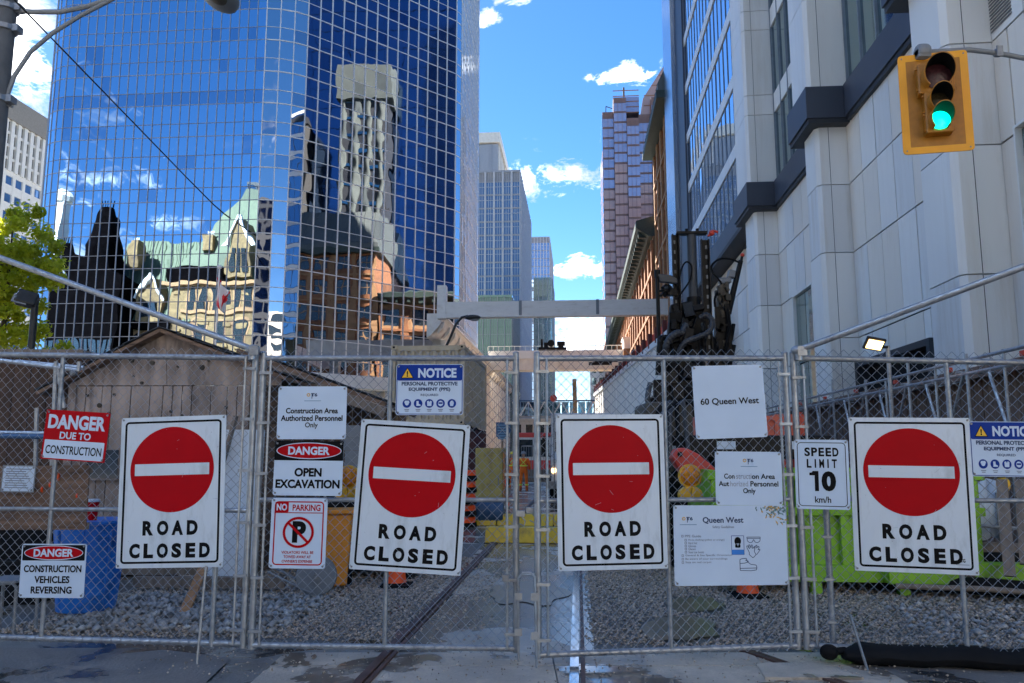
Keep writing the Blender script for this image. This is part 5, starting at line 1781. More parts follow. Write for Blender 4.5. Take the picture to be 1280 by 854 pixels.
# scaffold
sS = 5.75
t = sthing('scaffold', 'galvanised tube scaffold with red couplers standing in front of the plank hoarding', 'scaffold', sS, 9.6)
ys = [0.6 + 2.1 * k for k in range(10)]
for zz in (HZ + .02, HZ - .18):
    mb = MB(); mb.cyl((0, -2.0, zz - (.0)), (0, 21, zz), .027, n=8); mb.build('ledger_tube', galv, t, smooth=True)
for i, y in enumerate(ys):
    mb = MB(); mb.cyl((0, y, 0), (0, y, HZ + (.32 if i % 2 == 0 else .12)), .026, n=8); mb.build('standard_tube', galv, t, smooth=True)
    mb = MB(); mb.cyl((.0, y + .35, HZ - .13), (.75, y + .35, HZ - .13), .024, n=8); mb.build('transom_tube', galv, t, smooth=True)
    mb = MB(); mb.cyl((.0, y + .1, HZ - .15), (.0, y + .95, HZ - 1.3), .024, n=8); mb.build('diagonal_tube', galv, t, smooth=True)
    mb = MB(); mb.cyl((.1, y + 1.7, HZ - .15), (.1, y + 1.1, HZ - 1.4), .024, n=8); mb.build('diagonal_tube', galv, t, smooth=True)
    mb = MB(); mb.cyl((0, y + 1.05, 0), (0, y + 1.05, HZ + .05), .022, n=8); mb.build('standard_tube', galv, t, smooth=True)
    mb = MB(); mb.box((-.03, y + .5, HZ - .07), (.07, .10, .07)); mb.build('red_coupler', redp, t, bevel=.01)
# floodlight on post
p = P(1110, 440, 13.5)
t = thing('floodlight', 'lit rectangular floodlight on a grey post in front of the black doorway', 'floodlight', (p.x, 13.5, 0))
h = P(1110, 433, 13.5).z
mb = MB(); mb.cyl((0, 0, 0), (0, 0, h), .035, n=10); mb.build('post', galv, t, smooth=True)
mb = MB(); mb.bar((.02, 0, h - .01), (-.17, -.05, h - .03), .05, .04); mb.build('bracket', darksteel, t)
l = thing('x', None, None) if False else None
lamp = MB(); lamp.box((-.27, -.10, h + .03), (.32, .24, .05), (R(-48), R(10), 0)); lo = lamp.build('lamp_housing', darksteel, t, bevel=.01)
lens = MB(); lens.box((-.275, -.128, h + .008), (.25, .17, .015), (R(-48), R(10), 0)); lens.build('lamp_lens', lamp_on, lo)
# pile at the lower right: pipes, logs, sheets
for k, (px, py, l, r_, col_, lb, a) in enumerate(((1240, 735, 2.6, .10, rubber, 'black drain pipe lying on the pile at the right', -28), (1236, 738, 1.9, .032, timberg, 'thin grey timber batten lying below the black pipe', -18),
                                                 (1255, 690, 1.6, .11, timberg, 'pale round log on the pile at the right', -20), (1262, 700, 1.4, .08, rubber, 'short black pipe on top of the pale log', -8))):
    g = G(px, py)
    Yk = [9.6, 9.3, 10.3, 10.1][k]
    pz = max(.1, P(px, py, Yk).z)
    t = thing(['drain_pipe', 'timber_batten', 'log', 'drain_pipe'][k], lb, ['pipe', 'plank', 'log', 'pipe'][k], (P(px, py, Yk).x, Yk, pz))
    ca, sa_ = math.cos(R(a)), math.sin(R(a))
    mb = MB(); mb.tube([(-l / 2 * ca, -l / 2 * sa_, .0), (0, .02, .01), (l / 2 * ca, l / 2 * sa_, -.03)], r_, 12); mb.build('body', col_, t, smooth=True)
for k, (pa, pb, lb) in enumerate((((1190, 610), (1212, 715), 'leaning grey plank right of the largest road closed sign'), ((1252, 600), (1262, 715), 'upright grey plank near the right edge behind the gate'), ((1275, 600), (1282, 700), 'grey stake at the right edge behind the gate'))):
    a = P(*pa, 9.8); b = P(*pb, 9.4)
    t = thing('timber_plank', lb, 'plank', b)
    mb = MB(); mb.bar((0, 0, -.05), a - b, .12, .045); mb.build('plank', timberg, t)
p = P(1222, 625, 10.6)
t = thing('white_sheet', 'white plastic sheet hanging behind the planks at the right edge', 'sheet', p, R(8))
mb = MB()
n = 10
vs_ = []
for i in range(n + 1):
    for j in range(2):
        vs_.append((-.32 + .62 * i / n, .05 * math.sin(i * 1.7), .25 - j * .75 + .03 * math.sin(i)))
mb.add(vs_, [(2 * i, 2 * i + 2, 2 * i + 3, 2 * i + 1) for i in range(n)])
o = mb.build('sheet', signwhite2, t, smooth=True)
sm = o.modifiers.new('s', 'SOLIDIFY'); sm.thickness = .004
p = P(1254, 606, 10.4)
t = thing('yellow_roll', 'yellow tape roll hanging by the plank at the right edge', 'roll', p)
mb = MB(); mb.lathe([(.03, -.04), (.09, -.04), (.09, .04), (.03, .04)], (0, 0, 0), 16, 'x'); mb.build('roll', ambery, t)
p = P(1213, 655, 10.2)
t = thing('grey_trestle', 'low galvanised pipe trestle among the planks at the right', 'trestle', (p.x, 10.3, 0))
mb = MB(); mb.cyl((-.2, 0, p.z), (1.3, .1, p.z - .12), .022, n=8); mb.build('cross_tube', galv, t, smooth=True)
mb = MB(); mb.cyl((1.0, 0, 0), (.95, .1, 2.0), .03, n=8); mb.cyl((.6, .3, 0), (.6, .3, 1.2), .02, n=8); mb.build('leg_tube', galv, t, smooth=True)

# black filter sock on the ground in front of the right leaf
a = G(1060, 832); b = G(1300, 842)
t = thing('filter_sock', 'long black sediment sock lying on the asphalt below the right gate', 'sock', (a.x, a.y, 0))
pts = []; rads = []
for i in range(15):
    u = i / 14
    pts.append((-.03 + (b.x - a.x + .7) * u, .03 * math.sin(u * 7) - .14 * u, .115)); rads.append((.05 if i == 0 else .115 + .01 * math.sin(i * 2.1)) if i < 14 else .05)
mb = MB(); mb.tube(pts, rads, 14); mb.v = [(v_[0], v_[1] * 1.25, v_[2] * .72 + .01 * math.sin(v_[0] * 9)) for v_ in mb.v]; mb.build('sock', rubber, t, smooth=True)
mb = MB(); mb.ball((-.14, .02, .10), .07, 10, 7, (1.1, .9, .9)); mb.cyl((-.14, .02, .1), (0, .03, .11), .03, n=8); mb.build('tied_end', rubber, t, smooth=True)
g = G(1010, 842)
t = thing('concrete_slab', 'broken pale concrete slab on the ground below the right gate posts', 'slab', (g.x, g.y, .01), R(3))
mb = MB(); mb.prism([(-.42, -.22), (.32, -.26), (.22, .02), (.10, .20), (-.34, .20)], 'z', 0, .025); mb.build('slab', g_side, t)
for k, (px, py, l, a) in enumerate(((957, 826, .9, 105),)):
    g = G(px, py)
    t = thing('rail_stub', 'old rusty rail strip set diagonally in the pavement at lower right', 'rail', (g.x, g.y, .018))
    ca, sa_ = math.cos(R(112)), math.sin(R(112))
    mb = MB(); mb.bar((-ca * .9, -sa_ * .9, .004), (ca * .35, sa_ * .35, .004), .05, .02); mb.bar((-ca * .9 + .06, -sa_ * .9, .002), (ca * .35 + .06, sa_ * .35, .002), .03, .02); mb.build('rail', railrust, t)

# ================================================================== left hoarding, scaffold
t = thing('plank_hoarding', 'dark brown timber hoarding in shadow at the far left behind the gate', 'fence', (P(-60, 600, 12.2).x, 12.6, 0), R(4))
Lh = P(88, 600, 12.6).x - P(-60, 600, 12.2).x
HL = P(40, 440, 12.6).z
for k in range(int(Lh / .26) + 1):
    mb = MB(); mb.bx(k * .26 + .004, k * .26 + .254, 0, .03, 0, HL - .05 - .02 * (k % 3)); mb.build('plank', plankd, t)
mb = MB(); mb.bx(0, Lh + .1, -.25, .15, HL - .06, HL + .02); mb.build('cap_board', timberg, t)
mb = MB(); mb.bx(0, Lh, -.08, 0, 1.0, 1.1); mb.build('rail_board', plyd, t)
t = thing('scaffold', 'galvanised scaffold tubes at the far left in front of the dark hoarding', 'scaffold', (P(0, 600, 10.2).x, 10.2, 0))
ox = P(0, 600, 10.2).x


def q2(px, py, Y=10.2):
    v = P(px, py, Y); return Vector((v.x - ox, Y - 10.2, v.z))


for (a, b, Y) in (((-20, 448), (98, 463), 10.2), ((20, 452), (105, 460), 10.4), ((-10, 541), (56, 542), 10.0)):
    mb = MB(); mb.cyl(q2(*a, Y), q2(*b, Y), .028, n=8); mb.build('ledger_tube', galv, t, smooth=True)
mb = MB(); mb.cyl(q2(-10, 545, 9.9), q2(56, 546, 9.9), .03, n=8); mb.build('blue_tube', bluesteel, t, smooth=True)
for (a, b) in (((70, 452), (64, 600)), ((72, 458), (80, 510)), ((99, 452), (98, 464)), ((46, 510), (44, 600))):
    mb = MB(); mb.cyl(q2(*a), q2(*b), .026, n=8); mb.build('upright_tube', galv, t, smooth=True)
mb = MB(); mb.ball(q2(92, 466), .05, 8, 6); mb.build('coupler', clipm, t)
# floodlight on black post at left
p = P(42, 400, 14)
t = thing('floodlight', 'unlit boxy floodlight on a black post in front of the tree', 'floodlight', (p.x, 14, 0))
h = P(42, 376, 14).z
mb = MB(); mb.cyl((0, 0, 0), (0, 0, h), .06, n=10); mb.build('post', darksteel, t, smooth=True)
mb = MB(); mb.box((-.12, -.05, h + .02), (.34, .2, .26), (R(-20), R(14), R(20))); lo = mb.build('lamp_housing', darksteel, t, bevel=.03)
mb = MB(); mb.box((-.17, -.16, h - .0), (.24, .02, .17), (R(-20), R(14), R(20))); mb.build('lamp_lens', greyplast, lo)

# ================================================================== traffic signal
Y = 10.5
c = P(1169, 128, Y)
t = thing('traffic_signal', 'yellow traffic signal showing green, hanging from a grey arm at top right', 'traffic light', c, rot=(R(-3), R(1.0), R(-15)))
sw = abs(P(1210, 128, Y).x - P(1127, 128, Y).x) / 83.0
hw, hh = 40 * sw, 67 * sw * 1.0


def rrpts(x, z, w, h, rad, n=5):
    pts = []
    for (sx, sz, a0) in ((1, 1, 0), (-1, 1, 90), (-1, -1, 180), (1, -1, 270)):
        for k in range(n):
            a = R(a0 + k * 90 / (n - 1))
            pts.append((x + sx * (w / 2 - rad) + rad * math.cos(a), z + sz * (h / 2 - rad) + rad * math.sin(a)))
    return pts


mb = MB(); mb.prism(rrpts(0, 0, hw * 2, hh * 2, .06), 'y', .0, .012); mb.build('backplate', signaldark, t)
mb = MB()
o_, i_ = rrpts(0, 0, hw * 2, hh * 2, .05), rrpts(0, 0, hw * 2 - .20, hh * 2 - .20, .01)
n = len(o_)
mb.add([(p[0], -.004, p[1]) for p in o_] + [(p[0], -.004, p[1]) for p in i_], [(k, (k + 1) % n, n + (k + 1) % n, n + k) for k in range(n)])
mb.build('reflective_border', signalyel, t)
for sx in (-1, 1):
    for sz_ in (-1, 1):
        mb = MB(); mb.cyl((sx * (hw - .05), -.012, sz_ * (hh - .05)), (sx * (hw - .05), -.003, sz_ * (hh - .05)), .011, n=7); mb.build('bolt', clipm, t)
zs = [(hh * .40, .185, lens_red), (-hh * .10, .135, lens_amber), (-hh * .47, .135, lamp_green)]
for k, (z, r_, lm) in enumerate(zs):
    sz = r_ * 1.24
    mb = MB(); mb.bx(-sz, sz, -.16, .0, z - sz + .004, z + sz - .004)
    hb = mb.build('signal_head', signaldark, t, bevel=.02)
    mb = MB(); mb.lathe([(.003, -.035), (r_ * .6, -.028), (r_ * .97, -.005)], (0, -.17, z), 32, 'y'); mb.build('lens', lm, hb, smooth=True)
    # visor: cut tube, longer on top
    mb = MB()
    N_ = 28
    vin = []
    for j in range(N_ + 1):
        a = -PI * .30 + (PI * 1.60) * j / N_
        ln = .10 + .22 * (0.5 + 0.5 * math.sin(a))
        for rr_ in (r_, r_ + .012):
            vin.append((rr_ * math.cos(a), -.16, z + rr_ * math.sin(a)))
            vin.append((rr_ * math.cos(a), -.16 - ln, z + rr_ * math.sin(a)))
    fs = []
    for j in range(N_):
        b = 4 * j
        fs += [(b, b + 1, b + 5, b + 4), (b + 2, b + 6, b + 7, b + 3), (b + 1, b + 3, b + 7, b + 5)]
    mb.add(vin, fs)
    mb.build('visor', signaldark, hb, smooth=True)
    mb = MB(); mb.add([(v_[0] * .985, v_[1], z + (v_[2] - z) * .985) for v_ in vin[0::4]] + [(v_[0] * .985, v_[1] + .004, z + (v_[2] - z) * .985) for v_ in vin[1::4]], [(j, j + 1, N_ + 2 + j, N_ + 1 + j) for j in range(N_)]); mb.build('visor_lining', rubber, hb, smooth=True)
    for sx in (-1, 1):
        for dz in (-.7, .7):
            mb = MB(); mb.cyl((sx * (sz + .01), -.13, z + dz * sz), (sx * (sz + .01), -.09, z + dz * sz), .016, n=6); mb.build('hinge', signaldark, hb)
a = P(1150, 62, Y) - c
t2 = thing('signal_arm', 'grey bracket arm with clamp holding the traffic signal from the right', 'bracket', P(1150, 64, Y))
b = P(1290, 72, Y) - P(1150, 64, Y); m_ = P(1215, 61, Y) - P(1150, 64, Y); m2 = P(1248, 64, Y) - P(1150, 64, Y)
mb = MB(); mb.tube([(0, .05, 0.0), (.25, .05, .02), m_ + Vector((0, .05, .01)), m2 + Vector((0, .05, 0)), b + Vector((.0, .05, 0)), b * 1.8 + Vector((0, .05, -.05))], .036, 10); mb.build('arm_tube', greyplast, t2, smooth=True)
pe_ = b * 1.8
zg = P(1150, 64, Y).z
mb = MB(); mb.cyl((pe_.x, .05, -zg), (pe_.x, .05, .6), .13, .10, 14); mb.build('signal_pole', greyplast, t2, smooth=True)
mb = MB(); mb.lathe([(.09, -.09), (.115, -.05), (.115, .05), (.09, .09)], (.06, .05, .01), 14, 'x'); mb.box((.06, .05, -.02), (.18, .16, .14)); mb.build('hub', greyplast, t2, bevel=.02)
mb = MB(); mb.lathe([(.045, -.05), (.06, -.03), (.06, .03), (.045, .05)], m2 + Vector((.02, .05, 0)), 12, 'x'); mb.bx(m2.x - .03, m2.x + .06, -.02, .0, m2.z - .08, m2.z + .08); mb.build('clamp', clipm, t2, bevel=.008)

# ================================================================== left pole with luminaire arms, overhead wire
Y = 7.6
x0 = P(5, 90, Y).x
t = thing('utility_pole', 'dark grey concrete pole at the top left with curved brace arms', 'pole', (x0 - .035, Y, 0))
mb = MB(); mb.cyl((0, 0, 0), (0, 0, 9.5), .115, .085, 16); mb.build('pole', concpole, t, smooth=True)
q3 = lambda px, py, Yk=Y: P(px, py, Yk) - Vector((x0 - .035, Y, 0))
mb = MB(); mb.tube([q3(6, 11), q3(40, 15), q3(75, 15), q3(110, 8), q3(140, -2), q3(180, -22)], .026, 10); mb.build('upper_arm', galv2 if 'galv2' in globals() else darksteel_l if 'darksteel_l' in globals() else greyplast, t, smooth=True)
mb = MB(); mb.tube([q3(6, 128), q3(18, 95), q3(38, 65), q3(65, 42), q3(100, 20), q3(135, 2), q3(160, -12)], .022, 10); mb.build('brace_arm', greyplast, t, smooth=True)
for py in (11, 37, 125):
    z = q3(6, py).z
    mb = MB(); mb.lathe([(.108, -.03), (.12, -.025), (.12, .025), (.108, .03)], (0, 0, z), 16); mb.bx(.08, .16, -.05, .05, z - .035, z + .035); mb.build('pole_clamp', clipm, t)
z = q3(6, 165).z
mb = MB(); mb.tube([q3(6, 130), q3(12, 133), q3(16, 134)], .012, 6); mb.build('hook', clipm, t)
# luminaire bottom seen at the top edge
p = P(274, -6, 7.4)
t = thing('street_light', 'underside of a street light head cut by the top edge of the photo', 'street light', p)
mb = MB(); mb.ball((0, 0, 0), .16, 16, 8, (1.1, 2.0, .5)); mb.build('housing', greyplast, t, smooth=True)
mb = MB(); mb.ball((.01, -.05, -.03), .10, 14, 8, (1.0, 1.5, .7)); mb.build('lens', muddy, t, smooth=True)
e_ = P(180, -22, 7.6) - p
mb = MB(); mb.tube([(0, .1, .03), e_ * .35 + Vector((0, .05, .06)), e_], .026, 8); mb.build('arm', greyplast, t, smooth=True)
# wire
a = P(18, 0, 7.0); b = P(288, 273, 87.4)
t = thing('overhead_wire', 'thin black overhead wire running diagonally across the mirrored tower', 'wire', a)
v = b - a
mb = MB(); mb.tube([v * -.12, v * 0, v * .25 + Vector((0, 0, -.12)), v * .5 + Vector((0, 0, -.2)), v * .75 + Vector((0, 0, -.15)), v], [.007, .008, .02, .038, .058, .075], 6); mb.build('wire', rubber, t, smooth=True)

# ================================================================== cobra lamp, flagpole
Y = 31
b0 = P(552, 445, Y)
t = thing('street_light', 'dark cobra head street light on a curved thin arm above the container', 'street light', (b0.x, Y, 0))
q4 = lambda px, py: P(px, py, Y) - Vector((b0.x, Y, 0))
mb = MB(); mb.tube([(0, 0, 0), q4(552, 445), q4(562, 424), q4(570, 405), q4(577, 397), q4(585, 395)], .05, 8); mb.build('pole', darksteel, t, smooth=True)
e = q4(591, 397)
mb = MB(); mb.ball(e, .24, 14, 8, (1.35, .8, .45)); mb.build('lamp_head', darksteel, t, smooth=True)
mb = MB(); mb.ball(e + Vector((.06, 0, -.06)), .17, 12, 7, (1.2, .8, .5)); mb.build('lens', greyplast, t, smooth=True)

Y = 45
b0 = P(270, 420, Y)
t = thing('flagpole', 'slim white flagpole in front of the mirrored stone building', 'flagpole', (b0.x, Y, 0))
zt = P(272, 336, Y).z
mb = MB(); mb.cyl((0, 0, 0), (0, 0, zt), .07, .045, 10); mb.build('pole', flagwhite, t, smooth=True)
mb = MB(); mb.ball((0, 0, zt + .1), .13, 10, 8); mb.build('finial', flagwhite, t, smooth=True)
# flag: drooping cloth, red - white with leaf - red
f = thing('canada_flag', 'limp red and white Canadian flag hanging on the white flagpole', 'flag', (b0.x, Y - .08, 0))
q5 = lambda px, py: P(px, py, Y) - Vector((b0.x, Y, 0))
NU, NV = 24, 14
grid = []
for i in range(NU + 1):
    u = i / NU
    for j in range(NV + 1):
        v_ = j / NV
        top = Vector((273 + 3 * u + 14 * u * u, 348 + 24 * u + 4 * u * u))
        bot = Vector((270 + 3 * u + 12 * math.sin(u * 2.6), 384 + 8 * math.sin(u * PI * .9)))
        top = Vector((272 + 17 * u ** 1.1, 347 + 21 * u))
        bot = Vector((271 + 7 * u + 5 * math.sin(u * PI), 380 + 12 * math.sin(u * PI)))
        pxy = top.lerp(bot, v_)
        pt = q5(pxy.x, pxy.y)
        grid.append((pt.x + .05 * math.sin(v_ * 5 + u * 9), .22 * math.sin(u * 11 + v_ * 2.5), pt.z))
for (nm, u0, u1, m_) in (('red_band', 0, 6, flagred), ('white_field', 6, 18, flagwhite), ('red_band', 18, 24, flagred)):
    mb = MB(); fs = []
    for i in range(u0, u1):
        for j in range(NV):
            a_ = i * (NV + 1) + j
            fs.append((a_, a_ + 1, a_ + NV + 2, a_ + NV + 1))
    idx = sorted(set(k for q_ in fs for k in q_)); mp_ = {k: n_ for n_, k in enumerate(idx)}
    mb.add([grid[k] for k in idx], [tuple(mp_[k] for k in q_) for q_ in fs])
    o = mb.build(nm, m_, f, smooth=True)
    sm = o.modifiers.new('s', 'SOLIDIFY'); sm.thickness = .02
leaf = [(0, .5), (.1, .3), (.22, .38), (.17, .05), (.33, .2), (.37, .1), (.5, .1), (.42, -.05), (.48, -.1), (.22, -.28), (.24, -.36), (.03, -.33), (.03, -.5)]
leaf = leaf + [(-x, y) for x, y in leaf[::-1]]
pc = Vector(grid[12 * (NV + 1) + 7])
mb = MB(); mb.add([(pc.x + x * .5, pc.y - .16, pc.z + y * .62) for x, y in leaf], [tuple(range(len(leaf)))]); mb.build('maple_leaf', flagred, f)

# ================================================================== tree
def tree(name, label, loc, H, Rc, seed, n_leaf=9000, leaf_s=.22, trunk_r=.3, crown_z=None):
    t = thing(name, label, 'tree', loc)
    rr = random.Random(seed)
    mb = MB()
    limbs = []
    zc = crown_z or H * .62
    mb.tube([(0, 0, 0), (.1, .05, H * .2), (-.05, .1, H * .42), (.05, 0, H * .7), (.0, .1, H * .9)], [trunk_r, trunk_r * .8, trunk_r * .62, trunk_r * .35, trunk_r * .1], 10)
    tips = []
    for k in range(16):
        a = rr.uniform(0, 2 * PI); el = rr.uniform(.1, 1.0)
        z0 = H * rr.uniform(.25, .75)
        L = Rc * rr.uniform(.6, 1.0)
        p0 = Vector((0, 0, z0)); p2 = p0 + Vector((math.cos(a) * L * math.cos(el), math.sin(a) * L * math.cos(el), L * math.sin(el) * .9))
        p1 = (p0 + p2) / 2 + Vector((0, 0, -.3))
        mb.tube([p0, p1, p2], [trunk_r * .35, trunk_r * .2, trunk_r * .06], 7)
        tips.append(p2); tips.append((p1 + p2) / 2)
    mb.build('trunk', bark, t, smooth=True)
    # leaf clumps
    vs_, fs = [], []
    clumps = []
    for k in range(90):
        u = Vector((rr.gauss(0, 1), rr.gauss(0, 1), rr.gauss(0, 1))).normalized() * (rr.random() ** .4)
        c = Vector((u.x * Rc * .92, u.y * Rc * .92, zc + u.z * (H - zc) * .92))
        clumps.append((c, rr.uniform(.45, 1.15)))
    for p_ in tips: clumps.append((p_, rr.uniform(.5, 1.0)))
    for i in range(n_leaf):
        c, r_ = clumps[rr.randrange(len(clumps))]
        d = Vector((rr.gauss(0, 1), rr.gauss(0, 1), rr.gauss(0, .75))).normalized() * r_ * rr.random() ** .5
        p_ = c + d
        nrm = (d.normalized() * .7 + Vector((rr.gauss(0, .6), rr.gauss(0, .6), rr.gauss(0, .6) + .4))).normalized()
        x = nrm.orthogonal().normalized(); y = nrm.cross(x)
        a = rr.uniform(0, PI); x, y = x * math.cos(a) + y * math.sin(a), y * math.cos(a) - x * math.sin(a)
        s_ = leaf_s * rr.uniform(.6, 1.25)
        b = len(vs_)
        vs_ += [p_ - x * s_, p_ + y * s_ * .45 + nrm * s_ * .1, p_ + x * s_, p_ - y * s_ * .45 + nrm * s_ * .1]
        fs.append((b, b + 1, b + 2, b + 3))
    me = bpy.data.meshes.new('crown'); me.from_pydata([tuple(v) for v in vs_], [], fs); me.materials.append(leafm); me.update()
    meshobj('crown', me, t)
    return t


# leaves let light through
nt = leafm.node_tree; N, L_ = nt.nodes, nt.links
b = N['Principled BSDF']; tr = N.new('ShaderNodeBsdfTranslucent'); tr.inputs['Color'].default_value = (0.62, 0.66, 0.03, 1)
ad = N.new('ShaderNodeMixShader'); ad.inputs[0].default_value = 0.55
L_.new(b.outputs[0], ad.inputs[1]); L_.new(tr.outputs[0], ad.inputs[2]); L_.new(ad.outputs[0], N['Material Output'].inputs[0])
c = P(10, 340, 56)
tree('deciduous_tree', 'bright yellow green leafy tree at the left edge in front of the mirrored tower', (c.x, 56, 0), P(10, 243, 56).z, 4.6, 5, 16000, .24, .35, P(10, 350, 56).z)

# ================================================================== mirrored tower
T0 = 85.4
s0, _ = PT(321, 300, T0)
sL, _ = PT(67, 300, T0)
segs = []            # (s,t) nodes from the left end round to the far right end, with a kind for each segment
pts = [(s0, T0)]
left = []
n1 = 22
mod1 = (s0 - sL) / n1
for k in range(n1): left.append((s0 - mod1 * (k + 1), T0))
ang = 180.0
p = left[-1]
for k in range(7):
    ang -= 12.5
    p = (p[0] + 1.0 * math.cos(R(ang)), p[1] + 1.0 * math.sin(R(ang)))
    left.append(p)
for k in range(8):
    p = (p[0], p[1] + 1.5)
    left.append(p)
nodes = left[::-1] + [(s0, T0)]
kinds = ['A'] * (len(nodes) - 1)
p = nodes[-1]
for a in (12, 24, 36):
    p = (p[0] + 1.6 * math.cos(R(a)), p[1] + 1.6 * math.sin(R(a))); nodes.append(p); kinds.append('K')
A2 = 46.5
k2 = (-.1570 * p[1] - p[0]) / (math.cos(R(A2)) + .157 * math.sin(R(A2)))
for k in range(14):
    p = (p[0] + k2 / 14 * math.cos(R(A2)), p[1] + k2 / 14 * math.sin(R(A2))); nodes.append(p); kinds.append('B')
p = (p[0] + 1.5 * math.cos(R(68)), p[1] + 1.5 * math.sin(R(68))); nodes.append(p); kinds.append('C')
for k in range(13):
    p = (p[0], p[1] + 1.5); nodes.append(p); kinds.append('C')
Z0 = 10.9
FL = 3.9
NF = 26
ZT = Z0 + FL * NF
tw = sthing('glass_tower', 'tall mirrored glass tower with rounded corners and a pale mullion grid on the left', 'tower', s0, T0)
loc = lambda s, t: (s - s0, t - T0)
N2 = [loc(*q) for q in nodes]
gl_mats = [gl_a, gl_b, gl_c, gl_d, gl_side]
cells = []
rr = random.Random(77)
cache = {}
for i in range(len(N2) - 1):
    a, b = Vector(N2[i]), Vector(N2[i + 1])
    L = (b - a).length
    mid = (a + b) / 2
    az = math.atan2(b.y - a.y, b.x - a.x)
    for f in range(NF):
        for (dz, hh_) in ((0.0, 1.6), (1.6, 2.3)):
            z = Z0 + f * FL + dz
            wpos = W(mid.x + s0, mid.y + T0, z + hh_ / 2)
            d = wpos - Vector((0, 0, CAMH))
            nrm = Vector((math.sin(az - SA), -math.cos(az - SA), 0))
            v_ = wpos; dd = d.normalized()
            # in frame?
            f_ = d.y * math.cos(PITCH) + d.z * math.sin(PITCH)
            u_ = d.x / f_ * FPX + 640
            vv = 427 - (d.z * math.cos(PITCH) - d.y * math.sin(PITCH)) / f_ * FPX
            vis = -20 < u_ < 1300 and -20 < vv < 470
            area = L * hh_ * max(0, -dd.dot(nrm)) / d.length_squared if vis else 0
            k = kinds[i]
            if k == 'A': mi = 0 if rr.random() > (.16 if dz == 0 else .03) else 1
            elif k in 'BK': mi = 2 if rr.random() > .15 else 3
            else: mi = 4
            # one mechanical floor reads darker across the left face
            if k == 'A' and dz == 0 and f == 8: mi = 1
            tilt = {'A': .0006, 'K': .003, 'B': .0015, 'C': .001}[k]
            cells.append((area, i, mid, az, L, z, hh_, mi, rr.gauss(0, tilt), rr.gauss(0, tilt)))
cells.sort(key=lambda c: -c[0])
g_ = .05
rest = MB()
for n, (area, i, mid, az, L, z, hh_, mi, t1, t2) in enumerate(cells):
    if n < 295:
        key = (round(L, 3), hh_, mi)
        if key not in cache:
            mb = MB(); mb.bx(-L / 2 + g_, L / 2 - g_, 0, .04, -hh_ / 2 + g_, hh_ / 2 - g_)
            cache[key] = mb.mesh('window_pane', gl_mats[mi])
        meshobj('window_pane', cache[key], tw, (mid.x, mid.y, z + hh_ / 2), (t1, 0, az + t2))
    else:
        rest.mi = mi
        rest.box((mid.x, mid.y, z + hh_ / 2), (L - 2 * g_, .04, hh_ - 2 * g_), Euler((t1, 0, az + t2)).to_matrix())
o = rest.build('upper_window_panes', gl_mats, tw); o['kind'] = 'stuff'
mb = MB(); mb.bx(-.055, .055, -.10, .08, Z0, ZT); mme = mb.mesh('mullion', alum)
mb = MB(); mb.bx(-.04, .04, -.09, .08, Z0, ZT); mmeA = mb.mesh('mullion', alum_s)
for i, q in enumerate(N2):
    if 0 < i < len(N2) - 1:
        d = Vector(N2[i + 1]) - Vector(N2[i - 1])
    else: d = Vector((1, 0)) if i else Vector((0, -1))
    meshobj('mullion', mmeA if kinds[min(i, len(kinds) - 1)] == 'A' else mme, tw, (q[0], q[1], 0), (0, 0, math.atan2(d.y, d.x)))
for f in range(NF + 1):
    for dz in ((0, 1.6) if f < NF else (0,)):
        mb = MB()
        hgt = .11 if dz == 0 else .07
        for i in range(len(N2) - 1):
            a, b = Vector((*N2[i], 0)), Vector((*N2[i + 1], 0))
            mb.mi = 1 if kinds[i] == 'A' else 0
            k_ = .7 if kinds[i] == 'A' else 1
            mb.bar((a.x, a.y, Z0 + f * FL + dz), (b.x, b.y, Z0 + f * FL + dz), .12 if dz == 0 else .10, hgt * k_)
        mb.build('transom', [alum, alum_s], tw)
# core, base, band
core = [loc(q[0], q[1]) for q in nodes]
cx = sum(q[0] for q in core) / len(core)


def inset(poly, d):
    out = []
    n = len(poly)
    for i in range(n):
        a, b = Vector(poly[max(i - 1, 0)]), Vector(poly[min(i + 1, n - 1)])
        t_ = (b - a).normalized(); nn = Vector((-t_.y, t_.x))
        q = Vector(poly[i]) + nn * d
        out.append((q.x, q.y))
    return out


bk = inset(core, .12)
end = max(q[1] for q in bk)
mb = MB(); mb.prism(bk, 'z', Z0, ZT - .05); mb.build('dark_core', band_d, tw)
bk2 = inset(core, 1.2)
mb = MB(); mb.prism(bk2, 'z', 0, Z0 - 1.5); mb.build('ground_floor_wall', cream, tw)
mb = MB()
for i in range(len(core) - 1):
    a, b = Vector((*core[i], 0)), Vector((*core[i + 1], 0))
    t_ = (b - a).normalized(); nn = Vector((t_.y, -t_.x, 0)) * .05
    mb.bar(a + nn + Vector((0, 0, Z0 - .78)), b + nn + Vector((0, 0, Z0 - .78)), .5, 1.45)
mb.build('stone_band', creamw, tw)
mb = MB()
for i in range(0, len(core) - 1, 3):
    q = inset(core, .5)[i]
    mb.box((q[0], q[1], (Z0 - 1.5) / 2), (.7, .7, Z0 - 1.5))
mb.build('column_row', creamw, tw)
mb = MB(); mb.prism(inset(core, .3), 'z', ZT, ZT + .5); mb.build('roof', band_d, tw)


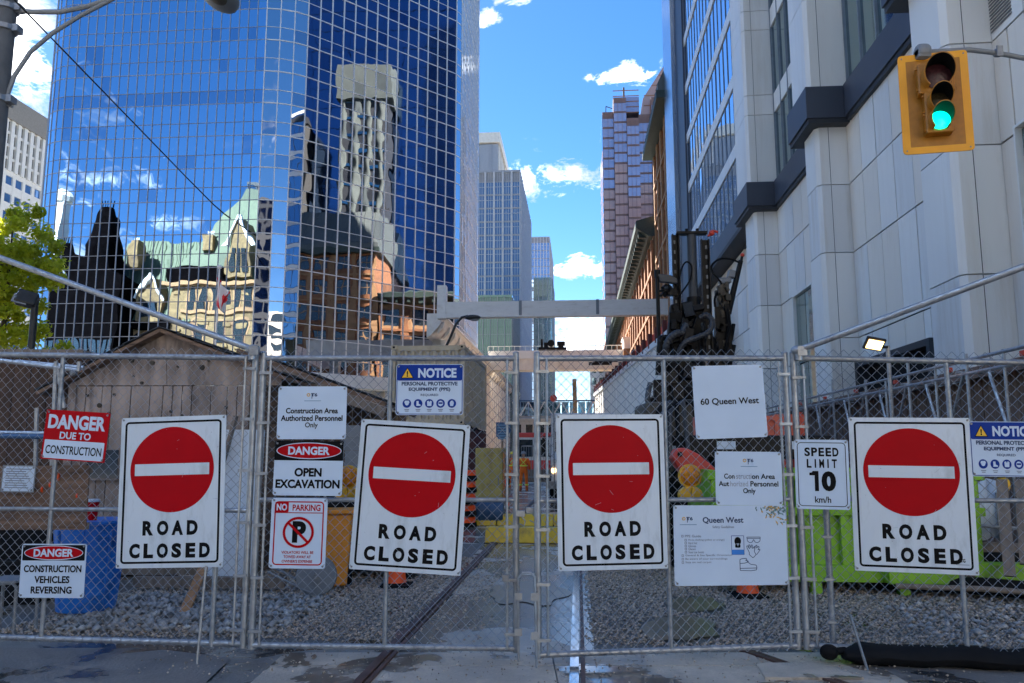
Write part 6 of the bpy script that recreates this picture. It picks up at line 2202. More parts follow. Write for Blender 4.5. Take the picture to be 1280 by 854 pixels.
# ================================================================== generic facades
def facade(t, x0, y0, side, w, z0, z1, cols, rows, fw, fh, wallm, glassm, depth=.35, sill=True, wname='window', pier_out=.04, zbase=None, joined=False, frame=None):
    """window grid on one face of a building; side: '-y','+y','-x','+x'"""
    def M(u, d, z):
        if side == '-y': return (x0 + u, y0 + d, z)
        if side == '+y': return (x0 + u, y0 - d, z)
        if side == '-x': return (x0 + d, y0 + u, z)
        return (x0 - d, y0 + u, z)

    def bxx(mb, u0, u1, d0, d1, za, zb):
        a, b = M(u0, d0, za), M(u1, d1, zb)
        mb.bx(min(a[0], b[0]), max(a[0], b[0]), min(a[1], b[1]), max(a[1], b[1]), za, zb)
    cw, rh = w / cols, (z1 - z0) / rows
    ww, wh = cw * fw, rh * fh
    mb = MB()
    zb = z0 if zbase is None else zbase
    for r_ in range(rows + 1):
        za = zb if r_ == 0 else z0 + r_ * rh - (rh - wh) / 2
        ze = z1 if r_ == rows else z0 + r_ * rh + (rh - wh) / 2
        if ze - za > 1e-3: bxx(mb, 0, w, 0, depth, za, ze)
    for c in range(cols + 1):
        a = 0 if c == 0 else c * cw - (cw - ww) / 2
        b = w if c == cols else c * cw + (cw - ww) / 2
        if b - a > 1e-3: bxx(mb, a, b, -pier_out, depth * .9, zb + .001, z1 - .001)
    mb.build('wall', wallm, t)
    me = None
    J = MB()
    for r_ in range(rows):
        for c in range(cols):
            u = c * cw + (cw - ww) / 2; z = z0 + r_ * rh + (rh - wh) / 2
            if joined:
                bxx(J, u, u + ww, depth * .6, depth * .8, z, z + wh)
                continue
            if me is None:
                q = MB()
                if side in ('-y', '+y'): q.bx(0, ww, -.04, .04, 0, wh)
                else: q.bx(-.04, .04, 0, ww, 0, wh)
                me = q.mesh(wname, glassm)
                fr = None
                if frame:
                    q = MB(); th = min(.12, ww * .08)
                    if side in ('-y', '+y'):
                        s_ = -1 if side == '-y' else 1
                        q.bx(0, ww, s_ * .05, s_ * .09, wh * .52, wh * .52 + th); q.bx(ww / 2 - th / 2, ww / 2 + th / 2, s_ * .042, s_ * .085, 0, wh)
                    else:
                        s_ = -1 if side == '-x' else 1
                        q.bx(s_ * .05, s_ * .09, 0, ww, wh * .52, wh * .52 + th); q.bx(s_ * .042, s_ * .085, ww / 2 - th / 2, ww / 2 + th / 2, 0, wh)
                    fr = q.mesh('window_frame', frame)
            o = meshobj(wname, me, t, M(u, depth * .7, z))
            if fr: meshobj('window_frame', fr, o)
    if joined:
        o = J.build(wname + 's', glassm, t); o['kind'] = 'stuff'


# ================================================================== white building on the right
WS, WT = 9.0, 10.0
t = sthing('white_office_building', 'white metal panelled building with projecting piers and slate blue band on the right', 'building', WS, WT)
L = lambda s, tt: (s - WS, tt - WT)
ZW = 62.0
TE = 72.5
mb = MB(); mb.bx(.22, 30, -3, TE - WT - .2, 0, ZW); mb.build('core', joint_m, t)
rowsz = [0, 2.7, 5.4, 8.2, 10.5, 12.6]
piers = [(17.0, 18.9), (26.2, 27.8), (35.6, 37.8)]
bays = [(7.0, 17.0), (18.9, 26.2), (27.8, 35.6), (37.8, 62.0)]
pcount = 0


def panel(s, ta, tb, za, zb, m, name='wall_panel', th=.05):
    mb = MB(); mb.bx(0, th, .02, tb - ta - .02, .022, zb - za - .022)
    return meshobj(name, mb.mesh(name, m), t, (s - WS + rr.uniform(-.006, .006), ta - WT, za))


holes = [(20.9, 26.0, -1, 4.42), (30.9, 33.6, 1.9, 8.15), (14.2, 16.4, 4.5, 8.3)]
for bi, (ta, tb) in enumerate(bays):
    w = tb - ta
    n = max(2, round(w / (1.22 if bi else 1.25)))
    edges = [ta + w * k / n for k in range(n + 1)]
    for k in range(n):
        for r_ in range(5):
            a, b, za, zb = edges[k], edges[k + 1], rowsz[r_], rowsz[r_ + 1]
            segs_ = [(a, b, za, zb)]
            for (ha, hb, hz0, hz1) in holes:
                new = []
                for (a1, b1, c1, d1) in segs_:
                    if b1 <= ha + .01 or a1 >= hb - .01 or d1 <= hz0 or c1 >= hz1: new.append((a1, b1, c1, d1)); continue
                    if a1 < ha - .05: new.append((a1, ha, c1, d1))
                    if b1 > hb + .05: new.append((hb, b1, c1, d1))
                    m0, m1 = max(a1, ha), min(b1, hb)
                    if c1 < hz0 - .05: new.append((m0, m1, c1, hz0))
                    if d1 > hz1 + .05: new.append((m0, m1, hz1, d1))
                segs_ = new
            for q in segs_: panel(WS, *q, [panel_w2, panel_w, panel_w3, panel_w2][(k * 7 + r_ * 5 + bi) % 4])
# door recess and window
mb = MB(); mb.bx(.2, .205, *[x - WT for x in (20.9, 26.0)], 0, 4.42); mb.build('dark_doorway', rubber, t)
mb = MB(); mb.bx(-.18, .2, 20.7 - WT, 20.9 - WT, 0, 4.6); mb.bx(-.18, .2, 26.0 - WT, 26.2 - WT, 0, 4.6); mb.bx(-.18, .2, 20.9 - WT, 26 - WT, 4.42, 4.6); mb.build('door_surround', band_d, t)
for (a, b, za, zb, nm) in ((30.9, 33.6, 1.9, 8.15, 2), (14.2, 16.4, 4.5, 8.3, 1)):
    for k in range(nm):
        for (z1_, z2_) in ((za, za + (zb - za) * .55), (za + (zb - za) * .55, zb)):
            mb = MB(); mb.bx(.10, .14, 0.03, (b - a) / nm - .03, .03, z2_ - z1_ - .03)
            meshobj('window', mb.mesh('window', gl_teal), t, (0, a + (b - a) * k / nm - WT, z1_))
    mb = MB(); mb.bx(-.03, .14, a - .06 - WT, a - WT, za - .06, zb + .06); mb.bx(-.03, .14, b - WT, b + .06 - WT, za - .06, zb + .06)
    mb.bx(-.03, .14, a - WT, b - WT, za - .06, za); mb.bx(-.03, .14, a - WT, b - WT, zb, zb + .06)
    mb.build('window_frame', panel_w, t)
mb = MB()
for k in range(26): mb.box((-.015, 16.55 - WT, 10.7 + k * .075), (.02, .8, .045), (0, R(30), 0))
mb.bx(-.0, .02, 16.1 - WT, 16.95 - WT, 10.6, 12.55)
mb.build('louvre', clipm, t)
mb = MB()
for k in range(12): mb.box((-.015, 19.9 - WT, 11.75 + k * .065), (.02, 1.6, .04), (0, R(30), 0))
mb.build('louvre', clipm, t)


def pier(ta, tb, sf, za, zb, m):
    a = L(9.15, ta); ch = .35
    poly = [L(9.2, ta), L(sf + .12, ta), L(sf, ta + .14), L(sf, tb - ch), L(sf + ch * .8, tb), L(9.2, tb)]
    mb = MB(); mb.prism(poly, 'z', za + .014, zb - .014)
    o = mb.build('pier_panel', m, t)
    # vertical joint on the near face
    mb = MB(); x = L(sf + .42, ta)
    mb.bx(x[0] - .008, x[0] + .008, x[1] - .003, x[1] + .02, za + .02, zb - .02); j = mb.build('joint', joint_m, o)


for (ta, tb) in piers:
    for r_ in range(5): pier(ta, tb, 8.0, rowsz[r_], rowsz[r_ + 1], [panel_w, panel_w3][r_ % 2])
    z = 13.75
    k = 0
    while z < ZW - 1:
        for dz in (3.15, .95):
            pier(ta - .35, tb + .2, 7.72, z, z + dz, panel_w); z += dz
# slate band
for (a, b, sf) in [(7, 16.5, 8.82), (19.2, 25.7, 8.82), (28.1, 35.1, 8.82), (38.1, 42.4, 8.82)] + [(ta - .45, tb + .3, 7.62) for ta, tb in piers]:
    poly = [L(9.2, a), L(sf, a), L(sf, b), L(9.2, b)]
    mb = MB(); mb.prism(poly, 'z', 12.64, 13.73); mb.build('band_panel', band_m, t, bevel=.01)
    mb = MB(); mb.prism([L(9.2, a + .04), L(sf + .06, a + .04), L(sf + .06, b - .04), L(9.2, b - .04)], 'z', 12.48, 12.63); mb.build('band_soffit', band_d, t)
# bays of glass above the band
wins = 0
for (ta, tb) in [(7.0, 16.6), (19.1, 25.8), (28.0, 35.2)]:
    n = max(3, round((tb - ta) / 1.3))
    z = 13.8
    first = True
    while z < ZW - 2:
        for k in range(n):
            a = ta + (tb - ta) * k / n
            if z < 32:
                mb = MB(); mb.bx(.06, .10, .03, (tb - ta) / n - .03, .03, 3.12)
                meshobj('window', mb.mesh('window', gl_teal), t, (0, a - WT, z))
        if z >= 32:
            mb = MB(); mb.bx(.06, .10, ta - WT, tb - WT, z, z + 3.12); mb.build('window', gl_teal, t)
        mb = MB(); mb.bx(.0, .10, ta - WT, tb - WT, z + 3.17, z + 4.05); mb.build('spandrel_panel', panel_w, t)
        z += 4.1
    for k in range(n + 1):
        a = ta + (tb - ta) * k / n - WT
        mb = MB(); mb.bx(-.03, .08, a - .03, a + .03, 13.8, ZW - .5); mb.build('mullion', alumg, t)
# glass curtain beyond the last pier
ta, tb = 42.4, 62.0
mb = MB(); mb.bx(-.35, .1, ta - WT, tb - WT, 12.9, 14.7); mb.build('band_panel', band_m, t)
mb = MB(); mb.bx(-.9, .1, ta - 4.5 - WT, tb - WT, 12.64, 12.88); mb.build('soffit', band_d, t)
z = 14.75
n = 15
while z < ZW - 2:
    for k in range(n):
        a = ta + (tb - ta) * k / n
        if z < 42:
            mb = MB() if k == 0 else mb
            if k == 0:
                mb.bx(.0, .05, .025, (tb - ta) / n - .025, .03, 3.25); wme = mb.mesh('window', gl_sky)
            meshobj('window', wme, t, (-.02, a - WT, z), (0, 0, rr.gauss(0, .002)))
    mb = MB(); mb.bx(-.08, .08, ta - WT, tb - WT, z + 3.3, z + 4.05); mb.build('spandrel_panel', panel_w, t)
    if z >= 42:
        mb = MB(); mb.bx(-.02, .04, ta - WT, tb - WT, z, z + 3.3); mb.build('window', gl_sky, t)
    z += 4.1
for k in range(n + 1):
    a = ta + (tb - ta) * k / n - WT
    mb = MB(); mb.bx(-.06, .0, a - .025, a + .025, 14.75, ZW - .5); mb.build('mullion', alumg, t)
mb = MB(); mb.bx(-.2, .5, 62.05 - WT, 66.4 - WT, 0, ZW); mb.build('dark_pier', band_m, t)
for k in range(14):
    mb = MB(); mb.bx(-.55, .45, 66.5 - WT, 72.3 - WT, k * 4.4 + .02, k * 4.4 + 4.38); mb.build('silver_pier_panel', silver, t)
mb = MB(); mb.bx(-.1, 30, -3, TE - WT, ZW + .01, ZW + .8); mb.build('roof', band_d, t)

# ================================================================== brown department store
t = sthing('brown_store', 'tall brown brick corner block with a grey sloped roof beyond the white building', 'building', 9.0, 73.0)
H1 = 35.5
facade(t, 0, 0, '-x', 15.0, 6, H1, 4, 7, .62, .58, brown, gl_dark, .5, frame=brown2, zbase=0)
facade(t, 0.55, .3, '-y', 20, 6, H1, 5, 7, .6, .58, brown, gl_dark, .5, zbase=0, joined=True)
mb = MB(); mb.bx(.7, 20, 0.9, 14.8, 0, H1); mb.build('inner_core', brown, t)
for k in range(8):
    z = 6 + k * (H1 - 6) / 7
    mb = MB(); mb.bx(-.22, .3, -.1, 15.1, z - .22, z + .12); mb.build('string_course', brown2, t)
for k in range(5):
    y = k * 15.0 / 4
    mb = MB(); mb.bx(-.18, .1, y - .45 if k else 0, y + .45 if k < 4 else 15.0, 0, H1 - .3); mb.build('pilaster', brown2, t)
mb = MB(); mb.prism([(-1.1, H1), (-1.1, H1 + 1.0), (1.8, H1 + 7.0), (12, H1 + 7.2), (18, H1)], 'y', -.6, 15.4); mb.build('mansard_roof', mansard, t)
for k in range(16):
    y = .2 + k * .95
    mb = MB(); mb.bar((-1.12, y, H1 + 1.0), (1.78, y, H1 + 7.02), .08, .14); mb.build('roof_seam', mansard, t)
mb = MB(); mb.bx(-1.3, .4, -.8, 15.7, H1 - .6, H1 + .15); mb.build('cornice', cornice_g, t)

t = sthing('long_brick_store', 'long brown brick store with dark green cornice along the right side', 'building', 8.7, 88.5)
Lb = 121
facade(t, 0, 0, '-x', Lb, 5, 26, 26, 5, .60, .64, brown2, gl_dark, .5, zbase=0, frame=None)
mb = MB(); mb.bx(.55, 22, .1, Lb, 0, 26); mb.build('inner_core', brown, t)
for k in range(27):
    y = k * Lb / 26
    mb = MB(); mb.bx(-.3, .1, max(0, y - .55), min(Lb, y + .55), 0, 25.5); mb.build('pilaster', brown, t)
for z in (5, 9.2, 17.6, 21.8):
    mb = MB(); mb.bx(-.38, .0, 0, Lb, z - .2, z + .2); mb.build('string_course', brown, t)
mb = MB(); mb.prism([(-1.9, 27.0), (-1.9, 27.8), (.3, 28.4), (22, 28.4), (22, 26), (-.5, 26)], 'y', 0, Lb); mb.build('cornice', cornice_g, t)
for k in range(60):
    y = 1 + k * Lb / 60
    mb = MB() if k == 0 else mb
    if k == 0:
        mb.bx(-1.6, -.3, 0, .5, 26.1, 26.9); bm_ = mb.mesh('cornice_bracket', cornice_g)
    meshobj('cornice_bracket', bm_, t, (0, y, 0))
t = sthing('roof_kiosk', 'small white roof structure above the pedestrian bridge in front of the brick store', 'structure', PT(779, 430, 128)[0], 128, 0)
zk = PT(790, 424, 128)[1]
mb = MB(); mb.bx(0, 3.0, 0, 4, 0, zk - 1.5); mb.build('base', brown2, t)
mb = MB(); mb.bx(0.1, 2.6, -.2, 4, zk - 1.5, zk); mb.bx(-.1, 2.8, -.4, 4.2, zk, zk + .3); mb.build('cabin', creamw, t)

# ================================================================== pink tower
T_ = 290
rosebrown = mat('rose_brown_spandrel', (0.20, 0.115, 0.10), 0.6)
sa_, _ = PT(757, 400, T_)
t = sthing('pink_tower', 'stepped pink and blue mirrored office tower with brown bands far down the right side', 'tower', sa_, T_)
zA = PT(760, 140, T_)[1]; zB = PT(790, 119, T_)[1]; zC = PT(832, 85, T_)[1]
steps = [(0, 4.2, zA, 0), (4.2, 9.0, zA + 5, -1.2), (9.0, 13.6, zB - 10, -2.2), (13.6, 18.2, zB - 8, -.6), (18.2, 38, zB - 2, -2.0)]
for ci, (x0_, x1_, zt_, yo) in enumerate(steps):
    mb = MB(); mb.bx(x0_ + .01, x1_ - .01, yo + .15, 30, 0, zt_); mb.build('tower_bay', rosebrown, t)
    fl = 4.0 + 0.0 * ci
    z = 8 + (ci % 2) * 1.6
    nn = 1 if x1_ - x0_ < 6 else 4
    me = None
    while z < zt_ - 4:
        w_ = (x1_ - x0_) / nn
        if me is None:
            mb = MB(); mb.bx(.12, w_ - .06, -.05, .1, 0, 3.2); me = mb.mesh('window_band', gl_pink); me_b = mb.mesh('window_band', gl_pinkb)
        for q in range(nn):
            meshobj('window_band', me_b if z > zt_ * (.74 + .05 * ((ci + q) % 2)) else me, t, (x0_ + q * w_, yo + .05, z), (rr.gauss(0, .004), 0, rr.gauss(0, .004)))
        z += fl
for ci, (x0_, x1_, zt_, yo) in enumerate(steps):
    mb = MB()
    nm_ = int((x1_ - x0_) / 1.5)
    for q in range(1, nm_): mb.bx(x0_ + (x1_ - x0_) * q / nm_ - .07, x0_ + (x1_ - x0_) * q / nm_ + .07, yo - .06, yo + .02, 6, zt_ - 1)
    mb.build('mullion_strip', rosebrown, t)
mb = MB(); mb.bx(4.2, 14, 1.5, 28, zA, zB); mb.build('crown_block', gl_pinkb, t)
for k in range(5):
    mb = MB(); mb.bx(4.15, 14.05, 1.45, 1.5, zA + k * 2.2, zA + k * 2.2 + .35); mb.build('crown_rail', brown, t)
mb = MB(); mb.prism([(14, zB - 10), (15.5, zB - 1), (24, zC + 2), (24, zB - 10)], 'y', 1.2, 20); mb.build('sloped_crown', gl_pink, t)
for k in range(6):
    z_ = zB - 8 + k * 4
    mb = MB(); mb.bx(15.8 + max(0, (z_ - zB) * .75), 24, 1.12, 1.2, z_, z_ + .3); mb.build('crown_rail', brown, t)
mb = MB(); mb.bx(-.06, 0, 0.2, 28, 4, zA - 1); mb.build('side_glazing', gl_side, t)
for k in range(28):
    mb = MB() if k == 0 else mb
    if k == 0:
        mb.bx(-.12, -.06, .2, 28, 0, .9); sb_ = mb.mesh('side_band', brown)
    meshobj('side_band', sb_, t, (0, 0, 6 + k * 4.0))
mb = MB(); mb.cyl((8.5, 4, zB), (8.5, 4, zB + 5), .35, n=8); mb.build('mast', darksteel, t)
mb = MB(); mb.bar((1.5, 4, zA), (1.6, 4, zA + 4), .3); mb.bar((1.6, 4, zA + 4), (4.0, 4, zA + 3), .25); mb.build('roof_davit', darksteel, t)

# ================================================================== far towers, left of the gap
def slab_tower(name, label, px0, px1, pytop, T_, depth, bays, fl, gm, pm, side_m, pw=.5, cat='tower', s_right=None, joined=True, extra=None):
    a = PT(px0, pytop, T_)[0]; b = PT(px1, pytop, T_)[0]; zt = PT((px0 + px1) / 2, pytop, T_)[1]
    t = sthing(name, label, cat, a, T_)
    w = b - a
    mb = MB(); mb.bx(.05, w - .05, .3, depth, 0, zt - .2); mb.build('core', side_m, t)
    nf = int(zt / fl)
    cw = w / bays
    mb = MB(); mb.bx(pw * .5, cw - pw * .5, 0, .1, .35, fl - .1)
    me = mb.mesh('window', gm)
    J = MB()
    for f in range(nf):
        for c in range(bays):
            if nf * bays <= 290 and not joined:
                meshobj('window', me, t, (c * cw, .12, f * fl), (rr.gauss(0, .003), 0, rr.gauss(0, .003)))
            else:
                J.box((c * cw + cw / 2, .17, f * fl + fl / 2 + .12), (cw - pw, .1, fl - .45), (rr.gauss(0, .004), 0, rr.gauss(0, .004)))
    if J.v:
        o = J.build('windows', gm, t); o['kind'] = 'stuff'
    for c in range(bays + 1):
        mb = MB(); mb.bx(max(0, c * cw - pw / 2), min(w, c * cw + pw / 2), -.35, .25, 0, zt + (1.0 if pw > .6 else 0)); mb.build('pier', pm, t)
    mb = MB()
    for f in range(nf + 1): mb.bx(.02, w - .02, .0, .2, f * fl - .1, f * fl + .3)
    o = mb.build('floor_bands', side_m, t)
    mb = MB()
    for c in range(bays):
        for q in (1, 2): mb.bx(c * cw + pw / 2 + (cw - pw) * q / 3 - .05, c * cw + pw / 2 + (cw - pw) * q / 3 + .05, .0, .13, 0, zt - .3)
    for f in range(nf): mb.bx(.02, w - .02, .02, .13, f * fl + fl * .62, f * fl + fl * .62 + .1)
    mb.build('mullion_strip', pm, t)
    # right hand side, fins and bands
    mb = MB()
    for k in range(int(depth / 3)): mb.bx(w - .04, w + .25, .4 + k * 3, .9 + k * 3, 0, zt - .2)
    mb.build('side_fins', pm, t)
    mb = MB(); mb.bx(w - .05, w + .05, .35, depth - .2, 3, zt - 1); mb.build('side_glazing', gm, t)
    mb = MB()
    for f in range(nf): mb.bx(w + .03, w + .12, .35, depth - .2, f * fl, f * fl + .7)
    mb.build('side_bands', side_m, t)
    mb = MB(); mb.bx(0, w, 0, depth, zt - .19, zt + .4); mb.build('roof', side_m, t)
    return t, w, zt


palepier = mat('pale_concrete_pier', (0.52, 0.54, 0.58), 0.6)
greyside = mat('grey_side_panel', (0.36, 0.38, 0.42), 0.5)
slab_tower('blue_glass_tower', 'blue glass tower with white vertical piers rising left of the sky gap', 585, 650.5, 215, 200, 50, 6, 3.6, gl_blue, palepier, greyside, .5, joined=False)
slab_tower('slim_glass_tower', 'slim blue and grey glass tower standing just right of the blue tower', 664, 687, 297, 400, 60, 6, 4.2, gl_sky, palepier, greyside, .5)
slab_tower('green_glass_building', 'low green glass building under the overhead beam', 586, 640, 371, 178, 24, 6, 4.3, gl_green, alumg, gl_green, .18, 'building', joined=False)
slab_tower('dark_glass_building', 'dark teal glass building below the slim tower', 667, 690, 348, 310, 30, 4, 4.5, gl_teal, alumg, gl_teal, .3, 'building')
a, zt = PT(596, 166, 262); b, _ = PT(625, 166, 262)
t = sthing('cream_top_tower', 'grey tower with a cream overhanging top behind the blue glass tower', 'tower', a - 14, 262)
w = b - a + 14
mb = MB(); mb.bx(.8, w - .8, .8, 34, 0, zt - 4); mb.build('body', greyside, t)
mb = MB(); mb.bx(0, w, 0, 36, zt - 3.6, zt); mb.build('top_fascia', cream, t)
mb = MB(); mb.bx(.5, w - .4, .5, 35, zt - 24, zt - 18); mb.build('dark_floor', band_d, t)
for k in range(6):
    mb = MB(); mb.bx(w - .8, w - .45, 2 + k * 5.5, 4.2 + k * 5.5, 20, zt - 4); mb.build('side_fin', cream, t)
for k in range(5):
    mb = MB(); mb.bx(1 + k * w / 5, 1.4 + k * w / 5, .5, .8, 20, zt - 4); mb.build('front_joint', greyside, t)
mb = MB(); mb.cyl((w - 1 + 20, 5, zt - 40), (w - 1 + 20, 5, zt - 15), .2, n=6)

# cream slab at far left edge
zt = PT(42, 176, 176)[1]
t = sthing('cream_hotel_tower', 'cream concrete tower with ribbed top floors at the left edge behind the mirrored tower', 'tower', -120, 150)
facade(t, 0, 0, '+x', 60, 0, zt - 16, 20, 16, .72, .50, creamw, gl_blue, .5, joined=True)
facade(t, 0.02, 0, '+x', 60, zt - 16, zt - 5, 30, 4, .5, .8, creamw, gl_dark, .5, joined=True, pier_out=.3)
mb = MB(); mb.bx(-30, .6, -.3, 60.3, zt - 5, zt); mb.build('roof_fascia', mat('taupe_fascia', (0.30, 0.27, 0.23), 0.7), t)
mb = MB(); mb.bx(-30, -.55, 0, 60, 0, zt - 5); mb.build('core', creamw, t)

# ================================================================== left street wall, gantries, bridge
t = sthing('cornice_gallery', 'cream elevated cornice with brackets running up the left side of the street', 'building', -14.5, 86)
zc = 16.7
mb = MB(); mb.prism([(-1.6, zc - .9), (-1.6, zc), (0, zc), (.25, zc - .4), (.0, zc - .7), (-.2, zc - 1.3), (-1.2, zc - 2.4), (-1.6, zc - 2.6)], 'y', -2, 124); mb.build('cornice', cream, t)
mb = MB(); mb.bx(-.05, .35, -2.05, 124, zc - .32, zc - .12); mb.build('coping', creamw, t)
for k in range(30):
    if k == 0:
        mb = MB(); mb.prism([(-.2, zc - 1.0), (.22, zc - .75), (.1, zc - 1.5), (-.6, zc - 2.2)], 'y', 0, .6); bme = mb.mesh('cornice_bracket', cream)
    meshobj('cornice_bracket', bme, t, (0, -1.5 + k * 4.1, 0))
for k in range(28):
    if k == 0:
        mb = MB(); mb.bx(-1.1, -.35, 0, 1.7, 0, zc - 2.3); pme = mb.mesh('pilaster', creamw)
    y = 24 + k * 3.6
    meshobj('pilaster', pme, t, (0, y, 0))
mb = MB(); mb.bx(-6, -1.0, 18, 124, 0, zc - 2.0); mb.build('wall', cream, t)
mb = MB(); mb.bx(-1.5, -.5, 1.0, 2.4, 0, zc - 2.4); mb.prism([(-.5, zc - 4.4), (.0, zc - 2.5), (-1.5, zc - 2.5), (-1.5, zc - 4.4)], 'y', 1.0, 2.4); mb.build('end_column', cream, t)
mb = MB(); mb.bx(-1.5, -.5, 9, 10.4, 0, zc - 2.4); mb.build('middle_column', cream, t)

sb0 = PT(560, 387, 80)[0]; sb1 = PT(838, 386, 80)[0]
zb0 = PT(600, 396, 80)[1]; zb1 = PT(600, 380, 80)[1]
t = sthing('overhead_beam', 'long white steel beam spanning the street above the gates', 'beam', sb0 - .3, 79.5)
w = sb1 - sb0 + .8
for k in range(3):
    mb = MB(); mb.bx(w * k / 3 + .03, w * (k + 1) / 3 - .03, 0, .9, zb0, zb1 + .15); mb.build('beam_section', whitesteel, t)
for k in (1, 2):
    mb = MB(); mb.bx(w * k / 3 - .15, w * k / 3 + .15, -.05, .95, zb0 - .06, zb1 + .2); mb.build('splice_plate', greyplast, t)
mb = MB(); mb.bx(-.05, w + .05, -.06, .96, zb0 - .14, zb0 - .01); mb.build('lower_flange', whitesteel, t)
mb = MB(); mb.bx(-.75, .15, -.1, 1.0, zb0 - .2, zb1 + 1.9); mb.build('left_bracket', whitesteel, t)
mb = MB(); mb.bx(w - .2, w + .5, -.1, 1.0, zb0 - .9, zb1 + .3); mb.prism([(w - 1.0, zb0 - .15), (w + .5, zb0 - .15), (w + .5, zb0 - 1.6)], 'y', .1, .8); mb.build('right_bracket', whitesteel, t)

tb = 130
z0 = PT(700, 462, tb)[1]; zm = PT(700, 448, tb)[1]; z1 = PT(700, 438, tb)[1]
a = PT(610, 440, tb)[0]; b = PT(792, 440, tb)[0]
t = sthing('pedestrian_bridge', 'beige covered bridge crossing the street behind the gates', 'bridge', a, tb)
w = b - a
mb = MB(); mb.bx(0, w, 0, 4, zm, z1); mb.build('upper_fascia', creamw, t)
mb = MB(); mb.bx(0, w, .3, 3.7, z0, zm - .01); mb.build('lower_fascia', cream, t)
mb = MB(); mb.bx(0, w, -.05, .02, z1 + .7, z1 + .78); mb.build('hand_rail', creamw, t)
for k in range(28):
    if k == 0:
        mb = MB(); mb.bx(-.04, .04, -.04, .02, z1, z1 + .7); rp = mb.mesh('rail_post', creamw)
    meshobj('rail_post', rp, t, (w * k / 27, 0, 0))
for (px0, px1, py0, py1, lab) in ((673, 708, 424, 437, 'black machinery standing on the left part of the beige bridge'), (736, 772, 447, 458, 'black floodlight bar slung under the right part of the beige bridge')):
    a_, zA_ = PT(px0, py1, 127.5); b_, zB_ = PT(px1, py0, 127.5)
    t = sthing('bridge_equipment', lab, 'machine', a_, 127.5, zA_)
    w = b_ - a_; h = zB_ - zA_
    if py0 < 430:
        mb = MB(); mb.bx(0, w, 0, 1.5, 0, .35); mb.build('deck', blackm, t)
        mb = MB(); mb.cyl((w * .45, 0, h * .62), (w * .45, 1.5, h * .62), h * .34, n=16); mb.build('drum', blackm, t)
        mb = MB(); mb.bx(w * .08, w * .16, .2, .6, .3, h * 1.05); mb.bx(w * .2, w * .34, .2, .9, .3, h * .7); mb.bx(w * .66, w * .95, .1, 1.1, h * .4, h * .8); mb.bx(w * .7, w * .9, .2, .9, .3, h * .5); mb.cyl((w * .99, .4, 0), (w * .99, .4, h), .06, n=6); mb.build('engine', blackm, t, bevel=.03)
    else:
        mb = MB(); mb.bx(0, w * .8, .0, .4, h * .15, h * .5); mb.build('bar', blackm, t, bevel=.03)
        mb = MB(); mb.bx(w * .2, w * 1.0, .0, .5, h * .5, h * 1.0); mb.build('housing', blackm, t, bevel=.03)
        mb = MB(); mb.bx(w * .35, w * .75, -.03, .0, h * .68, h * .8); mb.build('lamp_strip', signwhite, t)

# lattice canopy
tb = 118
z0 = PT(700, 520, tb)[1]; z1 = PT(700, 501, tb)[1]
a = PT(640, 510, tb)[0]; b = PT(784, 510, tb)[0]
t = sthing('glass_canopy', 'long pale glass and steel canopy across the street below the beige bridge', 'canopy', a, tb)
w = b - a
mb = MB(); mb.bx(0, w, 0, .25, z1 - .1, z1 + .12); mb.build('top_chord', bluesteel, t)
mb = MB(); mb.bx(0, w, 0, .25, z0 - .2, z0); mb.build('bottom_chord', greyplast, t)
n = 14
for k in range(n):
    x = w * k / n; x2 = w * (k + 1) / n
    mb = MB(); mb.bar((x, .1, z0), (x2, .1, z1 - .1), .12) if k % 2 else mb.bar((x, .1, z1 - .1), (x2, .1, z0), .12); mb.build('diagonal', palepier, t)
    mb = MB(); mb.bx(x + .08, x2 - .08, .3, .34, z0 + .05, z1 - .15); mb.build('glass_panel', gl_sky, t)
mb = MB(); mb.bx(.2, .6, 0, .4, 0, z0 - .2); mb.bx(w * .22, w * .22 + .3, 0, .3, 0, z0 - .2); mb.bx(w - .6, w - .2, 0, .4, 0, z0 - .2); mb.build('post', darksteel, t)
# low far buildings closing the street
for (px0, px1, pyt, T_, m_, gm, lab, rows) in ((640, 712, 526, 180, cream, gl_dark, 'low cream building far down the middle of the street', 2), (738, 756, 455, 300, creamw, gl_teal, 'narrow cream and glass building left of the pink tower base', 8),
                                          (722, 760, 545, 200, greyside, gl_dark, 'low grey building far off behind the third road closed sign', 2), (598, 640, 462, 250, brown2, gl_dark, 'tan brick building beyond the cream cornice', 6)):
    a, zt = PT(px0, pyt, T_); b, _ = PT(px1, pyt, T_)
    t = sthing('far_building', lab, 'building', a, T_)
    facade(t, 0, 0, '-y', b - a, .5, zt, max(2, int((b - a) / 2.2)), rows, .6, .6, m_, gm, .4, zbase=0)
    mb = MB(); mb.bx(0.02, b - a - .02, .45, 18, 0, zt); mb.build('core', m_, t)
    mb = MB(); mb.bx(-.2, b - a + .2, -.3, 18.2, zt, zt + .5); mb.build('roof', m_, t)

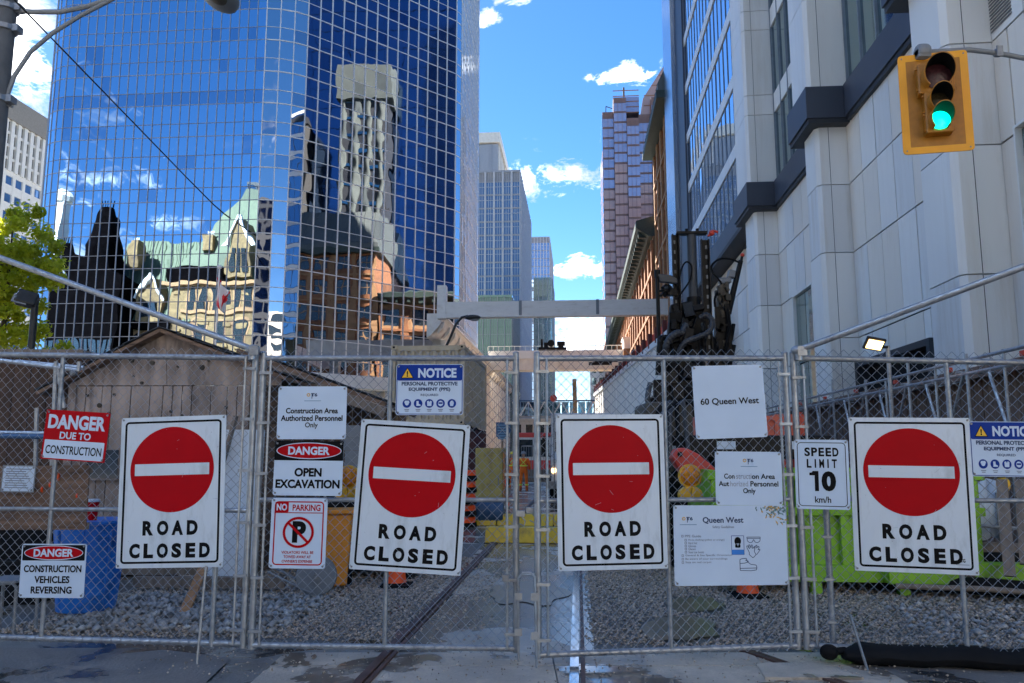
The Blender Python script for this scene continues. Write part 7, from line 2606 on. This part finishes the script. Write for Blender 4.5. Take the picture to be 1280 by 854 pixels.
# ribbed white screen wall with red sloping edge, right
A_ = Vector((6.6, 46.0)); B_ = Vector((2.4, 108.0))
wv = B_ - A_
Lw = wv.length
t = thing('white_screen_wall', 'tall white ribbed screen wall with a red sloping top edge left of the drilling rig', 'wall', W(A_.x, A_.y), math.atan2(W(B_.x, B_.y).y - W(A_.x, A_.y).y, W(B_.x, B_.y).x - W(A_.x, A_.y).x))
nn = 26
for k in range(nn):
    x0_ = Lw * k / nn; z = 9.3 + .004 * k
    mb = MB(); d = Lw / nn
    mb.prism([(x0_, .0), (x0_ + d * .1, .18), (x0_ + d * .5, .18), (x0_ + d * .6, 0), (x0_ + d - .01, 0), (x0_ + d - .01, -.1), (x0_, -.1)], 'z', 0, z)
    mb.build('ribbed_panel', creamw, t)
mb = MB(); mb.bx(0, Lw, -.25, .3, 9.32, 9.75); mb.build('white_rail', signwhite, t)
mb = MB(); mb.bx(0, Lw, -.2, .05, 9.77, 10.5); mb.build('red_top_edge', redp, t)
for k in range(20):
    mb = MB() if k == 0 else mb
    if k == 0:
        mb.bx(-.12, .12, .05, .35, 9.5, 10.6); rb = mb.mesh('edge_bracket', maroon)
    meshobj('edge_bracket', rb, t, (Lw * (k + .5) / 20, 0, 0))
# post and red disc
p0 = PT(720, 500, 30); p1 = PT(718, 474, 30)
t = sthing('wooden_post', 'short orange brown timber post standing up behind the third road closed sign', 'post', p0[0], 30)
mb = MB(); mb.bar((0, 0, 0), (p1[0] - p0[0], 0, p1[1]), .16, .16); mb.build('post', timber, t)
p0 = PT(692, 498, 26)
t = sthing('red_disc_sign', 'small round red disc on a thin pole above the third road closed sign', 'sign', p0[0], 26)
mb = MB(); mb.cyl((0, 0, p0[1]), (0, .03, p0[1]), .115, n=24); mb.build('disc', redp, t)
mb = MB(); mb.cyl((0, .05, 0), (0, .05, p0[1]), .02, n=8); mb.build('pole', clipm, t)

# ================================================================== what stands behind the camera and shows in the mirrored tower
TV = 2 * T0


def V(px, py, t_real):
    return PT(px, py, TV - t_real)


TR = 20.0
sA, zE = V(140, 402, TR); sB, _ = V(316, 402, TR)
t = sthing('old_city_hall', 'sandstone city hall with green copper roof behind the camera, seen mirrored in the tower', 'building', sA, TR)
u = lambda px, py=400: V(px, py, TR)[0] - sA
z = lambda py, px=230: V(px, py, TR)[1]


def ud(px, py, yl):
    s_, z_ = V(px, py, TR + yl)
    return s_ - sA, z_


# wall with arched openings
def arches(x0, x1, zb, zt, n, wf, m, gm, y=0.0, name='arched_window'):
    d = (x1 - x0) / n
    me = None
    for k in range(n):
        w_ = d * wf; h = zt - zb
        if me is None:
            ptsx = [(-w_ / 2, 0), (w_ / 2, 0), (w_ / 2, h - w_ / 2)] + [(w_ / 2 * math.cos(a * PI / 8), h - w_ / 2 + w_ / 2 * math.sin(a * PI / 8)) for a in range(1, 8)] + [(-w_ / 2, h - w_ / 2)]
            mb = MB(); mb.prism(ptsx, 'y', 0, .12); me = mb.mesh(name, gm)
            pz = [(p_[0] * 1.35, p_[1] * 1.0 + (.5 if p_[1] > 0 else 0)) for p_ in ptsx]
            mb = MB(); mb.prism(pz, 'y', -.3, .02); me2 = mb.mesh('arch_surround', brown2)
        o = meshobj(name, me, t, (x0 + d * (k + .5), y + .05, zb))
        meshobj('arch_surround', me2, o, (0, 0, 0))


mb = MB(); mb.bx(u(212), u(316), -25, 0, 0, z(356)); mb.build('west_wing_wall', sandst, t)
mb = MB(); mb.bx(u(212) - .6, u(279), -25.5, .9, z(352), z(335)); mb.build('dark_cornice', shadest, t)
mb = MB(); mb.bx(u(205) - .3, u(316) + .3, -.5, 1.0, z(357), z(352.5)); mb.build('stone_ledge', brown2, t)
mb = MB(); mb.bx(u(135), u(212) - .02, -24, -.6, 0, z(402)); mb.build('centre_wall', sandst, t)
mb = MB(); mb.bx(u(128), u(213), -24.5, .6, z(412), z(401)); mb.build('dark_eaves', shadest, t)
for k in range(24):
    x_ = u(213) + rr.random() * (u(316) - u(213) - 2.2); z_ = rr.uniform(z(452), z(356))
    mb = MB(); mb.box((x_ + 1, .02 + rr.random() * .12, z_), (rr.uniform(1.0, 2.2), .3, rr.uniform(.5, .9))); mb.build('rough_stone', [sandst, brown2, sandst][k % 3], t)
arches(u(232), u(316), z(388), z(359), 6, .62, sandst, gl_dark)
arches(u(236), u(316), z(432), z(400), 3, .5, sandst, gl_dark)
arches(u(140), u(212), z(440), z(416), 8, .55, sandst, gl_dark, -.5)
mb = MB(); mb.bx(u(225), u(316), -.1, .3, z(392), z(388)); mb.build('stone_course', brown2, t)
# roofs
mb = MB()
xl, xr_ = u(135), u(240); zb = z(402); zt = ud(200, 303, -9)[1]; xa_, xb_ = ud(160, 303, -9)[0], ud(250, 303, -9)[0]
mb.add([(xl, .2, zb), (xr_, .2, zb), (xb_, -9, zt), (xa_, -9, zt), (xl, -22, zb), (xr_, -22, zb)], [(0, 1, 2, 3), (0, 3, 4), (1, 5, 2), (3, 2, 5, 4), (0, 4, 5, 1)])
mb.build('copper_roof', copper, t)
for k in range(22):
    f_ = (k + .5) / 22
    x0_ = u(135) + (u(240) - u(135)) * f_
    mb = MB(); mb.bar((x0_, .2, z(402) + .1), (xa_ + (xb_ - xa_) * f_, -9, zt + .1), .12, .2); mb.build('roof_seam', copper, t)
mb = MB()
xl, xr_ = u(207), u(345); zb = z(350); xt, zt2 = ud(320, 236, -8)
mb.add([(xl, .2, zb), (xr_, .2, zb), (xt + 2, -8, zt2), (xt - 2, -8, zt2), (xl, -20, zb), (xr_, -20, zb)], [(0, 1, 2, 3), (0, 3, 4), (1, 5, 2), (3, 2, 5, 4), (0, 4, 5, 1)])
mb.build('hipped_copper_roof', copper, t)
# gabled stone dormers
def dormer(pxc, pyb, pytop, pyapex, wpx, y=0.9, n=2):
    x0_, x1_ = u(pxc - wpx / 2), u(pxc + wpx / 2)
    mb = MB(); mb.prism([(x0_, z(pyb)), (x1_, z(pyb)), (x1_, z(pytop)), ((x0_ + x1_) / 2, z(pyapex)), (x0_, z(pytop))], 'y', y - 6, y); mb.build('gabled_dormer', sandst, t)
    mb = MB(); mb.bar((x0_ - .4, y + .1, z(pytop)), ((x0_ + x1_) / 2, y + .1, z(pyapex) + .4), .5, .35); mb.bar(((x0_ + x1_) / 2, y + .1, z(pyapex) + .4), (x1_ + .4, y + .1, z(pytop)), .5, .35); mb.build('gable_coping', creamw, t)
    d = (x1_ - x0_) / (n + .6)
    for k in range(n):
        mb = MB(); xx = x0_ + d * (.3 + k) + d * .15; mb.bx(xx, xx + d * .7, y + .01, y + .2, z(pyb) + 1, z(pytop) - .3); mb.build('tall_window', gl_dark, t)


dormer(188, 402, 375, 345, 26, .9, 2)
dormer(297, 348, 312, 276, 32, 1.2, 3)
for (px, p0_, p1_, w_) in ((155, 330, 297, 13), (250, 310, 290, 12)):
    mb = MB(); mb.bx(u(px - w_ / 2), u(px + w_ / 2), -4, -1.5, z(p0_), z(p1_)); mb.build('chimney', sandst, t)
    for k in range(4): mb = MB(); mb.cyl((u(px - w_ / 2) + .35 + k * .45, -2.7, z(p1_)), (u(px - w_ / 2) + .35 + k * .45, -2.7, z(p1_) + .9), .16, n=7); mb.build('chimney_pot', flagwhite, t)

TR2 = 26.0
t = sthing('dark_spired_building', 'gothic building with pointed towers, its shade put in as near black colour, seen mirrored at the left of the tower', 'building', V(54, 400, TR2)[0], TR2)
sD = V(54, 400, TR2)[0]
u = lambda px, py=400: V(px, py, TR2)[0] - sD
z = lambda py, px=100: V(px, py, TR2)[1]
mb = MB(); mb.bx(0, u(146), -16, 0, 0, z(345)); mb.build('wall', shadest, t)
for k in range(12):
    for r_ in range(4):
        mb = MB() if k == 0 and r_ == 0 else mb
        if k == 0 and r_ == 0:
            mb.bx(0, .8, 0, .15, 0, 3.0); wme = mb.mesh('window', gl_dark)
        meshobj('window', wme, t, (.7 + k * (u(146) - 1) / 12, -.02, 4 + r_ * 5.5))
for (pc, wpx, pb, pt) in ((128, 44, 345, 262), (82, 40, 345, 306)):
    u6 = lambda px: V(px, 345, TR2 - 6)[0] - sD
    z6 = lambda py: V(100, py, TR2 - 6)[1]
    x0_, x1_ = u6(pc - wpx / 2), u6(pc + wpx / 2); xc = (x0_ + x1_) / 2; hw_ = (x1_ - x0_) / 2
    mb = MB(); mb.lathe([(hw_ * 1.1, z6(pb)), (hw_ * .95, z6(pb - (pb - pt) * .42)), (hw_ * .42, z6(pt + 8)), (hw_ * .3, z6(pt))], (xc, -6, 0), 8); mb.build('pointed_roof', shadest, t)
    for k in range(5):
        mb = MB(); mb.cyl((xc - hw_ * .3 + k * hw_ * .15, -6, z6(pt)), (xc - hw_ * .3 + k * hw_ * .15, -6, z6(pt) + 1.8), .09, n=5); mb.build('finial', shadest, t)
mb = MB(); mb.prism([(0, z(346)), (u(84), z(316)), (u(146), z(346))], 'y', -12, -1); mb.build('ridge_roof', shadest, t)
mb = MB(); mb.bar((u(62), .1, z(322)), (u(84), .1, z(350)), .35, .2); mb.build('pale_roof_edge', greyplast, t)
s_, zt = V(73, 240, 5)
t = sthing('clock_tower_shaft', 'tall pale stone shaft rising behind the dark gothic building in the mirror image', 'tower', s_, 5)
mb = MB(); mb.bx(-1.3, 1.3, -2.6, 0, 0, zt - 1.5); mb.build('shaft', cream, t)
mb = MB(); mb.lathe([(1.9, zt - 1.5), (2.0, zt - .6), (1.6, zt), (.3, zt + .8)], (0, -1.3, 0), 12); mb.build('cap', cream, t)

# dark office slab behind
for (px0, px1, py, TRr, m_, lab, nm) in ((311, 372, 228, -30, gl_navy, 'dark blue office slab with lit blinds behind the camera, mirrored beside the stone gable', 'dark_office_tower'),):
    a_, zt = V(px0, py, TRr); b_, _ = V(px1, py, TRr)
    t = sthing(nm, lab, 'tower', a_, TRr)
    facade(t, 0, 0, '+y', b_ - a_ + 8, 0, zt, 10, 18, .8, .62, band_d, gl_teal, .3, joined=True)
    mb = MB(); mb.bx(0, b_ - a_ + 8, -25, -.35, 0, zt); mb.build('core', band_d, t)
t = sthing('dark_glass_block', 'dark blue glass office block standing behind the camera on the left of the street', 'building', -42, -24)
facade(t, 0, 0, '+y', 29, 0, 66, 9, 17, .86, .7, band_d, gl_navy, .3, joined=True)
mb = MB(); mb.bx(0, 29, -24, -.35, 0, 66); mb.build('core', band_d, t)
limest = mat('pale_bounce_limestone', (0.62, 0.57, 0.49), 0.8, var=0.08, scale=1)  # for the pale blocks added behind the camera as sunlit fill for the shaded foreground
for (s_, t__, w_, d_, h_, m_, gm, lab, nm) in ((-28, -62, 34, 25, 62, limest, gl_teal, 'pale limestone tower added far behind the camera to bounce sunlight forward', 'bounce_tower'),
                                            (8, -58, 46, 30, 44, limest, gl_dark, 'broad pale limestone block added behind the camera on the right to bounce sunlight', 'bounce_block'),
                                            (-80, -66, 48, 30, 36, creamw, gl_dark, 'long low cream block added behind the camera on the left to bounce sunlight', 'bounce_block'),
                                            ):
    t = sthing(nm, lab, 'building', s_, t__)
    facade(t, 0, 0, '+y', w_, 0, h_, 8, int(h_ / 4), .7, .6, m_, gm, .3, joined=True)
    mb = MB(); mb.bx(0, w_, -d_, -.35, 0, h_); mb.build('core', m_, t)
# navy glass tower and concrete crowned tower behind the brown store: mirrored in the angled face
gl_navy2 = glass('navy_tower_spandrel', (0.09, 0.16, 0.30), 0.15)
t = sthing('navy_glass_tower', 'navy glass tower behind the brown store, filling the angled mirrored face', 'tower', 23, 58)
facade(t, 0, 0, '-x', 62, 0, 150, 18, 38, .92, .86, gl_navy2, gl_navy, .25, joined=True)
mb = MB(); mb.bx(.3, 36, .1, 62, 0, 150); mb.build('core', gl_navy, t)
crownm = mat('grey_green_concrete', (0.085, 0.10, 0.095), 0.8, var=0.15, scale=.5)
t = sthing('crowned_concrete_tower', 'grey concrete tower with a heavy blank crown and rounded shafts, mirrored in the angled face', 'tower', 17.5, 78.5)
for k in range(4):
    mb = MB(); mb.cyl((.2, .8 + k * 2.4, 38), (.2, .8 + k * 2.4, 68), .55, n=12); mb.build('round_shaft', crownm, t, smooth=True)
mb = MB(); mb.bx(.3, 5, .3, 9.0, 30, 68); mb.build('dark_core', band_d, t)
mb = MB()
for k in range(9): mb.bx(.15, .3, .5, 8.8, 40 + k * 3.2, 40.6 + k * 3.2)
mb.build('floor_bands', gl_teal, t)
mb = MB(); mb.bx(-.6, 5.4, -.4, 9.8, 66, 72.5); mb.build('crown', crownm, t)
